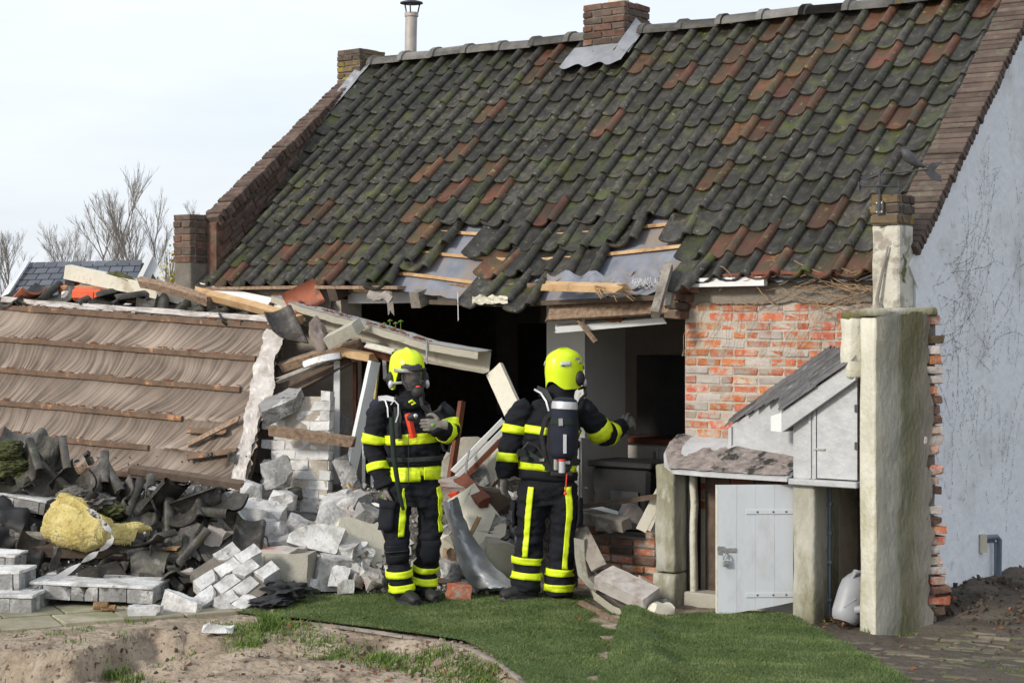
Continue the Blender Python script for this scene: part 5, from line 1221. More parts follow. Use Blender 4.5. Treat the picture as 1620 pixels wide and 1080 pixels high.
for k, (x, y) in enumerate([(608, 513), (617, 508), (626, 512), (634, 509)]):
    c = P(x, y, 14.68); tube(bm, [P(x, y + 12, 14.68), c], .004, 4); tube(bm, [c + Vector((-.02, 0, 0)), c + Vector((0, -.004, .008)), c + Vector((.022, 0, .004))], [.003, (.008, .010), .002], 6)
o = own(from_bm('seedling', bm, M['grass'])); tag(o, 'small green seedling rooted in the bent gutter', 'plant')
plank('box_gutter_end', 'short cream board hanging from the gutter down to the firefighter', 'board', (782, 583, 14.15), (822, 672, 13.95), .17, .035, 'cream_wood', 84, 0, .006)
for x, y in [(790, 612), (806, 648)]: pass
plank('roof_lath', 'grey board stub lying across the bent gutter', 'board', (520, 540, 14.75), (567, 516, 14.6), .12, .10, 'concrete', 25, 0, .02)
plank('rafter', 'brown broken rafter under the bent gutter', 'timber', (448, 580, 15.0), (568, 545, 14.85), .11, .07, 'wood_old', 20, .01, .05)
plank('rafter', 'split red brown timber end below the grey board stub', 'timber', (540, 556, 14.8), (592, 566, 14.7), .08, .06, 'wood_fresh', 10, 0, .05)
plank('rafter', 'dark weathered plank sloping down to the white blockwork', 'timber', (428, 628, 14.9), (548, 566, 14.95), .16, .03, 'wood_dark', 50, .0, .05)
plank('rafter', 'thin grey lath on the dark weathered plank', 'timber', (440, 602, 14.8), (545, 560, 14.85), .05, .03, 'wood_grey', 35, .0, .03)
plank('foil_strip', 'crumpled silver foil strip between the broken rafters', 'foil', (480, 577, 14.75), (540, 562, 14.7), .06, .012, 'steel', 60, .02, .02)
plank('plywood_scrap', 'thin cream plywood scrap under the bent gutter', 'board', (578, 545, 14.65), (622, 556, 14.6), .07, .012, 'cream_wood', 30, 0, .01)
plank('rafter', 'red brown timber running to behind the left helmet', 'timber', (575, 552, 14.85), (625, 568, 14.8), .06, .06, 'wood_red', 12)
# torn plastic knot
bm = bmesh.new(); bmesh.ops.create_icosphere(bm, subdivisions=3, radius=.10)
for v in bm.verts: p = v.co * 12; v.co = Vector((v.co.x * .7, v.co.y * .5, v.co.z * 1.2)) * (1 + 1.1 * nv(p.x, p.y, p.z)) 
o = from_bm('torn_plastic', bm, M['dust'], None, None, 60); o.location = P(505, 528, 14.9); tag(o, 'torn piece of clear plastic caught under the gutter', 'plastic')
# ------------------------------------------------------------------ doorway wreckage behind the left firefighter
plank('door_frame', 'upright white door frame post behind the white blockwork', 'door frame', (533, 765, 14.95), (534, 570, 14.95), .12, .05, 'white_wood', 90, 0, .004)
plank('door_frame', 'leaning white door post crossing behind the left firefighter', 'door frame', (549, 770, 14.55), (592, 572, 14.7), .10, .04, 'white_wood', 100, 0, .004)
plank('brown_panel', 'dark red brown wooden panel between the white door posts', 'panel', (563, 720, 15.1), (562, 572, 15.1), .20, .025, 'wood_red', 90, 0, .004)
dr = thing('plank_door', 'white plank door standing behind the left firefighter', 'door', P(575, 795, 15.05))
for k in range(3): from_bm('plank', plank_bm(P(561 + 14 * k, 795, 14.72), P(562 + 14 * k, 682, 14.72), .070, .025, 90, 0, .003, k), M['white_wood'], dr, None, 30)
plank('wire_stalk', 'thin yellow green cable hanging beside the leaning post', 'cable', (592, 640, 14.8), (599, 572, 14.85), .02, .02, 'wool', 0)
plank('white_board', 'white board end behind the left helmet', 'board', (610, 600, 15.2), (608, 560, 15.2), .12, .03, 'white_wood', 90)
# ------------------------------------------------------------------ white blockwork remnant
bw = thing('blockwork', 'upright remnant of white painted block wall under the fallen timbers', 'wall', P(485, 830, 14.6))
BM_ = Matrix.Translation(P(436, 835, 14.62)) @ Matrix.Rotation(R(-16), 4, 'Z') @ Matrix.Rotation(R(-3), 4, 'X')
boxo('core', (.215, .082, .54), (.44, .135, 1.06), M['mortar'], bw, BM_)
rng = random.Random(3); BMESH = {}
for j in range(14):
    x = -.06 + (.0 if j % 2 else -.09); z = j * .080
    while x < .41:
        l = .212; x1 = min(x + l, .45 + .02 * nv(j * .9, 5))
        lim = 1.10 - .25 * sstep(-x, -.25, .05)
        if x1 - x > .05 and z < lim:
            me = chunk_mesh('brick', x1 - x - .008, .10, .073, 300 + j * 7 + int(x * 50), 1, 'block_white', .004, 1); o = link('brick', me); o.matrix_world = BM_ @ Matrix.Translation(((x + x1) / 2, .06 + rng.uniform(-.008, .008), z + .035)) @ Matrix.Rotation(R(rng.uniform(-2.5, 2.5)), 4, 'Y'); adopt(o, bw)
        x += l
# ------------------------------------------------------------------ large rubble, piece by piece
chunk('concrete_slab', 'grey slab of masonry lying tilted on top of the white blockwork', 'slab', 447, 640, 70, 26, .20, (24, -22, 8), 'brick_grey', 14.6, 4)
plank('timber_beam', 'weathered brown beam jutting right across the white blockwork', 'timber', (426, 680, 14.45), (560, 699, 14.35), .075, .075, 'wood_old', 10, 0, .02)
chunk('masonry_chunk', 'flat grey plaster chunk leaning on the foot of the blockwork', 'masonry', 438, 748, 46, 46, .07, (-20, -12, 10), 'brick_grey', 14.4, 5)
chunk('masonry_chunk', 'long grey broken pier piece leaning against the white plank door', 'masonry', 552, 758, 26, 74, .10, (-8, -24, 5), 'brick_grey', 14.55, 4)
chunk('masonry_chunk', 'small grey brick lodged between the white door posts', 'masonry', 545, 672, 18, 26, .08, (0, 22, 10), 'brick_grey', 15.0, 3)
chunk('masonry_chunk', 'ribbed pale chunk of broken wall at the foot of the white plank door', 'masonry', 533, 820, 60, 86, .18, (-28, 22, 10), 'brick_white', 14.25, 5, None, .014)
chunk('masonry_chunk', 'rough grey chunk wedged right of the ribbed pale chunk', 'masonry', 563, 806, 44, 52, .16, (15, -30, 30), 'brick_grey', 14.3, 5, None, .012)
chunk('masonry_chunk', 'broad white painted wall chunk with cracked flat face', 'masonry', 503, 858, 84, 46, .26, (-34, 12, -12), 'brick_white', 13.75, 4)
chunk('masonry_chunk', 'white chunk on the lawn edge left of the small square one', 'masonry', 522, 904, 56, 52, .22, (6, 8, 24), 'brick_white', 13.55, 4)
chunk('masonry_chunk', 'small square white piece lying at the lawn edge', 'masonry', 547, 927, 27, 20, .09, (0, 4, 12), 'brick_white', 13.4, 2)
chunk('plaster_panel', 'large smooth cream plaster slab leaning behind the left firefighter', 'slab', 570, 862, 92, 86, .05, (-38, 24, 18), 'cream_plaster', 13.8, 3)
chunk('plaster_panel', 'narrow cream edge piece below the large cream slab', 'slab', 548, 878, 24, 66, .06, (-26, -34, 10), 'cream_plaster', 13.72, 3)
chunk('masonry_chunk', 'broken grey end of the cream slab by the left boot', 'masonry', 592, 914, 36, 28, .12, (10, 18, 20), 'brick_grey', 13.6, 4)
chunk('concrete_block', 'long cream and grey concrete block with broken pink top', 'block', 443, 897, 104, 48, .26, (0, 0, -9), 'concrete', 13.45, 1, None, .004)
chunk('masonry_chunk', 'broken crust of mortar on top of the concrete block', 'masonry', 440, 872, 84, 9, .18, (2, 0, -9), 'rubble_pink', 13.45, 5, None, .01)
chunk('concrete_block', 'cream painted left end of the concrete block', 'block', 394, 900, 34, 44, .16, (0, 0, 34), 'cream_plaster', 13.35, 1, None, .004)
chunk('masonry_chunk', 'crumbled white heap of blockwork above the concrete block', 'masonry', 410, 822, 84, 54, .24, (10, 8, -14), 'brick_white', 14.1, 6, None, .016)
chunk('masonry_chunk', 'clean white half brick lying on the crumbled white heap', 'masonry', 432, 840, 38, 26, .10, (-8, -12, -20), 'brick_white', 13.85, 2)
chunk('masonry_chunk', 'dark topped white chunk between the crumbled heap and pier piece', 'masonry', 466, 835, 32, 36, .12, (16, 30, 8), 'brick_white', 13.95, 4)
chunk('masonry_chunk', 'grey flat stone under the crumbled white heap', 'masonry', 448, 858, 48, 20, .16, (8, -6, 10), 'brick_grey', 13.75, 5)
chunk('masonry_chunk', 'white lump just under the corner of the fallen roof section', 'masonry', 397, 776, 34, 26, .14, (12, 10, 24), 'brick_white', 14.35, 5)
chunk('masonry_chunk', 'tilted pale brick right of the fallen section corner', 'masonry', 422, 782, 26, 36, .10, (14, 24, 10), 'brick_grey', 14.45, 3)
chunk('masonry_chunk', 'white wedge of brick at the foot of the blockwork', 'masonry', 446, 790, 42, 26, .12, (6, 12, -8), 'brick_white', 14.35, 4)
chunk('stone', 'dark round stone in front of the blockwork', 'stone', 466, 781, 20, 18, .10, (0, 0, 0), 'tile_loose', 14.45, 6)
chunk('masonry_chunk', 'white brick corner hanging out at the foot of the blockwork', 'masonry', 496, 798, 40, 24, .12, (-4, 4, -6), 'brick_white', 14.55, 2)
chunk('masonry_chunk', 'pair of grey bricks joined, under the fallen section edge', 'masonry', 350, 795, 50, 26, .12, (-16, -14, -8), 'brick_grey', 14.2, 2)
chunk('plaster_panel', 'grey green broken tile plate below the joined bricks', 'slab', 347, 818, 44, 26, .03, (-30, -26, 10), 'concrete', 14.0, 4)
chunk('plaster_panel', 'thin off white square plate standing among black tiles', 'slab', 289, 815, 44, 46, .03, (-16, 8, 12), 'cream_plaster', 13.95, 1)
chunk('masonry_chunk', 'grey green painted block behind the curled black tile', 'masonry', 330, 850, 46, 46, .16, (-6, -4, 16), 'concrete', 13.75, 2)
chunk('masonry_chunk', 'small grey green block below the red broken brick', 'masonry', 361, 858, 28, 34, .12, (0, 0, 30), 'concrete', 13.65, 2)
chunk('masonry_chunk', 'jagged beige stone leaning on the grey green block', 'masonry', 336, 855, 26, 44, .07, (0, 24, 10), 'rubble_pink', 13.55, 5)
chunk('masonry_chunk', 'white piece with black speckles among the upper black tiles', 'masonry', 238, 786, 32, 20, .12, (14, -12, 20), 'brick_white', 14.2, 3)
chunk('masonry_chunk', 'pink grey broken brick beside the concrete block', 'masonry', 408, 862, 30, 18, .10, (-20, -20, 0), 'rubble_pink', 13.65, 4)
# slabs of painted brickwork at the far left
def brick_slab(name, label, c, w, d, t, rot, n, seed, bmat='brick_grey'):
    s = thing(name, label, 'slab', c); rng = random.Random(seed); Mx = Matrix.Translation(c) @ Euler(tuple(R(a) for a in rot)).to_matrix().to_4x4()
    bm = bmesh.new(); box(bm, (0, .0, t * .42), (w, d, t * .16), None, .003); bmesh.ops.subdivide_edges(bm, edges=bm.edges[:], cuts=6, use_grid_fill=True)
    for v in bm.verts: p = v.co * 9; v.co += Vector((nv(p.x, p.y, seed), nv(p.y, p.x, seed + 3), .2 * nv(p.x * 2, p.y * 2, seed))) * .018
    o = from_bm('painted_face', bm, M['brick_white'], s, Mx, 40)
    x = -w / 2; rows = max(1, round(d / .105))
    for r in range(rows):
        x = -w / 2 + (.10 if r % 2 else 0)
        while x < w / 2 - .03:
            l = min(rng.choice([.205, .205, .10]), w / 2 - x); me = chunk_mesh('brick', l - .008, min(.100, d), t * .80, seed * 50 + r * 9 + int(x * 60), 1, bmat, .003, 0); b = link('brick', me)
            b.matrix_world = Mx @ Matrix.Translation((x + l / 2, -d / 2 + .05 + r * .105 + rng.uniform(-.006, .004), -t * .08)); adopt(b, s); x += l
    return s
brick_slab('wall_slab', 'largest white painted brick slab lying flat on the paving', P(160, 929, 13.05), .90, .50, .12, (0, 2, -4), 4, 5)
brick_slab('wall_slab', 'lower white brick slab at the left picture edge under another', P(14, 950, 12.75), .46, .42, .15, (0, 1, -2), 2, 6)
brick_slab('wall_slab', 'white brick slab resting on the lower one at the left edge', P(-2, 914, 12.95), .46, .34, .15, (0, -1, -8), 2, 7)
brick_slab('wall_slab', 'small white brick slab behind the two at the left edge', P(6, 884, 13.25), .28, .22, .11, (4, 2, -10), 1, 8)
brick_slab('wall_slab', 'white brick slab jutting out over the dark hollow', P(36, 792, 13.95), .46, .24, .11, (3, 9, -6), 2, 9)
ck = thing('brick_cluster', 'tilted cluster of white bricks still mortared together in courses', 'brickwork', P(362, 950, 12.95))
KM = Matrix.Translation(P(360, 926, 12.95)) @ Matrix.Rotation(R(10), 4, 'Z') @ Matrix.Rotation(R(46), 4, 'X') @ Matrix.Rotation(R(38), 4, 'Z')
rng = random.Random(23); boxo('mortar_bed', (.02, .0, -.012), (.34, .48, .10), M['mortar_dark'], ck, KM)
for r in range(5):
    x = -.25 + (.05 if r % 2 else -.05)
    while x < .22:
        l = .185
        if not (r == 4 and x < -.1) and not (r == 0 and x > .05):
            o = link('brick', chunk_mesh('brick', l - .010, .098, .11, 700 + r * 11 + int(x * 40), 1, 'brick_white', .004, 1)); o.matrix_world = KM @ Matrix.Translation((x + l / 2 + rng.uniform(-.008, .008), -.22 + r * .106, .01 + rng.uniform(-.016, .012))) @ Matrix.Rotation(R(rng.uniform(-4, 4)), 4, 'Z') @ Matrix.Rotation(R(rng.uniform(-5, 5)), 4, 'X'); adopt(o, ck)
        x += l
chunk('brick_piece', 'white brick with dark joint lying on sand before the brick cluster', 'brick', 290, 958, 62, 30, .12, (-8, 16, -22), 'brick_white', 12.65, 2)
chunk('brick_piece', 'bright white brick lying flat on the paving edge', 'brick', 230, 968, 54, 20, .12, (0, -3, 6), 'brick_white', 12.5, 2)
chunk('brick_piece', 'crumpled white plaster lump on the sand', 'plaster', 347, 994, 48, 12, .10, (0, 4, 10), 'brick_white', 12.0, 6, None, .012)
chunk('brick_piece', 'bone white chip of plaster on the moss covered path', 'plaster', 1502, 1023, 20, 6, .05, (0, 0, 14), 'cream_plaster', 11.45, 4)
chunk('brick_piece', 'white shard lying on the dark soil heap', 'plaster', 1524, 972, 20, 10, .04, (20, -15, 10), 'brick_white', 12.2, 4)
cu = thing('rolled_bark', 'curled brown strip of bark lying on the paving', 'bark', P(166, 966, 12.6))
for k, (x, r) in enumerate([(160, .035), (172, .03)]):
    bm = bmesh.new(); c = P(x, 962 + k * 4, 12.62); n = 12
    vs = [(c + Vector((dx, r * math.cos(R(t)), r * .8 * math.sin(R(t)) + .02))) for dx in (-.05, .05) for t in np.linspace(-30, 260, n)]
    bv = [bm.verts.new(v) for v in vs]
    for i in range(n - 1): bm.faces.new((bv[i], bv[i + 1], bv[n + i + 1], bv[n + i]))
    bmesh.ops.solidify(bm, geom=bm.faces[:], thickness=.005); from_bm('bark_roll', bm, M['wood_fresh'], cu, None, 50)
# ------------------------------------------------------------------ tile heap
gH = 'black pantiles heaped below the fallen roof section'
TH_ = [(70, 712, (78, 10, -12)), (48, 728, (70, -20, 20)), (98, 722, (82, 5, 8)), (72, 762, (66, 0, -6)), (108, 752, (80, 8, 15)), (40, 745, (30, 40, 50)), (150, 735, (52, -34, 30)), (132, 757, (60, 4, -14)), (172, 748, (64, -6, 24)), (196, 764, (40, 38, 10)), (206, 752, (70, 22, -10)), (228, 762, (50, -30, 40)), (258, 758, (34, -20, -58)), (288, 766, (28, -26, -62)), (318, 772, (24, -22, -60)), (270, 788, (60, 30, 10)), (224, 795, (70, 10, 12)), (262, 835, (66, 4, 4)), (248, 825, (75, 0, -10)), (300, 855, (50, 30, 20)), (284, 868, (58, -12, 10)), (320, 872, (40, 30, -20)), (262, 872, (24, 10, 60)), (236, 858, (20, -14, -40)), (212, 858, (14, 6, -60)), (248, 900, (10, 14, 40)), (205, 893, (6, 160, 30)), (176, 893, (10, 170, -30)), (232, 890, (12, 176, 70)), (380, 828, (30, 34, -40)), (396, 838, (26, 30, -50)), (330, 745, (20, -24, -56)), (352, 770, (24, -16, -60)), (156, 800, (40, 10, 40)), (120, 775, (50, 30, -20)), (185, 790, (56, -20, 10)), (296, 905, (4, 10, 50)), (268, 915, (2, 170, 10)), (345, 945, (60, 30, 30)), (36, 880, (60, -20, 30))]
rng = random.Random(19)
TH_ = [(x, y + (34 if x > 115 else 12) * max(0, 1 - (y - 700) / 160) + (18 if x > 190 else 0) * max(0, 1 - (y - 740) / 120), r) for x, y, r in TH_]
for k, (x, y, r) in enumerate(TH_): _pend.append((pantile('x', x + rng.uniform(-8, 8), y + rng.uniform(-6, 6), (r[0] + rng.uniform(-28, 28), r[1] + rng.uniform(-55, 55), r[2] + rng.uniform(-70, 70)), 13.85 + (.0 - (y - 780) * .0042) + rng.uniform(-.10, .12), k, rng.uniform(.85, 1.1), gH), 'black tumbled pantile', x, y))
for k, (x, y, r) in enumerate([(88, 882, (20, 10, 30)), (105, 905, (0, 0, 24)), (148, 905, (4, 8, -10)), (110, 930, (2, 6, 20))]): chunk('tile_shard', ['black tile sliver standing before the dark hollow', 'long black tile shard flat on the largest white slab', 'wedge shaped dark tile piece on the largest white slab', 'curved dark tile shard near the front of the largest white slab'][k], 'tile shard', x, y, [14, 30, 44, 26][k], [34, 10, 16, 10][k], .05, r, 'tile_loose', [13.1, 13.2, 13.15, 12.95][k], 4)
rd = thing('ridge_piece', 'grey half round ridge tile lying loose among the black tiles', 'ridge tile', P(238, 800, 13.8))
bm = bmesh.new(); a_, b_2 = P(204, 812, 13.75), P(276, 782, 13.85); prof = [(a_.lerp(b_2, t)) for t in (0, .5, 1)]; tube(bm, prof, [.065, .062, .058], 14); from_bm('barrel', bm, M['tile_loose'], rd, None, 50)
bm = bmesh.new(); tube(bm, [a_ + (a_ - b_2) * .004, a_ + (b_2 - a_) * .05], .072, 14); from_bm('collar', bm, M['ridge'], rd, None, 50)
ms = thing('mossy_tile_stack', 'thick moss grown stack of pantiles at the left picture edge', 'tile stack', P(20, 770, 14.2))
for k in range(4):
    o = link('pantile', LT[k % 3]); o.matrix_world = Matrix.Translation(P(22 + k * 3, 752 - k * 15, 14.05 + k * .1)) @ Euler((R(26), R(-6 + 5 * k), R(8))).to_matrix().to_4x4() @ Matrix.Scale(1.25, 4); adopt(o, ms)
def moss_pad(c, sx_, sy_, sz_, seed, parent, mat='moss'):
    bm = bmesh.new(); bmesh.ops.create_icosphere(bm, subdivisions=4, radius=1.)
    for v in bm.verts:
        p = v.co * 3.5; r = 1 + .30 * nv(p.x, p.y, p.z + seed) + .20 * nv(p.x * 3, p.y * 3, p.z * 3 + seed) + .1 * nv(p.x * 9, p.y * 9, p.z * 9); v.co = Vector((v.co.x * sx_, v.co.y * sy_, v.co.z * sz_)) * r + c
    return from_bm('moss_pad', bm, M[mat], parent, None, 70)
for k, (x, y, s) in enumerate([(8, 715, .14), (22, 735, .13), (36, 752, .09), (4, 745, .13), (18, 704, .09)]): moss_pad(P(x, y, 14.0), s, s * .8, s * .45, k, ms)
mt = thing('mossy_debris', 'dark lump of moss and soil above the yellow insulation', 'moss', P(170, 805, 13.6))
for k, (x, y, s) in enumerate([(120, 785, .12), (150, 795, .14), (180, 808, .12), (135, 800, .10)]): moss_pad(P(x, y, 13.75), s * 1.2, s, s * .55, k + 9, mt, 'moss' if k > 1 else 'rubble')
hl = thing('hollow_shade', 'black shape added for the shade in the hollow below the jutting slab', 'plastic sheet', P(25, 860, 13.75))  # black blob added where the hollow lies in shade
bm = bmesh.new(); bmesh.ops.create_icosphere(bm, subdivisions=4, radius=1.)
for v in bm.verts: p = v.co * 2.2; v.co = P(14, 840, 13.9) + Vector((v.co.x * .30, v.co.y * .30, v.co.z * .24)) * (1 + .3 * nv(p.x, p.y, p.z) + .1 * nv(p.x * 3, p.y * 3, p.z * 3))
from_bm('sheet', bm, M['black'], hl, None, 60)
plank('timber_beam', 'mossy dark timber lying behind the largest white slab', 'timber', (30, 868, 13.55), (215, 872, 13.45), .10, .08, 'wood_dark', 20)
plank('timber_beam', 'green grey timber lying in front of the dark hollow', 'timber', (25, 846, 13.65), (110, 852, 13.55), .06, .05, 'wood_grey', 20)
# ------------------------------------------------------------------ insulation roll and tape
iw = thing('insulation', 'yellow glass wool roll bursting open on the rubble', 'insulation', P(130, 870, 13.45))
def wool(name, pts, rad, seed, amp):
    n = 40; cpts = []; rr_ = []
    for i in range(n + 1):
        s = i / n * (len(pts) - 1); k = min(len(pts) - 2, int(s)); f = s - k; f2 = f * f * (3 - 2 * f); cpts.append(pts[k].lerp(pts[k + 1], f)); rr_.append(rad[k] + (rad[k + 1] - rad[k]) * f2)
    bm = bmesh.new(); tube(bm, cpts, rr_, 36)
    c_ = cpts[n // 2]
    for v in bm.verts: p = v.co * 7; d = v.co - c_; v.co += d.normalized() * (amp * nv(p.x, p.y, p.z + seed) + amp * .5 * nv(p.x * 4, p.y * 4, p.z * 4 + seed))
    return from_bm(name, bm, M['wool'], iw, None, 75)
wool('wool_roll', [P(80, 838, 13.6), P(100, 830, 13.5), P(135, 838, 13.4), P(165, 840, 13.3), P(172, 842, 13.27)], [.08, .155, .155, .105, .07], 1, .03)
wool('wool_fold', [P(86, 812, 13.6), P(104, 795, 13.6), P(120, 800, 13.55), P(150, 825, 13.45)], [.05, .075, .07, .03], 3, .035)
wool('wool_tongue', [P(150, 842, 13.3), P(185, 838, 13.4), P(215, 834, 13.45), P(240, 836, 13.5)], [.06, .05, .04, .015], 5, .02)
wool('wool_tongue', [P(150, 852, 13.3), P(180, 852, 13.35), P(206, 856, 13.4)], [.05, .04, .02], 7, .02)
tp = []; ctl = [(137, 806, 13.35), (146, 810, 13.32), (160, 822, 13.28), (172, 838, 13.22), (178, 852, 13.16), (168, 864, 13.12), (150, 876, 13.08), (130, 888, 13.02), (105, 905, 12.95), (72, 925, 12.86), (48, 938, 12.75), (34, 946, 12.62), (28, 956, 12.58), (22, 967, 12.57)]
ctl = [(a, b, c - .16 * max(0, 1 - i / 7)) for i, (a, b, c) in enumerate(ctl)]
for i in range(len(ctl) - 1):
    for k in range(5): tp.append(P(*[ctl[i][q] + (ctl[i + 1][q] - ctl[i][q]) * k / 5 for q in range(3)]))
bm = bmesh.new(); prev = None
for i, (p, s, up) in enumerate(frames(tp)):
    an = i * .38 + .9 * nv(i * .2, 3) if i < 40 else 40 * .38 + .25 * (i - 40) * .3; d = (s * math.cos(an) + up * math.sin(an)) * .022; r_ = (bm.verts.new(p - d), bm.verts.new(p + d))
    if prev: bm.faces.new((prev[0], prev[1], r_[1], r_[0]))
    prev = r_
bmesh.ops.solidify(bm, geom=bm.faces[:], thickness=.002)
o = own(from_bm('barrier_tape', bm, M['tape'], None, None, 60)); tag(o, 'twisted white and black barrier tape trailing over the white slabs', 'tape')
# black cloth by the cluster
ct = own(from_bm('black_cloth', (lambda bm: ([setattr(v, 'co', P(448, 935, 13.0) + Vector((v.co.x * .15, v.co.y * .14, v.co.z * .07)) * (1 + .6 * nv(v.co.x * 3, v.co.y * 3, v.co.z * 3 + 4))) for v in (bmesh.ops.create_icosphere(bm, subdivisions=4, radius=1.), bm.verts)[1]], bm)[1])(bmesh.new()), M['black_soft'], None, None, 60)); tag(ct, 'crumpled black cloth lying right of the white brick cluster', 'cloth')
ct = own(from_bm('black_cloth', (lambda bm: ([setattr(v, 'co', P(425, 952, 12.8) + Vector((v.co.x * .13, v.co.y * .12, v.co.z * .04)) * (1 + .6 * nv(v.co.x * 3, v.co.y * 3, v.co.z * 3 + 8))) for v in (bmesh.ops.create_icosphere(bm, subdivisions=4, radius=1.), bm.verts)[1]], bm)[1])(bmesh.new()), M['black_soft'], None, None, 60)); tag(ct, 'flat black cloth end at the foot of the brick cluster', 'cloth')
# ------------------------------------------------------------------ between the firefighters
plank('post', 'red brown wooden post leaning inside the opening', 'post', (713, 755, 14.4), (731, 634, 14.45), .045, .045, 'wood_red', 10, 0, .008)
ws = thing('window_sash', 'white plastic window frame piece leaning between the firefighters', 'window frame', P(720, 760, 14.2))
for k, (dx, dy, m_) in enumerate([(0, 0, 'white_wood'), (6, 10, 'white_wood'), (10, 19, 'wood_red')]): from_bm('frame_bar', plank_bm(P(716 + dx, 745 + dy, 14.2), P(796 + dx, 664 + dy, 14.1), .035, .035, 20, 0, .01, k), M[m_], ws, None, 30)
tubeo('cable', [P(737, 758, 14.05), P(738, 730, 14.08), P(743, 708, 14.1)], .009, M['zinc'], ws, n=6)
plank('board', 'grey cream board standing behind the right firefighter arm', 'board', (768, 765, 14.3), (800, 690, 14.3), .09, .03, 'cream_wood', 80, 0, .01)
chunk('plaster_panel', 'grey plaster slab leaning behind the fallen window frame', 'slab', 745, 735, 90, 84, .07, (-14, 6, 6), 'concrete', 14.7, 4)
chunk('plaster_panel', 'tall beige board leaning over the rubble between the firefighters', 'slab', 752, 822, 66, 100, .05, (-30, -34, 12), 'cream_plaster', 13.75, 2)
chunk('plaster_panel', 'flat dusty ledge of plaster behind the beige board', 'slab', 712, 775, 64, 30, .30, (14, 6, 10), 'rubble_pink', 14.0, 4)
plank('timber_beam', 'dark red timber lying on the dusty ledge', 'timber', (728, 757, 14.0), (768, 795, 13.75), .11, .05, 'wood_red', 30, 0, .03)
plank('timber_beam', 'splintered orange wood sticking up before the beige board', 'timber', (744, 846, 13.55), (757, 820, 13.5), .035, .03, 'wood_fresh', 20, 0, .02)
plank('timber_beam', 'short red painted lath on the dusty ledge', 'timber', (692, 785, 13.9), (724, 780, 13.85), .04, .03, 'red', 30, 0, .01)
ld = []; nL = 26
cv = [(712, 790, 13.55, 20), (718, 815, 13.5, 22), (730, 845, 13.45, 22), (742, 875, 13.4, 34), (758, 905, 13.35, 40), (780, 925, 13.3, 46), (800, 930, 13.3, 34)]
vs = []; fs = []
for i in range(nL + 1):
    s = i / nL * (len(cv) - 1); k = min(len(cv) - 2, int(s)); f = s - k; c = [cv[k][q] + (cv[k + 1][q] - cv[k][q]) * f for q in range(4)]
    for j in range(9):
        t = j / 8 - .5; vs.append(P(c[0] + t * c[3] * 1.2, c[1] - t * c[3] * .35, c[2]) + Vector((0, -.05 * math.cos(t * 5) + .03 * nv(i * .4, t * 4, 2), .02 * nv(i * .5, j * .5, 7))))
for i in range(nL):
    for j in range(8): a = i * 9 + j; fs.append((a, a + 1, a + 10, a + 9))
o = own(rawmesh('lead_sheet', vs, fs, M['zinc'], None, 60)); tag(o, 'bent grey lead sheet hanging down beside the right boot', 'lead sheet')
chunk('stone', 'yellowish mossy stone left of the right firefighter leg', 'stone', 786, 880, 54, 52, .22, (8, 10, 20), 'concrete', 13.6, 6)
chunk('stone', 'grey stone standing above the yellowish mossy stone', 'stone', 787, 832, 26, 32, .14, (0, 24, 10), 'brick_grey', 13.75, 5)
chunk('timber_log', 'dark round log end lying on the rubble at the opening', 'log', 776, 790, 60, 34, .2, (0, 8, 0), 'wood_dark', 13.95, 6)
chunk('brick_piece', 'red and grey brick lying on the lawn between the firefighters', 'brick', 725, 935, 38, 24, .10, (0, 3, 8), 'brick_red', 13.2, 2)
chunk('masonry_chunk', 'grey rough stone beside the left firefighter shin', 'masonry', 722, 905, 36, 30, .14, (6, 14, 20), 'brick_grey', 13.55, 5)
chunk('masonry_chunk', 'pale chunk behind the knee of the left firefighter', 'masonry', 702, 870, 30, 44, .16, (0, -20, 10), 'cream_plaster', 13.75, 5)
chunk('masonry_chunk', 'flat grey slab by the left firefighter boot', 'masonry', 705, 905, 40, 22, .14, (14, -10, 10), 'brick_grey', 13.7, 4)
chunk('masonry_chunk', 'rusty brown lump above the flat grey slab', 'masonry', 712, 878, 28, 20, .12, (0, 10, 30), 'wood_old', 13.7, 5)
chunk('masonry_chunk', 'grey rubble block at the waist of the right firefighter', 'masonry', 758, 752, 34, 30, .16, (10, 12, 10), 'brick_grey', 14.3, 5)
# ------------------------------------------------------------------ right of the right firefighter
plank('timber_beam', 'thin brown lath lying across the opening to the shed pillar', 'timber', (920, 801, 13.75), (1054, 783, 13.15), .03, .035, 'wood_dark', 10, 0, .006)
plank('timber_beam', 'broken grey floor beam lying on the low brick wall', 'timber', (915, 812, 13.85), (990, 830, 13.4), .10, .085, 'wood_grey', 15, 0, .02)
plank('timber_beam', 'second grey plank beneath the broken floor beam', 'timber', (930, 805, 14.0), (985, 822, 13.8), .16, .03, 'white_wood', 15, 0, .02)
chunk('masonry_chunk', 'lump of broken brickwork lying behind the broken floor beam', 'masonry', 1002, 812, 36, 26, .16, (6, 16, 16), 'rubble_pink', 13.6, 4)
chunk('masonry_chunk', 'grey brick lump on the low wall left of the cream door frame', 'masonry', 965, 832, 40, 14, .14, (4, 6, 10), 'mortar_dark', 13.55, 5)
df_ = thing('broken_door_frame', 'cream door frame piece leaning against the left shed pillar', 'door frame', P(1020, 840, 13.3))
for k, (dx, w_) in enumerate([(0, .075), (12, .03)]): from_bm('frame_bar', plank_bm(P(1014 + dx, 838, 13.35), P(1058 + dx * .7, 752, 13.32), w_, .04, 96, 0, .008, k), M['cream_wood'], df_, None, 30)
from_bm('panel', plank_bm(P(1034, 842, 13.38), P(1066, 778, 13.36), .10, .012, 96, 0, .008, 4), M['room_light'], df_, None, 30)
cg = thing('broken_gutter', 'broken cream gutter length bent round at the low brick wall', 'gutter', P(960, 950, 12.95))
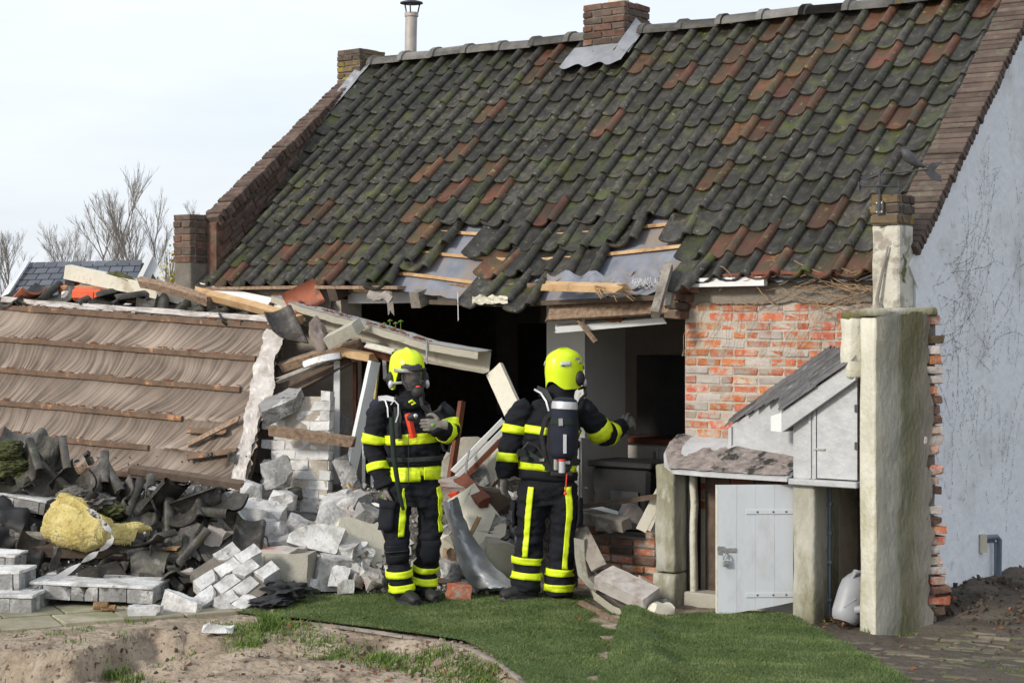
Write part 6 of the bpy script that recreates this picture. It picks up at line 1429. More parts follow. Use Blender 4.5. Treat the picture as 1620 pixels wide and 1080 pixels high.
c1 = [P(908, 850, 13.15), P(909, 880, 13.1), P(914, 910, 13.0), P(935, 932, 12.8), P(970, 958, 12.6), P(1005, 972, 12.5), P(1040, 976, 12.45)]
def strip(name, pts, off, mat, parent, th=.012):
    bm = bmesh.new(); rows = [[bm.verts.new(p), bm.verts.new(p + Vector(o_))] for p, o_ in zip(pts, off)]
    for i in range(len(rows) - 1): bm.faces.new((rows[i][0], rows[i + 1][0], rows[i + 1][1], rows[i][1]))
    bmesh.ops.solidify(bm, geom=bm.faces[:], thickness=th); return from_bm(name, bm, M[mat], parent, None, 40)
c1 = dens(c1, 3); strip('gutter_side', c1, [(.02, .0, -.07) if i > 8 else (.075, .02, -.02) for i in range(len(c1))], 'cream_wood', cg)
strip('gutter_bottom', [p + Vector((.02, .01, -.065)) if i > 8 else p + Vector((.075, .02, -.02)) for i, p in enumerate(c1)], [(.06, .16, .02)] * len(c1), 'concrete', cg)
strip('gutter_back', [p + Vector((.08, .17, -.045)) for p in c1[6:]], [(.03, .03, .10)] * len(c1[6:]), 'wood_grey', cg)
chunk('gutter_end', 'dented cream metal gutter end by the foot of the shed pillar', 'gutter end', 1046, 966, 34, 24, .10, (10, 14, 20), 'cream_wood', 12.55, 4)
plank('board', 'wide grey board leaning from the right firefighter to the gutter', 'board', (918, 838, 13.3), (948, 898, 13.05), .12, .02, 'wood_grey', 40, 0, .006)
pk = own(from_bm('wrapped_block', (lambda b: b)(plank_bm(P(955, 912, 12.85), P(1030, 948, 12.6), .20, .10, 20, .0, .01, 8)), M['plastic_sheet'], None, None, 30)); tag(pk, 'grey plastic wrapped board lying in the broken gutter', 'packet')
plank('timber_lath', 'brown wooden stick lying on the lawn below the broken gutter', 'stick', (918, 952, 12.9), (1002, 997, 12.05), .03, .03, 'wood_old', 0, 0, .01)
plank('timber_lath', 'short brown stick crossing the longer stick on the lawn', 'stick', (982, 985, 12.25), (967, 1020, 11.65), .022, .022, 'wood_old', 0, 0, .006)
chunk('soil_lump', 'dark wet leaves and soil in the mouth of the gutter end', 'soil', 1040, 955, 36, 18, .10, (0, 0, 0), 'rubble', 12.7, 6)
chunk('brick_piece', 'orange broken brick at the foot of the low wall', 'brick', 1018, 925, 22, 20, .08, (20, 20, 10), 'brick_red', 13.1, 4)
# ------------------------------------------------------------------ eave wreckage hanging loose
plank('timber_beam', 'grey rafter end hanging from the broken eave at the right', 'timber', (1058, 420, 13.2), (1036, 498, 12.95), .07, .06, 'wood_grey', 80, 0, .012)
plank('timber_beam', 'short grey stub wedged beside the hanging rafter end', 'timber', (1062, 455, 13.2), (1056, 485, 13.15), .05, .05, 'wood_grey', 80, 0, .01)
plank('timber_beam', 'torn reddish eave beam with splintered right end', 'timber', (862, 452, 13.75), (985, 456, 13.3), .11, .05, 'wood_fresh', 14, 0, .06)
bm = bmesh.new(); rng = random.Random(2)
for k in range(42):
    p = P(rng.uniform(940, 985), rng.uniform(452, 460), 13.35); tube(bm, [p, p + Vector((rng.uniform(.02, .16), rng.uniform(-.08, .02), rng.uniform(-.10, .03)))], [.006, .001], 4, False)
o = own(from_bm('splinters', bm, M['wood_fresh'])); tag(o, 'fan of pale splinters at the broken eave beam end', 'splinters')
vs = []; fs = []
for i in range(31):
    for j in range(9):
        x = 865 + 180 * i / 30; y = 432 + 5 * math.sin(i * .9) + 21 * j / 8 - (8 if i > 22 else 0) * (8 - j) / 8; vs.append(P(x, y, 13.9 - .5 * i / 30 - .06 * j / 8) + Vector((0, .03 * nv(i * .5, j * .6, 3), .02 * nv(i * .7, j * .8, 8))))
for i in range(30):
    for j in range(8): a = i * 9 + j; fs.append((a, a + 1, a + 10, a + 9))
o = own(rawmesh('torn_felt', vs, fs, M['felt'], None, 60)); tag(o, 'torn grey blue roofing felt hanging over the broken eave', 'roofing felt')
bm = bmesh.new()
for k in range(60):
    p = P(rng.uniform(1000, 1046), rng.uniform(438, 446), 13.38); tube(bm, [p, p + Vector((rng.uniform(-.02, .02), -.01, -.02)), p + Vector((rng.uniform(-.04, .04), -.01, -rng.uniform(.03, .06)))], .0012, 3, False)
o = own(from_bm('felt_threads', bm, M['tape'])); tag(o, 'frayed white threads hanging from the torn roofing felt', 'threads')
plank('ceiling_lath', 'thin brown lath dangling from the eave beside the right helmet', 'lath', (890, 474, 13.9), (942, 540, 13.7), .03, .025, 'wood_old', 20, 0, .02)
plank('ceiling_board', 'white broken ceiling board hanging above the right helmet', 'board', (880, 520, 14.0), (1052, 505, 13.5), .06, .05, 'white_wood', 20, 0, .03)
plank('ceiling_board', 'brown plank hanging under the eave above the ceiling board', 'board', (868, 495, 13.95), (1075, 482, 13.3), .14, .03, 'wood_old', 60, 0, .03)
chunk('rust_clump', 'rusty brown clump stuck on the white ceiling board', 'clump', 975, 503, 26, 14, .08, (0, 10, 0), 'leaf', 13.7, 6)
plank('icicle_strip', 'thin white strip of paint hanging in the opening', 'paint strip', (724, 462, 14.3), (725, 508, 14.3), .012, .006, 'white_wood', 90)
plank('wood_stub', 'rotten grey stub hanging under the left eave', 'stub', (616, 465, 14.85), (619, 497, 14.85), .05, .04, 'wood_grey', 90, 0, .03)
chunk('mortar_lump', 'loose mortar lump hanging under the left eave', 'mortar', 595, 466, 26, 18, .06, (0, 10, 0), 'rubble_pink', 14.95, 4)
chunk('mortar_lump', 'angular mortar piece hanging right of the loose lump', 'mortar', 612, 468, 18, 16, .05, (0, 40, 0), 'rubble_pink', 14.85, 4)
bm = bmesh.new(); bmesh.ops.create_grid(bm, x_segments=14, y_segments=5, size=.5)
for v in bm.verts: x, y = v.co.x, v.co.y; v.co = P(775 + x * 56, 474 + y * 13 * (1 + .8 * nv(x * 6, 3)), 14.05 - x * .1) + Vector((0, .03 * nv(x * 8, y * 6, 4), .02 * nv(x * 9, y * 4, 2)))
o = own(from_bm('paint_flake', bm, M['cream_plaster'], None, None, 60)); tag(o, 'curled flake of white paint under the sagging eave', 'paint flake')
# smaller loose pieces
gS, gD, gB = 'small pale masonry lumps in the rubble', 'small dark tile lumps in the rubble', 'small grey lumps in the rubble'
rng = random.Random(91)
for k in range(120):
    x = rng.uniform(270, 830); y = rng.uniform(775, 935)
    if 590 < x < 700 and y < 900: continue
    s = rng.uniform(10, 30); m_ = rng.choice(['brick_white', 'brick_white', 'brick_grey', 'rubble_pink']); g2 = {'brick_white': gS, 'brick_grey': gB, 'rubble_pink': 'small beige lumps in the rubble'}[m_]
    lb = {'brick_white': 'small pale masonry lump lying loose in the rubble heap', 'brick_grey': 'small grey masonry lump lying loose in the rubble heap', 'rubble_pink': 'small beige masonry lump lying loose in the rubble heap'}[m_]
    _pend.append((chunk('masonry_lump', lb, 'masonry', x, y, s * rng.uniform(.8, 1.6), s * rng.uniform(.6, 1), None, (rng.uniform(-30, 30), rng.uniform(-30, 30), rng.uniform(0, 180)), m_, None, 4, g2), {'brick_white': 'small pale masonry lump', 'brick_grey': 'small grey masonry lump', 'rubble_pink': 'small beige masonry lump'}[m_], x, y))
for k in range(40):
    x = rng.uniform(10, 420); y = rng.uniform(780, 940); s = rng.uniform(14, 36)
    _pend.append((chunk('tile_lump', 'small black broken tile piece lying loose in the rubble heap', 'tile shard', x, y, s * 1.4, s * .5, None, (rng.uniform(-40, 40), rng.uniform(-40, 40), rng.uniform(0, 180)), 'tile_loose', None, 4, gD), 'small black tile piece', x, y))
rng = random.Random(55)
for k in range(30):
    x = rng.uniform(340, 820); y = rng.uniform(790, 925)
    if 585 < x < 700: continue
    s = rng.uniform(28, 50); m_ = rng.choice(['brick_white', 'brick_white', 'block_white', 'brick_grey'])
    _pend.append((chunk('masonry_block', 'x', 'masonry', x, y, s * rng.uniform(.8, 1.5), s * rng.uniform(.5, .85), None, (rng.uniform(-35, 35), rng.uniform(-35, 35), rng.uniform(0, 180)), m_, None, 4, 'broken masonry blocks in the rubble', .013), 'broken white masonry block' if m_ != 'brick_grey' else 'broken grey masonry block', x, y))
for k in range(26):
    x = rng.uniform(200, 820); y = rng.uniform(770, 925); an = rng.uniform(-.9, .6); l = rng.uniform(12, 34); q = hit(x, y); Y = q.y - .04
    o = plank('broken_lath', 'x', 'lath', (x - l * math.cos(an), y + l * math.sin(an), Y), (x + l * math.cos(an), y - l * math.sin(an), Y + rng.uniform(-.12, .12)), rng.uniform(.02, .05), rng.uniform(.015, .03), rng.choice(['wood_old', 'wood_dark', 'wood_fresh', 'wood_grey', 'white_wood']), rng.uniform(0, 90), 0, .02, 'broken laths in the rubble')
    _pend.append((o, 'broken lath', x, y))
told_apart()

fib = []; rng = random.Random(40)
for o in [o for o in COL.objects if o.parent == iw]:
    for v in o.data.vertices:
        if rng.random() < .16:
            p = v.co; n_ = (v.normal + Vector((rng.uniform(-.8, .8), rng.uniform(-.8, .8), rng.uniform(-.8, .8)))).normalized(); l = rng.uniform(.006, .022); w = n_.orthogonal().normalized() * rng.uniform(.002, .006); fib.append([tuple(p - w), tuple(p + w), tuple(p + n_ * l)])
o = trimesh('loose_fibres', np.array(fib), M['wool'], iw); o['kind'] = 'stuff'
for k, (pts, w) in enumerate([([(84, 806, 13.5), (104, 792, 13.45), (126, 802, 13.4), (146, 822, 13.32)], .05), ([(80, 820, 13.48), (100, 808, 13.42), (124, 818, 13.36)], .06), ([(150, 846, 13.22), (180, 842, 13.3), (214, 846, 13.4)], .045)]):
    pts = [P(*q) for q in pts]; from_bm('wool_layer', (lambda bm: (tube(bm, dens(pts, 4), [(.012 + .006 * (i % 2), w * (1 + .25 * nv(i, k))) for i in range(len(dens(pts, 4)))], 10), bm)[1])(bmesh.new()), M['wool'], iw, None, 60)
# ------------------------------------------------------------------ firefighters
SLIM = 1.0
class Chain:
    def __init__(s, pts, rad, side, n=6):
        rad = [tuple(q * SLIM for q in r) if isinstance(r, tuple) else r * SLIM for r in rad]
        s.side = Vector(side).normalized(); P_ = [Vector(p) for p in pts]; R_ = [r if isinstance(r, tuple) else (r, r) for r in rad]; s.p = []; s.r = []
        for i in range(len(P_) - 1):
            a, b, c, d = P_[max(0, i - 1)], P_[i], P_[i + 1], P_[min(len(P_) - 1, i + 2)]
            for k in range(n):
                t = k / n; s.p.append(.5 * (2 * b + (c - a) * t + (2 * a - 5 * b + 4 * c - d) * t * t + (3 * b - a - 3 * c + d) * t ** 3))
                f = t * t * (3 - 2 * t); s.r.append(tuple(R_[i][q] * (1 - f) + R_[i + 1][q] * f for q in (0, 1)))
        s.p.append(P_[-1]); s.r.append(R_[-1]); L = [0.]
        for i in range(len(s.p) - 1): L.append(L[-1] + (s.p[i + 1] - s.p[i]).length)
        s.t = [l / L[-1] for l in L]
    def at(s, t):
        i = max(k for k in range(len(s.t) - 1) if s.t[k] <= t) if t > 0 else 0
        f = (t - s.t[i]) / (s.t[i + 1] - s.t[i]); f = min(1, max(0, f)); p = s.p[i].lerp(s.p[i + 1], f); r = tuple(s.r[i][q] * (1 - f) + s.r[i + 1][q] * f for q in (0, 1))
        tg = (s.p[min(i + 2, len(s.p) - 1)] - s.p[max(0, i - 1)]).normalized(); sd = s.side - tg * s.side.dot(tg); sd.normalize(); return p, r, sd, tg.cross(sd)
    def surf(s, t, ang, off=0.):
        p, r, sd, up = s.at(t); return p + sd * (r[0] + off) * math.cos(ang) + up * (r[1] + off) * math.sin(ang)
    def tz(s, z):                                     # parameter where the chain passes height z
        return min((abs(s.at(k / 200)[0].z - z), k / 200) for k in range(201))[1]
    def loft(s, bm, n=18, ext=0.):
        rings = []
        for i in range(len(s.p)):
            rings.append([bm.verts.new(s.surf(s.t[i], 2 * math.pi * k / n, ext)) for k in range(n)])
        for i in range(len(rings) - 1):
            for k in range(n): bm.faces.new((rings[i][k], rings[i][(k + 1) % n], rings[i + 1][(k + 1) % n], rings[i + 1][k]))
        bm.faces.new(rings[0][::-1]); bm.faces.new(rings[-1])
def wr(p, k=1.):                                       # folds of the cloth
    return (.015 * nv(p.x * 6, p.y * 6, p.z * 12) + .011 * nv(p.x * 13 + 3, p.y * 13, p.z * 26) + .004 * nv(p.x * 30, p.y * 30, p.z * 50)) * k
def band(name, ch, t0, t1, mat, parent, a0=0., a1=2 * math.pi, off=.0085, n=28, m=3, tilt=0., tang=0., thick=.004):
    vs = []; fs = []; full = abs(a1 - a0 - 2 * math.pi) < 1e-4
    for j in range(m + 1):
        for k in range(n + 1):
            a = a0 + (a1 - a0) * k / n; t = t0 + (t1 - t0) * j / m + tilt * math.cos(a - tang); q = ch.surf(min(1, max(0, t)), a, off); c = ch.at(min(1, max(0, t)))[0]; vs.append(q + (q - c).normalized() * wr(q) * 1.25)
    for j in range(m):
        for k in range(n): a = j * (n + 1) + k; fs.append((a, a + 1, a + n + 2, a + n + 1))
    o = rawmesh(name, vs, fs, M[mat], parent, 60); mo = o.modifiers.new('solid', 'SOLIDIFY'); mo.thickness = thick; mo.offset = 0; return o
def remeshed(name, bm, vox, smooth=6, wrinkle=0., parent=None, mats=None, pick=None):
    me = bpy.data.meshes.new(name); bmesh.ops.recalc_face_normals(bm, faces=bm.faces); bm.to_mesh(me); bm.free(); o = bpy.data.objects.new(name, me); COL.objects.link(o)
    r = o.modifiers.new('r', 'REMESH'); r.mode = 'VOXEL'; r.voxel_size = vox; r.use_smooth_shade = True
    s = o.modifiers.new('s', 'SMOOTH'); s.iterations = smooth; s.factor = .5
    dg = bpy.context.evaluated_depsgraph_get(); dg.update(); me2 = bpy.data.meshes.new_from_object(o.evaluated_get(dg)); bpy.data.objects.remove(o); bpy.data.meshes.remove(me); me2.name = name
    if wrinkle:
        nrm = [v.normal.copy() for v in me2.vertices]
        for v, n_ in zip(me2.vertices, nrm): v.co += n_ * wr(v.co, wrinkle * 1.35)
    me2.materials.clear()
    for m in mats: me2.materials.append(m)
    if pick:
        for f in me2.polygons: f.material_index = pick(f.center)
    me2.shade_smooth(); me2.update()
    return link(name, me2, parent)
def ell(bm, c, r, rot=None, n=3):
    g_ = bmesh.ops.create_icosphere(bm, subdivisions=n, radius=1.); m = Matrix.Translation(c) @ (rot.to_4x4() if rot is not None else Matrix()) @ Matrix.Diagonal((*r, 1)); bmesh.ops.transform(bm, matrix=m, verts=g_['verts'])
def glove(parent, wrist, direc, palm_n, side, curl=.6, mats=('glove',), spread=.012, scale=1.):
    """direc along the hand, palm_n out of the palm, side towards the thumb"""
    d, pn, sd = Vector(direc).normalized(), Vector(palm_n).normalized(), Vector(side).normalized(); bm = bmesh.new(); k = scale; w = Vector(wrist)
    Chain([w - d * .05 * k, w, w + d * .035 * k, w + d * .085 * k], [(.036 * k, .031 * k), (.033 * k, .026 * k), (.044 * k, .02 * k), (.046 * k, .017 * k)], sd, 4).loft(bm, 14)
    for i, (off, L) in enumerate([(.034, .072), (.0125, .082), (-.010, .077), (-.031, .060)]):
        b = w + d * .075 * k + sd * off * k; dd = (d + sd * off * 2.2 * spread * 20).normalized(); pts = [b]; ang = 0.
        for j, f in enumerate((.42, .32, .26)):
            ang += curl * (.55 + .12 * i) * (1.0, .9, .6)[j]; pts.append(pts[-1] + (dd * math.cos(ang) + pn * math.sin(ang)) * L * f * k)
        Chain(pts, [.0125 * k, .0118 * k, .0108 * k, .0085 * k], sd, 3).loft(bm, 9)
    b = w + d * .018 * k + sd * .034 * k; pts = [b, b + (d * .5 + sd * .7 + pn * .25).normalized() * .035 * k, b + (d * .72 + sd * .62 + pn * .4).normalized() * .066 * k, b + (d * .95 + sd * .42 + pn * .55).normalized() * .09 * k]
    Chain(pts, [.017 * k, .0145 * k, .0125 * k, .009 * k], pn, 3).loft(bm, 9)
    o = remeshed('glove', bm, .0042, 3, 0., parent, [M[m] for m in mats]); c = w + d * .055 * k - pn * .021 * k
    b2 = bmesh.new(); ell(b2, c, (.013, .013, .013), None, 2)
    for v in b2.verts: v.co = v.co - pn * (v.co - c).dot(pn) * .75
    from_bm('glove_print', b2, M['glove_green'], o, None, 60); return o
def boot(parent, heel, toe_dir, L=.29, shaft=.22):
    d = Vector(toe_dir).normalized(); s = d.cross(Vector((0, 0, 1))); h = Vector(heel); bm = bmesh.new()
    Chain([h - d * .055 + Vector((0, 0, .055)), h + Vector((0, 0, .062)), h + d * .09 + Vector((0, 0, .06)), h + d * .17 + Vector((0, 0, .05)), h + d * (L - .07) + Vector((0, 0, .040))], [(.034, .045), (.046, .058), (.047, .055), (.053, .045), (.034, .030)], s, 4).loft(bm, 16)
    Chain([h + Vector((0, 0, .04)), h + Vector((0, 0, shaft))], [(.055, .062), (.062, .066)], s, 4).loft(bm, 16)
    o = remeshed('boot', bm, .008, 3, .3, parent, [M['black']])
    b2 = bmesh.new(); n = 20; pr_ = []
    for k in range(n):
        a = 2 * math.pi * k / n; x = math.cos(a); y = math.sin(a); wd = .05 + .008 * (x > 0); pr_.append(h + d * (.08 + x * (L * .5 - .002)) + s * y * wd)
    prism(b2, [Vector((q.x, q.y, .012 + h.z)) for q in pr_], (0, 0, .024)); from_bm('sole', b2, M['black_soft'], o)
def helmet(parent, c, f, tilt=0., back=False):
    f = Vector(f).normalized(); s = f.cross(Vector((0, 0, 1))).normalized(); B = Matrix((s, f, Vector((0, 0, 1)))).transposed(); B = Matrix.Rotation(R(tilt), 3, s) @ B @ Matrix.Scale(1.10, 3)  # x: wearer's right, y: forward
    HM_ = Matrix.Translation(c) @ B.to_4x4(); n, m = 40, 14; bm = bmesh.new(); rings = []
    def zr(ph):                                        # rim height; ph=0 forward
        a = abs(ph); return .012 - .012 * math.cos(a) * (a < 1) - .135 * sstep(a, .80, 1.15) + .055 * sstep(a, 2.3, 3.1)
    for i in range(m + 1):
        ring = []
        for k in range(n):
            ph = 2 * math.pi * k / n - math.pi; z1 = zr(ph); th = i / m
            z = .142 * math.cos(th * math.pi / 2) + min(0, z1) * sstep(th, .55, 1.) + max(0, z1) * th; r = math.sin(min(1., th * 1.12) * math.pi / 2) ** .80
            fl = 1 + .05 * sstep(th, .85, 1.0) * (abs(ph) > 1.9)
            if z < 0: fl *= 1 - .45 * (-z) * 2
            ridge_ = .010 * math.exp(-(math.sin(ph) * 4) ** 2) * (1 - th) ** .5 if abs(ph) < 1.57 or 1 else 0
            ring.append(bm.verts.new((.120 * r * math.sin(ph) * fl, .150 * r * math.cos(ph) * fl - .008, z + ridge_)))
        rings.append(ring)
    for i in range(m):
        for k in range(n):
            try: bm.faces.new((rings[i][k], rings[i][(k + 1) % n], rings[i + 1][(k + 1) % n], rings[i + 1][k]))
            except ValueError: pass
    bmesh.ops.remove_doubles(bm, verts=bm.verts[:], dist=.0008); bmesh.ops.solidify(bm, geom=bm.faces[:], thickness=.006)
    h = from_bm('helmet', bm, M['helmet'], parent, HM_, 40)
    def shell(z0, z1, p0, p1, off, name, mat, par, n=20, m=4, zf=None):
        vs = []; fs = []
        for i in range(m + 1):
            for k in range(n + 1):
                ph = p0 + (p1 - p0) * k / n; t = i / m; z = z0 + (z1 - z0) * t
                if zf: z = zf(ph, t)
                r = math.sqrt(max(.02, 1 - (max(0, z) / .150) ** 2)); vs.append(HM_ @ Vector(((.120 * r + off) * math.sin(ph), (.150 * r + off) * math.cos(ph) - .008, z)))
        for i in range(m):
            for k in range(n): a = i * (n + 1) + k; fs.append((a, a + 1, a + n + 2, a + n + 1))
        o = rawmesh(name, vs, fs, M[mat], par, 60); q = o.modifiers.new('s', 'SOLIDIFY'); q.thickness = .003; return o
    # brow, ear cups, stripes
    shell(.0, .022, -1.0, 1.0, .006, 'brow_guard', 'zinc', h)
    for sg in (-1, 1):
        bm = bmesh.new(); ell(bm, HM_ @ Vector((sg * .118, .015, -.055)), (.026, .045, .052), B, 2); from_bm('ear_cup', bm, M['black'], h, None, 60)
        bm = bmesh.new(); ell(bm, HM_ @ Vector((sg * .122, .055, -.085)), (.018, .02, .030), B, 2); from_bm('side_clip', bm, M['reflect'], h, None, 60)
    if not back:
        def emb(ph, t): w = max(0, 1 - abs(ph) / .62); return .026 + t * (.018 + .062 * w ** 1.5)
        shell(0, 0, -.62, .62, .0035, 'front_plate', 'iron', h, 26, 5, emb)
    else:
        for p0, p1, z0, z1 in [(2.0, 2.55, .035, .062), (-2.55, -2.0, .035, .062), (1.25, 1.7, .07, .10), (1.1, 1.5, .045, .062), (-1.7, -1.25, .07, .10)]: shell(z0, z1, p0, p1, .0035, 'reflective_mark', 'reflect', h, 8, 2)
        shell(.03, .04, 2.35, 2.45, .006, 'emblem', 'iron', h, 4, 1)
    return HM_, B
def strap(name, pts, w, t, mat, parent, nrm=None):
    bm = bmesh.new(); rows = []
    pts = [Vector(p) for p in pts]
    for i, p in enumerate(pts):
        tg = (pts[min(i + 1, len(pts) - 1)] - pts[max(0, i - 1)]).normalized(); n_ = Vector(nrm) if nrm is not None else Vector((0, -1, 0)); n_ = (n_ - tg * n_.dot(tg)).normalized(); s = tg.cross(n_)
        rows.append([bm.verts.new(p + s * a + n_ * b) for a, b in ((-w / 2, -t / 2), (w / 2, -t / 2), (w / 2, t / 2), (-w / 2, t / 2))])
    for i in range(len(rows) - 1):
        for k in range(4): bm.faces.new((rows[i][k], rows[i][(k + 1) % 4], rows[i + 1][(k + 1) % 4], rows[i + 1][k]))
    bm.faces.new(rows[0][::-1]); bm.faces.new(rows[-1]); return from_bm(name, bm, M[mat], parent, None, 40)
def cyl_pack(parent, top, bot, r, nrm, d_side):
    ax = (bot - top).normalized(); bm = bmesh.new(); prof = [(0, .45), (.02, .75), (.05, .96), (.09, 1.), (.5, 1.), (.86, 1.), (.93, .95), (.975, .75), (1., .4)]; L = (bot - top).length
    tube(bm, [top + ax * (t * L) for t, q in prof], [q * r for t, q in prof], 22); c = from_bm('air_cylinder', bm, M['cylinder_navy'], parent, None, 50)
    return c, ax, L

# ---- the one facing the camera
F1 = lambda x, y, d=0.: P(x, y, 13.05 + d)
ff = thing('person', 'firefighter in helmet and face mask facing the camera, hand on chest beside red torch', 'person', F1(650, 957))
fs_ = Vector((1, .12, 0)); fv = Vector((.12, -1, 0)).normalized()
SLIM = .88
T1 = Chain([F1(657, 800), F1(656, 770), F1(656, 745), F1(655, 715), F1(653, 684), F1(651, 652, .02), F1(650, 634, .03), F1(649, 612, .02)], [(.165, .12), (.195, .145), (.195, .150), (.212, .168), (.215, .170), (.165, .115), (.082, .078), (.07, .075)], fs_)
A1 = Chain([F1(610, 642, .02), F1(599, 655, .01), F1(592, 685, .0), F1(592, 712, .0), F1(600, 740, -.03), F1(610, 770, -.06)], [.07, .092, .090, .082, .080, .068], fs_)
A2 = Chain([F1(692, 645, .02), F1(705, 660, .0), F1(709, 682, -.05), F1(704, 683, -.13), F1(692, 676, -.22), F1(688, 673, -.235)], [.08, .092, .088, .080, .068, .055], Vector((.7, .3, .6)))
G1 = Chain([F1(634, 768), F1(630, 800), F1(627, 850, -.02), F1(631, 900), F1(635, 938, .01)], [(.118, .13), (.118, .13), (.102, .112), (.103, .112), (.105, .112)], fs_)
G2 = Chain([F1(676, 768, .02), F1(679, 805, .04), F1(680, 850, .06), F1(673, 900, .12), F1(669, 934, .14)], [(.108, .13), (.105, .125), (.095, .112), (.10, .112), (.103, .112)], fs_)
SLIM = 1.0
bm = bmesh.new()
for c in (T1, A1, A2, G1, G2): c.loft(bm, 20)
hc = F1(650, 596, -.015); ell(bm, hc, (.078, .10, .115)); ell(bm, F1(651, 640, -.03), (.105, .10, .055)); ell(bm, F1(652, 628, -.02), (.09, .09, .05))
hf = Vector((.30, -.95, 0)).normalized(); ell(bm, hc + hf * .105 + Vector((0, 0, -.01)), (.016, .016, .026))
body1 = remeshed('body', bm, .0105, 5, 1., ff, [M['navy'], M['skin']], lambda c: 1 if (c - hc).length < .13 and (c - hc).dot(hf) > .03 and c.z > hc.z - .075 else 0)
for sg in (-1, 1):
    bm = bmesh.new(); ell(bm, hc + hf * .098 + hf.cross(Vector((0, 0, 1))) * sg * .033 + Vector((0, 0, .018)), (.013, .01, .008), None, 2); from_bm('eye', bm, M['black'], ff, None, 60)
HM1, HB1 = helmet(ff, F1(644, 586, -.0), hf, -4)
# mask: rubber rim, clear lens, breathing valve
def mask_pt(ph, z, off=0.):
    r = .112 + off - .25 * max(0, -.05 - z) ; s = hf.cross(Vector((0, 0, 1))); return hc + hf * (r * math.cos(ph) + .015) + s * (.092 * math.sin(ph)) + Vector((0, 0, z))
vs = []; fs = []; n_, m_ = 16, 10
for i in range(m_ + 1):
    for k in range(n_ + 1):
        z = .055 - .145 * i / m_; lim = 1.05 * (1 - .42 * sstep(-z, .02, .09)); vs.append(mask_pt(-lim + 2 * lim * k / n_, z, .022))
for i in range(m_):
    for k in range(n_): a = i * (n_ + 1) + k; fs.append((a, a + 1, a + n_ + 2, a + n_ + 1))
mk_ = rawmesh('mask_lens', vs, fs, M['visor'], ff, 80)
rim = [vs[k] for k in range(n_ + 1)] + [vs[i * (n_ + 1) + n_] for i in range(1, m_ + 1)] + [vs[m_ * (n_ + 1) + k] for k in range(n_ - 1, -1, -1)] + [vs[i * (n_ + 1)] for i in range(m_ - 1, -1, -1)]
tubeo('mask_rim', rim, .012, M['black'], mk_, n=8)
bm = bmesh.new(); ell(bm, hc + hf * .118 + Vector((0, 0, -.055)), (.040, .035, .042)); from_bm('inner_mask', bm, M['black'], mk_, None, 60)
vc = hc + hf * .150 + Vector((.012, 0, -.105)); bm = bmesh.new(); ell(bm, vc, (.046, .042, .046)); from_bm('breathing_valve', bm, M['black'], mk_, None, 60)
bm = bmesh.new(); ell(bm, vc + Vector((.004, -.02, .040)), (.018, .012, .008)); from_bm('valve_button', bm, M['red'], mk_, None, 60)
tubeo('mask_strap', [mask_pt(-1.0, -.03, .02), HM1 @ Vector((.112, .07, -.075)), HM1 @ Vector((.118, .03, -.09))], .010, M['reflect'], mk_, n=6)
tubeo('mask_strap', [mask_pt(1.0, -.03, .02), HM1 @ Vector((-.112, .07, -.075))], .010, M['reflect'], mk_, n=6)
tubeo('air_hose', [vc + Vector((.02, 0, -.03)), F1(668, 642, -.24), F1(680, 655, -.22), F1(694, 650, -.16), F1(700, 640, .05)], .014, M['black'], ff, n=8)
# visor flap of the helmet sticking out to the right
# bands
zt = lambda y: CH - (y - HZ) / F * 13.05
band('reflective_band', T1, T1.tz(zt(700)), T1.tz(zt(686)), 'hivis', ff)
band('reflective_band', T1, T1.tz(zt(758)), T1.tz(zt(741)), 'hivis', ff, math.pi * 1.02, math.pi * 1.56, tilt=.010, tang=1, off=.016); band('reflective_band', T1, T1.tz(zt(757)), T1.tz(zt(738)), 'hivis', ff, math.pi * 1.60, math.pi * 2.02, tilt=-.008, tang=1, off=.018)
band('belt_band', T1, T1.tz(zt(750)), T1.tz(zt(735)), 'hivis', ff, math.pi * 1.04, math.pi * 1.97, off=.008)
band('jacket_hem', T1, T1.tz(zt(736)), T1.tz(zt(722)), 'navy', ff, off=.016)
band('reflective_band', A1, .37, .475, 'hivis', ff, off=.010, tilt=.02, tang=0); band('reflective_band', A1, .71, .795, 'hivis', ff, off=.010, tilt=.02)
band('cuff', A1, .90, 1.0, 'navy', ff, off=.008)
band('reflective_band', A2, .30, .44, 'hivis', ff, off=.010); band('reflective_band', A2, .60, .72, 'hivis', ff, off=.009)
band('reflective_band', G1, G1.tz(zt(911)), G1.tz(zt(899)), 'hivis', ff); band('reflective_band', G1, G1.tz(zt(933)), G1.tz(zt(922)), 'hivis', ff)
band('reflective_band', G2, G2.tz(zt(905)), G2.tz(zt(894)), 'hivis', ff); band('reflective_band', G2, G2.tz(zt(926)), G2.tz(zt(914)), 'hivis', ff)
fa = lambda ch, ang: ang
band('trouser_stripe', G1, G1.tz(zt(766)), G1.tz(zt(846)), 'hivis', ff, R(60), R(86), n=5, m=18); band('trouser_stripe', G2, G2.tz(zt(766)), G2.tz(zt(838)), 'hivis', ff, R(28), R(54), n=5, m=18)
band('thigh_pocket', G1, G1.tz(zt(795)), G1.tz(zt(838)), 'navy', ff, R(105), R(175), off=.026, n=8, m=6, thick=.018); band('pocket_flap', G1, G1.tz(zt(790)), G1.tz(zt(805)), 'navy', ff, R(102), R(178), off=.034, n=8, m=2, thick=.01)
band('knee_patch', G1, G1.tz(zt(850)), G1.tz(zt(885)), 'navy', ff, R(45), R(140), off=.018, n=8, m=5, thick=.012); band('knee_patch', G2, G2.tz(zt(850)), G2.tz(zt(885)), 'navy', ff, R(45), R(130), off=.016, n=8, m=5, thick=.012)
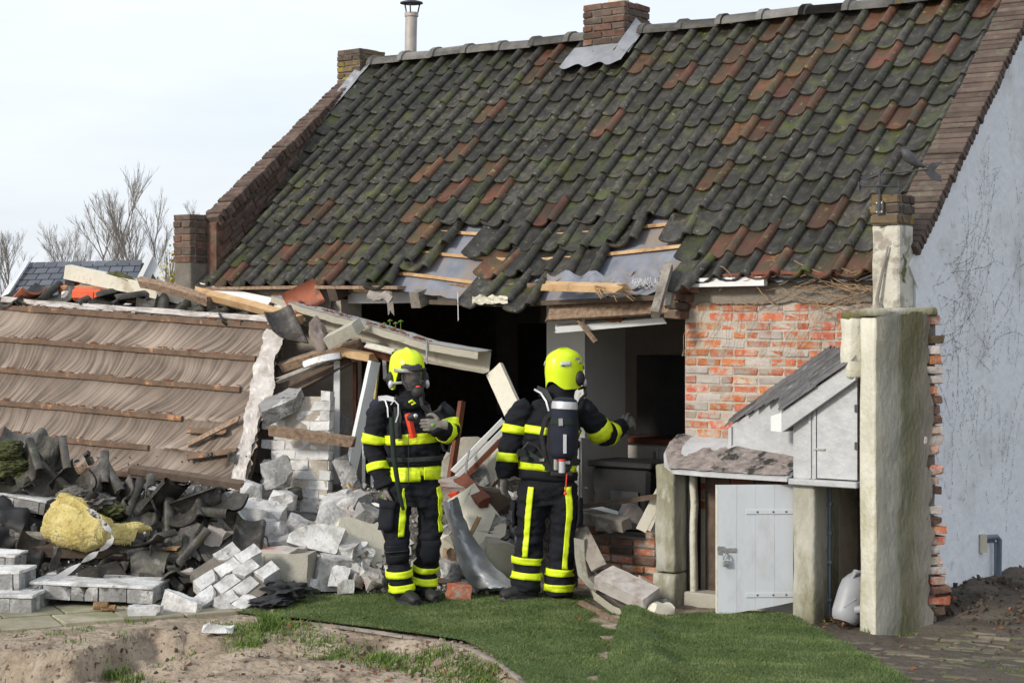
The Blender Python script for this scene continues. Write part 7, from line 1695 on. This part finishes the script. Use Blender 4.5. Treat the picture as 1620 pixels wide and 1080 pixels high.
for k in range(3): band('knee_seam', G1, G1.tz(zt(858 + 8 * k)), G1.tz(zt(859.5 + 8 * k)), 'black', ff, R(45), R(140), off=.026, n=8, m=1)
hb = F1(636, 950, .0); hb.z = .012; boot(ff, hb, Vector((.55, -.83, 0)), .29); 
hb = F1(668, 940, .14); hb.z = .012; boot(ff, hb, Vector((.5, -.86, 0)), .29)
glove(ff, F1(609, 772, -.06), Vector((.05, -.1, -1)), Vector((.9, .35, 0)), Vector((.2, -1, 0)), .45)
glove(ff, F1(697, 672, -.26), Vector((-1, -.12, .0)), Vector((0, 1, -.1)), Vector((0, -.15, 1)), .42, scale=1.02)
# straps, radio hose, torch
strap('shoulder_strap', [T1.surf(t, R(a), .022) for t, a in [(.83, -140), (.80, -132), (.74, -126), (.66, -124), (.58, -122)]], .050, .012, 'black_soft', ff, (-.2, -1, .2))
strap('strap_piping', [F1(603, 631, -.10), F1(610, 634, -.14), F1(613, 645, -.175), F1(614, 660, -.19)], .010, .012, 'reflect', ff); strap('strap_piping', [F1(618, 640, -.17), F1(624, 633, -.17), F1(630, 640, -.19), F1(630, 655, -.20), F1(626, 668, -.21)], .009, .012, 'reflect', ff)
strap('strap_pad', [F1(600, 630, -.08), F1(612, 629, -.12), F1(624, 632, -.16)], .035, .02, 'reflect', ff)
strap('shoulder_strap', [T1.surf(t, R(a), .022) for t, a in [(.83, -42), (.78, -48), (.70, -52), (.60, -54)]], .050, .012, 'black_soft', ff, (.2, -1, .2))
tubeo('pressure_hose', [F1(619, 660, -.20), F1(621, 690, -.225), F1(623, 720, -.22), F1(627, 750, -.215), F1(633, 785, -.19), F1(638, 806, -.17)], [.016, .019, .019, .018, .016, .013], M['strap_green'], ff, n=10)
band('waist_belt', T1, T1.tz(zt(728)), T1.tz(zt(721)), 'black_soft', ff, off=.024)
tc_ = F1(654, 692, -.22); tt = F1(645, 654, -.24); tx = (tt - tc_).normalized(); fl_ = bmesh.new(); tube(fl_, [tc_, tc_.lerp(tt, .12), tc_.lerp(tt, .13), tc_.lerp(tt, .95), tt], [.030, .030, .023, .025, .018], 4); tor = from_bm('torch', fl_, M['red'], ff, None, 30)
fl_ = bmesh.new(); tube(fl_, [tt + Vector((.005, 0, -.03)), tt + Vector((.045, -.02, -.02)), tt + Vector((.055, -.03, -.018))], [.024, .027, .025], 14); from_bm('torch_head', fl_, M['black'], tor, None, 40)
fl_ = bmesh.new(); ell(fl_, tt + Vector((.058, -.036, -.016)), (.018, .012, .020)); from_bm('torch_lens', fl_, M['steel'], tor, None, 60)
tubeo('clip_ring', [F1(647, 636, -.19), F1(652, 633, -.2), F1(657, 637, -.2), F1(651, 640, -.2)], .008, M['hivis'], ff, n=6)
tubeo('hose_loop', [F1(696, 690, -.15), F1(702, 712, -.12), F1(710, 714, -.1), F1(712, 700, -.08), F1(708, 688, -.08)], .011, M['black'], ff, n=8)
cyl_pack(ff, F1(596, 630, .26), F1(640, 745, .30), .075, None, None)
band('collar', T1, T1.tz(zt(642)), T1.tz(zt(624)), 'navy', ff, off=.028, thick=.014)
bm = bmesh.new(); ell(bm, F1(612, 748, -.0), (.035, .05, .05)); from_bm('belt_pouch', bm, M['black'], ff, None, 60)
bm = bmesh.new(); box(bm, F1(646, 720, -.195), (.004, .004, .42)); from_bm('jacket_zip', bm, M['black'], ff)

# ---- the one seen from behind
F2 = lambda x, y, d=0.: P(x, y, 13.25 + d)
fb = thing('person', 'firefighter seen from behind with air cylinder, reaching into the opening', 'person', F2(860, 948))
s2 = Vector((1, -.22, 0)).normalized(); v2 = Vector((.22, 1, 0)).normalized()     # v2: the way he faces
SLIM = .93
T2 = Chain([F2(866, 800), F2(866, 772), F2(867, 745), F2(869, 715), F2(872, 680), F2(876, 650), F2(882, 632, .02), F2(887, 612, .03)], [(.165, .125), (.205, .150), (.215, .155), (.222, .165), (.235, .165), (.19, .125), (.09, .085), (.075, .08)], s2)
B1 = Chain([F2(838, 642), F2(822, 655), F2(812, 682), F2(805, 712), F2(800, 735), F2(797, 756, .02)], [.08, .098, .092, .083, .078, .066], s2)
B2 = Chain([F2(915, 642), F2(930, 655, .02), F2(944, 676, .06), F2(953, 686, .12), F2(968, 683, .22), F2(986, 671, .32)], [.08, .098, .092, .088, .078, .060], Vector((.3, 0, 1)))
K1 = Chain([F2(846, 768), F2(842, 805), F2(838, 850), F2(834, 895), F2(831, 934)], [(.120, .135), (.122, .13), (.108, .112), (.108, .112), (.112, .115)], s2)
K2 = Chain([F2(890, 768), F2(893, 805), F2(890, 850), F2(886, 900), F2(884, 940)], [(.120, .135), (.118, .13), (.106, .112), (.106, .112), (.110, .115)], s2)
SLIM = 1.0
bm = bmesh.new()
for c in (T2, B1, B2, K1, K2): c.loft(bm, 20)
h2 = F2(893, 596, .05); ell(bm, h2, (.078, .098, .115)); ell(bm, F2(884, 632, .02), (.11, .105, .06)); ell(bm, F2(887, 620, .03), (.095, .098, .055))
hf2 = Vector((.62, .78, 0)).normalized()
remeshed('body', bm, .0105, 5, 1., fb, [M['navy'], M['skin']], lambda c: 1 if (c - h2).length < .13 and (c - h2).dot(hf2) > .05 and c.z > h2.z - .07 else 0)
ell_b = bmesh.new(); ell(ell_b, h2 + hf2 * .07 + Vector((0, 0, -.03)), (.075, .075, .09)); from_bm('mask', ell_b, M['black'], fb, None, 60)
HM2, HB2 = helmet(fb, F2(893, 585, .04), hf2, 2, True)
band('collar', T2, T2.tz(CH - (638 - HZ) / F * 13.25), T2.tz(CH - (612 - HZ) / F * 13.25), 'navy', fb, off=.030, thick=.016)
tubeo('mask_hose', [h2 + hf2 * .13 + Vector((.03, -.02, -.09)), F2(925, 612, .03), F2(926, 624, -.02), F2(918, 632, -.10), F2(905, 640, -.16)], .012, M['black'], fb, n=8)
zb = lambda y: CH - (y - HZ) / F * 13.25
band('reflective_band', T2, T2.tz(zb(687)), T2.tz(zb(674)), 'hivis', fb, R(12), R(168)) ; band('reflective_band', T2, T2.tz(zb(687)), T2.tz(zb(674)), 'hivis', fb, R(192), R(348))
band('reflective_band', T2, T2.tz(zb(743)), T2.tz(zb(730)), 'hivis', fb, off=.014)
band('jacket_hem', T2, T2.tz(zb(757)), T2.tz(zb(743)), 'navy', fb, off=.016)
band('reflective_band', B1, .31, .415, 'hivis', fb, tilt=.02, tang=math.pi); band('reflective_band', B1, .67, .775, 'hivis', fb, tilt=.02, tang=math.pi)
band('reflective_band', B2, .36, .50, 'hivis', fb); band('reflective_band', B2, .66, .76, 'hivis', fb)
band('reflective_band', K1, K1.tz(zb(891)), K1.tz(zb(880)), 'hivis', fb); band('reflective_band', K1, K1.tz(zb(914)), K1.tz(zb(903)), 'hivis', fb)
band('reflective_band', K2, K2.tz(zb(909)), K2.tz(zb(898)), 'hivis', fb); band('reflective_band', K2, K2.tz(zb(933)), K2.tz(zb(922)), 'hivis', fb)
band('trouser_stripe', K1, K1.tz(zb(750)), K1.tz(zb(878)), 'hivis', fb, R(80), R(101), n=5, m=24); band('trouser_stripe', K2, K2.tz(zb(748)), K2.tz(zb(896)), 'hivis', fb, R(50), R(72), n=5, m=24)
band('thigh_pocket', K1, K1.tz(zb(795)), K1.tz(zb(835)), 'navy', fb, R(150), R(215), off=.024, n=8, m=5, thick=.018); band('thigh_pocket', K2, K2.tz(zb(790)), K2.tz(zb(830)), 'navy', fb, R(-35), R(30), off=.024, n=8, m=5, thick=.018)
hb = F2(838, 945, .0); hb.z = .012; boot(fb, hb, Vector((-.9, -.35, 0)), .30); hb = F2(884, 946, .0); hb.z = .012; boot(fb, hb, Vector((.3, .95, 0)), .29)
glove(fb, F2(797, 758, .02), Vector((0, -.05, -1)), Vector((.8, .5, 0)), Vector((.5, .85, 0)), .55)
glove(fb, F2(986, 671, .32), Vector((.75, .55, .25)), Vector((.2, .6, -.8)), Vector((-.4, .3, .8)), .9)
bm = bmesh.new(); tube(bm, [F2(990, 668, .28), F2(994, 655, .36)], .016, 8); from_bm('hand_lamp', bm, M['steel'], fb, None, 40)
# breathing set
bp_ = strap('back_plate', [F2(888, 635, -.17), F2(884, 690, -.19), F2(880, 745, -.185)], .17, .02, 'black', fb)
ct_, cb_ = F2(894, 628, -.26), F2(889, 726, -.275); cy_, ax_, L_ = cyl_pack(fb, ct_, cb_, .092, None, None)
bm = bmesh.new(); tube(bm, [ct_ + ax_ * .032, ct_ + ax_ * .045, ct_ + ax_ * .085], [.0905, .0945, .0945], 22, False); from_bm('cylinder_band', bm, M['reflect'], cy_, None, 50)
bm = bmesh.new(); tube(bm, [ct_ + ax_ * .155, ct_ + ax_ * .195], .097, 22, False); from_bm('cylinder_strap', bm, M['strap_green'], cy_, None, 50)
bm = bmesh.new(); box(bm, ct_ + ax_ * .175 + Vector((-.025, -.100, 0)), (.032, .012, .055), None, .003); from_bm('strap_buckle', bm, M['steel'], cy_)
bm = bmesh.new(); box(bm, ct_ + ax_ * .33 + Vector((.012, -.094, 0)), (.024, .008, .135)); from_bm('reflective_strip', bm, M['reflect'], cy_)
vb = cb_ + ax_ * .02; bm = bmesh.new(); tube(bm, [cb_ - ax_ * .01, vb + ax_ * .04], .022, 12); va = from_bm('cylinder_valve', bm, M['steel'], fb, None, 40)
bm = bmesh.new(); tube(bm, [vb + Vector((.0, -.03, .01)), vb + Vector((.0, -.03, -.075))], .024, 14); from_bm('valve_wheel', bm, M['reflect'], va, None, 40)
bm = bmesh.new(); tube(bm, [vb + Vector((.0, -.03, .025)), vb + Vector((.0, -.03, .008))], .026, 14); from_bm('valve_mark', bm, M['red'], va, None, 40)
bm = bmesh.new(); tube(bm, [vb + Vector((-.045, -.02, .02)), vb + Vector((-.045, -.02, -.055))], .016, 12); from_bm('reducer', bm, M['steel'], va, None, 40)
bm = bmesh.new(); box(bm, vb + Vector((-.0, -.0, -.085)), (.16, .06, .035), None, .01); from_bm('valve_guard', bm, M['black'], va)
tubeo('pull_cord', [vb + Vector((.035, -.03, -.08)), vb + Vector((.03, -.035, -.15)), vb + Vector((.025, -.04, -.21))], .005, M['red'], va, n=6); bm = bmesh.new(); ell(bm, vb + Vector((.024, -.04, -.222)), (.012, .006, .014)); from_bm('cord_loop', bm, M['red'], va, None, 60)
for pts in ([F2(846, 616, -.06), F2(856, 622, -.13), F2(864, 635, -.19), F2(868, 650, -.2)], [F2(911, 640, -.20), F2(915, 630, -.17), F2(918, 622, -.1)]): strap('strap_piping', pts, .013, .012, 'reflect', fb)
strap('shoulder_strap', [F2(850, 615, -.03), F2(862, 620, -.12), F2(872, 640, -.18), F2(874, 660, -.2)], .05, .014, 'black_soft', fb)
strap('frame_strap', [F2(872, 655, -.2), F2(862, 662, -.2), F2(856, 690, -.2), F2(862, 725, -.2), F2(872, 745, -.19)], .028, .016, 'black', fb); strap('frame_strap', [F2(911, 650, -.2), F2(913, 690, -.2), F2(908, 725, -.2), F2(896, 748, -.19)], .028, .016, 'black', fb)
strap('waist_strap', [F2(828, 712, -.14), F2(846, 722, -.18), F2(860, 732, -.2), F2(876, 748, -.19)], .03, .012, 'strap_green', fb); strap('waist_strap', [F2(896, 744, -.2), F2(904, 728, -.2), F2(912, 722, -.17)], .03, .012, 'black_soft', fb)
for x, y in ((857, 727), (898, 731)): bm = bmesh.new(); box(bm, F2(x, y, -.215), (.035, .008, .022), Matrix()); from_bm('buckle', bm, M['steel'], fb)
bm = bmesh.new(); tube(bm, [F2(824, 716, -.17), F2(826, 716, -.20)], .032, 14); from_bm('pressure_gauge', bm, M['black'], fb, None, 40); tubeo('gauge_hose', [F2(826, 712, -.17), F2(836, 700, -.18), F2(850, 706, -.18), F2(860, 720, -.19)], .012, M['black'], fb, n=6)
band('waist_belt', T2, T2.tz(zb(731)), T2.tz(zb(723)), 'black_soft', fb, off=.02)
